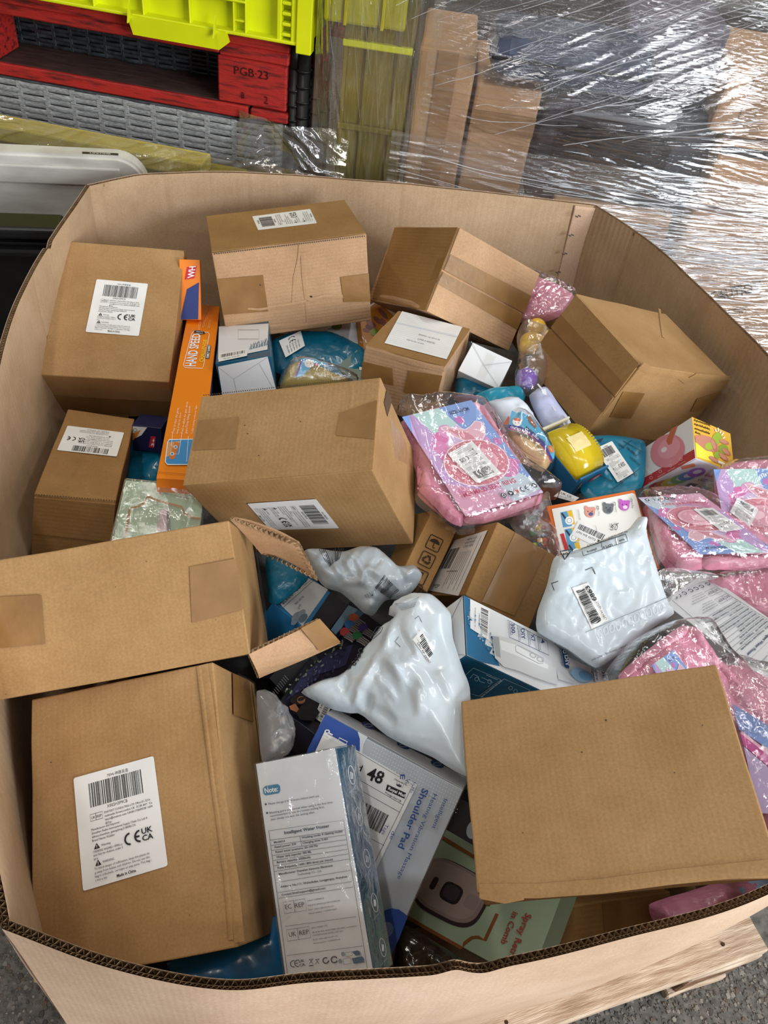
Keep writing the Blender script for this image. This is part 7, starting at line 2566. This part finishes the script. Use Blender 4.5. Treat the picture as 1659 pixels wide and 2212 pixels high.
    def blob(parts, name, mat, root, sub=3):
        b = bmesh.new()
        for (dx, dy, dz, rx, ry, rz) in parts:
            g = bmesh.ops.create_icosphere(b, subdivisions=sub, radius=1.0)
            for v in g['verts']:
                v.co = Vector((dx + v.co.x * rx, dy + v.co.y * ry, dz + v.co.z * rz))
        return bm_obj(name, b, mat, root, True)
    blob([(0, 0, 0.006, 0.022, 0.019, 0.018), (0.010, 0.020, 0.022, 0.017, 0.017, 0.017), (0.028, 0.006, 0.014, 0.013, 0.012, 0.011), (-0.012, -0.018, 0.008, 0.017, 0.014, 0.014), (0.006, -0.034, 0.004, 0.015, 0.016, 0.012)], 'body', YT, r)
    blob([(0.018, 0.026, 0.018, 0.007, 0.004, 0.003)], 'beak', plastic('orange_rubber', (228, 120, 30), 0.35), r, 2)
    r2 = empty('ball', 'small purple plastic ball below the yellow bath toy', 'toy', Matrix.Translation(at(1137, 818, 0.742)))
    blob([(0, 0, 0, 0.0185, 0.0185, 0.0185)], 'shell', plastic('purple_plastic', (126, 74, 196), 0.3, coat=0.3), r2)
    blob([(-0.012, -0.006, 0.011, 0.0045, 0.0045, 0.004)], 'plug', plastic('purple_plastic_dark', (104, 58, 176), 0.3), r2, 2)
    s = Soft([(1120, 700, 0.765), (1190, 720, 0.765), (1130, 840, 0.74)])
    s.root('clear_packet', 'crinkled clear bag around the yellow bath toy and the purple ball', 'bag', drop=0.03)
    s.fill('film', [(1132, 690), (1180, 706), (1192, 720), (1195, 770), (1172, 830), (1150, 850), (1118, 840), (1114, 800), (1122, 760), (1118, 720)], BAG_THICK, top=0.02, bot=0, edge=0.02, wr=0.005, seed=75, step=0.004, sheet=True)
    # ---- sugar egg mould with its card
    s = Soft([(1110, 920, 0.765), (1190, 960, 0.76), (1130, 1000, 0.745)])
    s.root('sugar_mould', 'tan egg-shaped mould with a blue card band, beside the yellow drum', 'toy', drop=0.015)
    TAN = varied('tan_plastic', (206, 170, 120), (220, 186, 136), 0.35, 6, 3, coat=0.2)
    s.fill('tub', [C7(*p) for p in ((1085, 600), (1200, 620), (1330, 690), (1440, 800), (1462, 870), (1400, 945), (1300, 905), (1150, 830), (1080, 720))], TAN, top=0.022, bot=0.014, edge=0.022, wr=0.0006, seed=76, step=0.004, folds=dict(n=1, lmin=0.01, lmax=0.02, wmin=0.004, wmax=0.008, amp=0.0002))
    s.fill('dome', [C7(*p) for p in ((1130, 640), (1260, 655), (1370, 740), (1430, 850), (1330, 830), (1200, 750))], varied('tan_plastic_dome', (218, 184, 132), (228, 196, 146), 0.3, 6, 3, coat=0.3), top=0.012, bot=0.0, edge=0.02, wr=0.0006, seed=77, step=0.004, lift=0.0195, folds=dict(n=1, lmin=0.01, lmax=0.02, wmin=0.004, wmax=0.008, amp=0.0002))
    pr = s.pr(0.034)
    pr.poly([C7(*p) for p in ((1115, 432), (1160, 455), (1190, 440), (1240, 470), (1290, 490), (1400, 640), (1490, 790), (1485, 850), (1465, 860), (1400, 735), (1290, 640), (1190, 590), (1085, 570))], '52aad2')
    pr.build('card_band', s.r)
    pr = s.pr(0.0345)
    pr.poly([C7(*p) for p in ((1088, 556), (1190, 572), (1300, 622), (1400, 715), (1470, 850), (1462, 880), (1390, 750), (1290, 655), (1190, 604), (1080, 588))], '3b3484')
    pr.line([C7(*p) for p in ((1080, 592), (1190, 610), (1290, 662), (1390, 758), (1460, 888))], 1.6, 'c83a70')
    ltext(pr, 'ONE SET SUGAR', C7(1100, 584), C7(1275, 640), 4.6, 'f0eef4', True)
    ltext(pr, 'EGGS', C7(1290, 648), C7(1345, 690), 4.2, 'f0eef4', True)
    pr.ell(*C7(1160, 535), 10, 8, 'f2eee8', 20)
    pr.poly([C7(*p) for p in ((1130, 510), (1150, 495), (1195, 510), (1185, 530), (1140, 522))], 'd85a30')
    for x in (1148, 1172):
        pr.ell(*C7(x, 540), 1, 1.2, '30242a', 0, 8)
    pr.ell(*C7(1455, 770), 5, 9, 'd87a44', -30)
    pr.ell(*C7(1455, 770), 2, 4, 'e8b070', -30)
    pr.poly([C7(*p) for p in ((1250, 490), (1275, 480), (1330, 570), (1320, 590), (1270, 540))], '9c5a34')
    ltext(pr, 'DIY TOY', C7(1185, 500), C7(1190, 455), 5, '2c2a34', True)
    ltext(pr, 'MINI EGGS', C7(1235, 582), C7(1400, 720), 3.6, '2c2a34', True)
    pr.poly([C7(*p) for p in ((1040, 555), (1085, 480), (1095, 500), (1085, 555))], 'a04c34')
    pr.build('lettering', s.r)
    s.fill('clear_bag', [C7(*p) for p in ((1030, 560), (1115, 420), (1260, 450), (1420, 640), (1510, 800), (1480, 900), (1400, 960), (1250, 930), (1120, 840), (1060, 700))], BAG, top=0.042, bot=0, edge=0.02, wr=0.002, seed=78, step=0.005, sheet=True)
    # ---- yellow drum in its window box
    p0, p1, p2, p3 = (1176, 935), (1232, 910), (1296, 1018), (1234, 1048)
    b = Carton('yD', 'toy_box', 'blue tray box holding a shiny yellow drum with masking tape on it', mat=plastic('blue_card_box', (46, 118, 168), 0.35), bevel=0.0008, dent=0.0003,
               data=slab_data([p0, p1, p2, p3], (0.762, 0.765, 0.742, 0.74), 0.045))
    d = b.d
    for f in list(b.body.data.polygons):
        pass
    bm = bmesh.new()
    R = d.x * 0.52
    # drum lies along the short side, its round side up
    bmesh.ops.create_cone(bm, cap_ends=True, segments=48, radius1=d.y * 0.46, radius2=d.y * 0.46, depth=d.x * 0.96)
    bmesh.ops.rotate(bm, verts=bm.verts, cent=(0, 0, 0), matrix=Matrix.Rotation(math.pi / 2, 3, 'Y'))
    for v in bm.verts:
        v.co.z = v.co.z * 0.62 + d.z * 0.98
    bmesh.ops.bevel(bm, geom=[e for e in bm.edges if abs(e.verts[0].co.x - e.verts[1].co.x) < 1e-5], offset=0.002, segments=2, affect='EDGES')
    bm_obj('drum', bm, varied('yellow_gloss', (214, 186, 28), (226, 200, 44), 0.18, 6, 2, coat=0.6), b.root, True)
    bm = bmesh.new()
    for k in range(26):
        a = math.pi * k / 25
        bmesh.ops.create_cube(bm, size=1.0, matrix=Matrix.Translation((d.x * 0.49, d.y * 0.40 * math.cos(a), d.z * 0.98 + d.y * 0.40 * 0.62 * math.sin(a))) @ Matrix.Diagonal((0.008, 0.003, 0.003, 1)))
    bm_obj('knurled_rim', bm, varied('yellow_gloss_dark', (176, 150, 20), (196, 170, 34), 0.3, 6), b.root)
    V, F = [], []
    for i in range(9):
        a = math.radians(78 + 34 * i / 8)
        for x in (-0.26, 0.30):
            rr = d.y * 0.462
            V.append((d.x * x + 0.0006 * math.sin(i * 2.3), rr * math.cos(a) + 0.004, d.z * 0.98 + rr * 0.62 * math.sin(a) + 0.0009))
    for i in range(8):
        F.append((2 * i, 2 * i + 1, 2 * i + 3, 2 * i + 2))
    mesh_obj('masking_tape', V, F, varied('masking_tape', (226, 206, 140), (238, 222, 164), 0.6, 60, 4, 0.3, 150), b.root)
    for nm, lo, hi in (('tray_side', (-d.x / 2 - 0.001, -d.y / 2 - 0.002, 0), (d.x / 2 + 0.001, -d.y / 2 + 0.001, d.z + 0.012)), ('tray_side', (-d.x / 2 - 0.001, d.y / 2 - 0.001, 0), (d.x / 2 + 0.001, d.y / 2 + 0.002, d.z + 0.014))):
        bm_obj(nm, box_bm(lo, hi, 0.0005, 1), varied('tray_card', (196, 190, 168), (206, 200, 178), 0.6, 20) if nm.endswith('e') and lo[1] > 0 else b.mat, b.root)
    q = [Vector((d.x * -0.45, -d.y / 2 - 0.0025, d.z)), Vector((d.x * 0.48, -d.y / 2 - 0.0025, d.z)), Vector((d.x * 0.48, -d.y / 2 - 0.0025, d.z - 0.022)), Vector((d.x * -0.45, -d.y / 2 - 0.0025, d.z - 0.022))]
    pr = Print(quad_map(q, 60, 22), Vector((0, -1, 0)))
    pr.ell(42, 8, 14, 8, 'c84a5a')
    pr.ell(44, 8, 8, 4, 'e0c0a0')
    pr.rect(4, 2, 8, 16, 'c8a040')
    pr.build('printed_end', b.root)
    # ---- second sugar mould under clear film
    s = Soft([(610, 790, 0.715), (720, 780, 0.715), (660, 820, 0.70)])
    s.root('sugar_mould', 'yellow-tinted mould with a small blue card in clear film, behind the central carton', 'toy', drop=0.015)
    s.fill('tub', [C9(*p) for p in ((570, 1170), (600, 1100), (640, 1060), (700, 1040), (820, 1080), (900, 1120), (980, 1150), (940, 1200), (600, 1210))], varied('amber_plastic', (176, 150, 60), (200, 174, 84), 0.25, 6, 3, coat=0.3), top=0.02, bot=0.012, edge=0.02, wr=0.001, seed=81, step=0.004, folds=dict(n=1, lmin=0.01, lmax=0.02, wmin=0.004, wmax=0.008, amp=0.0002))
    pr = s.pr(0.024)
    pr.poly([C9(*p) for p in ((690, 1040), (730, 1028), (790, 1040), (860, 1065), (760, 1080), (700, 1140), (650, 1150))], '52aad2')
    pr.poly([C9(*p) for p in ((690, 1045), (705, 1042), (670, 1140), (650, 1150))], '5a3484')
    pr.ell(*C9(740, 1065), 10, 9, 'f2e6dc')
    pr.poly([C9(*p) for p in ((775, 1062), (798, 1068), (790, 1082), (770, 1078))], 'd04a34')
    for x in (728, 748):
        pr.ell(*C9(x, 1066), 1, 1.2, '30242a', 0, 8)
    pr.build('card_band', s.r)
    s.fill('clear_bag', [C9(*p) for p in ((560, 1180), (590, 1090), (640, 1030), (720, 1015), (840, 1050), (960, 1090), (1040, 1140), (1000, 1210), (600, 1215))], BAG_THICK, top=0.032, bot=0, edge=0.02, wr=0.004, seed=82, step=0.0045, sheet=True)

    # ---- loose clear bags
    def clear(label, plane, out, seed, mat=BAG_THICK, top=0.025, beads=None):
        s = Soft(plane)
        s.root('clear_bag', label, 'bag', drop=0.012)
        s.fill('film', out, mat, top=top, bot=0.01, edge=0.03, wr=0.006, wscale=24, seed=seed, step=0.0038, folds=dict(n=70, lmin=0.01, lmax=0.06, wmin=0.003, wmax=0.008, amp=0.004))
        return s
    clear('empty clear plastic bag between the near corner carton and the dark lamp box', [(580, 1500, 0.72), (640, 1560, 0.70), (590, 1630, 0.70)], [(562, 1488), (590, 1492), (622, 1530), (640, 1580), (632, 1625), (575, 1640), (566, 1560)], 91, clear_film('milky_bag', haze=0.3, rough=0.08, bump=0.9, scale=45))
    s = clear('clear bag of small coloured beads in front of the pink packets', [(1140, 1100, 0.735), (1200, 1090, 0.735), (1190, 1190, 0.725)], [(1105, 1120), (1150, 1075), (1185, 1058), (1200, 1100), (1215, 1190), (1200, 1215), (1150, 1170)], 92)
    rnd = random.Random(5)
    for k in range(14):
        p = at(rnd.uniform(1148, 1178), rnd.uniform(1128, 1182), 0.733)
        bb = bmesh.new()
        bmesh.ops.create_icosphere(bb, subdivisions=2, radius=rnd.uniform(0.0028, 0.0048))
        o = bm_obj('bead', bb, plastic('bead_%d' % (k % 4), ((214, 176, 40), (190, 60, 50), (60, 130, 90), (80, 90, 110))[k % 4], 0.3), s.r, True)
        o.location = s.mw.inverted() @ p
    pr = s.pr(0.026)
    q = [(1165, 1078), (1212, 1062), (1240, 1072), (1186, 1092)]
    clear('thin clear film edge with small black print by the bin wall packets', [(1430, 1260, 0.77), (1520, 1240, 0.775), (1450, 1300, 0.755)], [(1424, 1240), (1450, 1226), (1540, 1236), (1560, 1248), (1500, 1262), (1440, 1310), (1428, 1280)], 93, top=0.018)
    s = Soft([(1196, 1060, 0.735), (1240, 1070, 0.735), (1215, 1085, 0.73)])
    s.root('paper_slip', 'small white slip with CE marks tucked above the orange-bordered toy box', 'paper', drop=0.004)
    pr = s.pr(0.002)
    pr.poly([C3(*p) for p in ((150, 790), (200, 745), (330, 800), (290, 830))], 'dcdedd')
    ltext(pr, 'UK CE', C3(198, 772), C3(272, 802), 4.6, '2a2a2e', True)
    for k in range(3):
        ltext(pr, 'Not for children under 3', C3(172 + k * 12, 792 - k * 2), C3(280 + k * 6, 826 - k * 6), 2, '505056')
    pr.build('sheet', s.r)
    clear('brown tinted plastic bag at the bottom beside the sage green comb box', [(880, 2030, 0.57), (990, 2080, 0.57), (930, 2110, 0.56)], [(868, 2000), (930, 2030), (1010, 2085), (1000, 2150), (860, 2150), (850, 2080)], 94, varied('brown_tinted_plastic', (44, 36, 28), (70, 58, 44), 0.15, 12, 4, 0.8, 60, coat=0.6), 0.02)
    clear('dark pink packet in shadow beneath the blank near carton', [(1430, 1960, 0.62), (1580, 1930, 0.62), (1480, 2010, 0.61)], [(1410, 1955), (1500, 1925), (1580, 1900), (1640, 1900), (1620, 1960), (1500, 2010), (1430, 2010)], 95, PINK, 0.02)
    clear('pale blue packet at the front rim beneath the blank near carton', [(1560, 1930, 0.63), (1680, 1900, 0.63), (1600, 1970, 0.62)], [(1540, 1940), (1600, 1910), (1700, 1890), (1700, 1930), (1600, 1970)], 96, varied('pale_blue_film', (150, 176, 208), (172, 196, 222), 0.35, 8), 0.014)
    b = Carton('uB', 'cardboard_box', 'brown carton low in the dark below the blank near carton', mat=KRAFT_DARK, data=slab_data([(1190, 1960), (1440, 1930), (1470, 2030), (1200, 2080)], (0.535, 0.535, 0.505, 0.505), 0.05))
    b.plate('tape', [(1300, 1950), (1340, 1945), (1350, 2050), (1308, 2058)], 'z+', TAPE, 0.0016)

    # ---- black sheeting added for the shade at the bottom of the gaps
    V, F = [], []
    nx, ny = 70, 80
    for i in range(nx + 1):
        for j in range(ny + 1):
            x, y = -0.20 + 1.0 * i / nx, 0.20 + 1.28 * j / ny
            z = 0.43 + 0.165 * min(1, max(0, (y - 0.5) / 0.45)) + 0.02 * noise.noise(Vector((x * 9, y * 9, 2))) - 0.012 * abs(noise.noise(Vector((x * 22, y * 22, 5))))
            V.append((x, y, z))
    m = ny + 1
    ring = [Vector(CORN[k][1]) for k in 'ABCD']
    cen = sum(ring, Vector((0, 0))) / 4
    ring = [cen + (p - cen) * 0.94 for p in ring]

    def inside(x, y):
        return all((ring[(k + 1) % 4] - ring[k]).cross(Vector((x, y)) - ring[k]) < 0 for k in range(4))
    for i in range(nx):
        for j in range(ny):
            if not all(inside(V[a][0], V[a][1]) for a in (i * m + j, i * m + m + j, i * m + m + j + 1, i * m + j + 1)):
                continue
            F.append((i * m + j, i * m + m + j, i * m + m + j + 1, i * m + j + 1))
    r = empty('shade_filler', 'added shade-dark crumpled sheeting deep in the gaps between the parcels', 'filler', Matrix.Identity(4))
    mesh_obj('sheet', V, F, varied('shade_filler_black', (12, 13, 15), (24, 26, 29), 0.4, 12, 3, 0.4, 60), r, True)


packets()
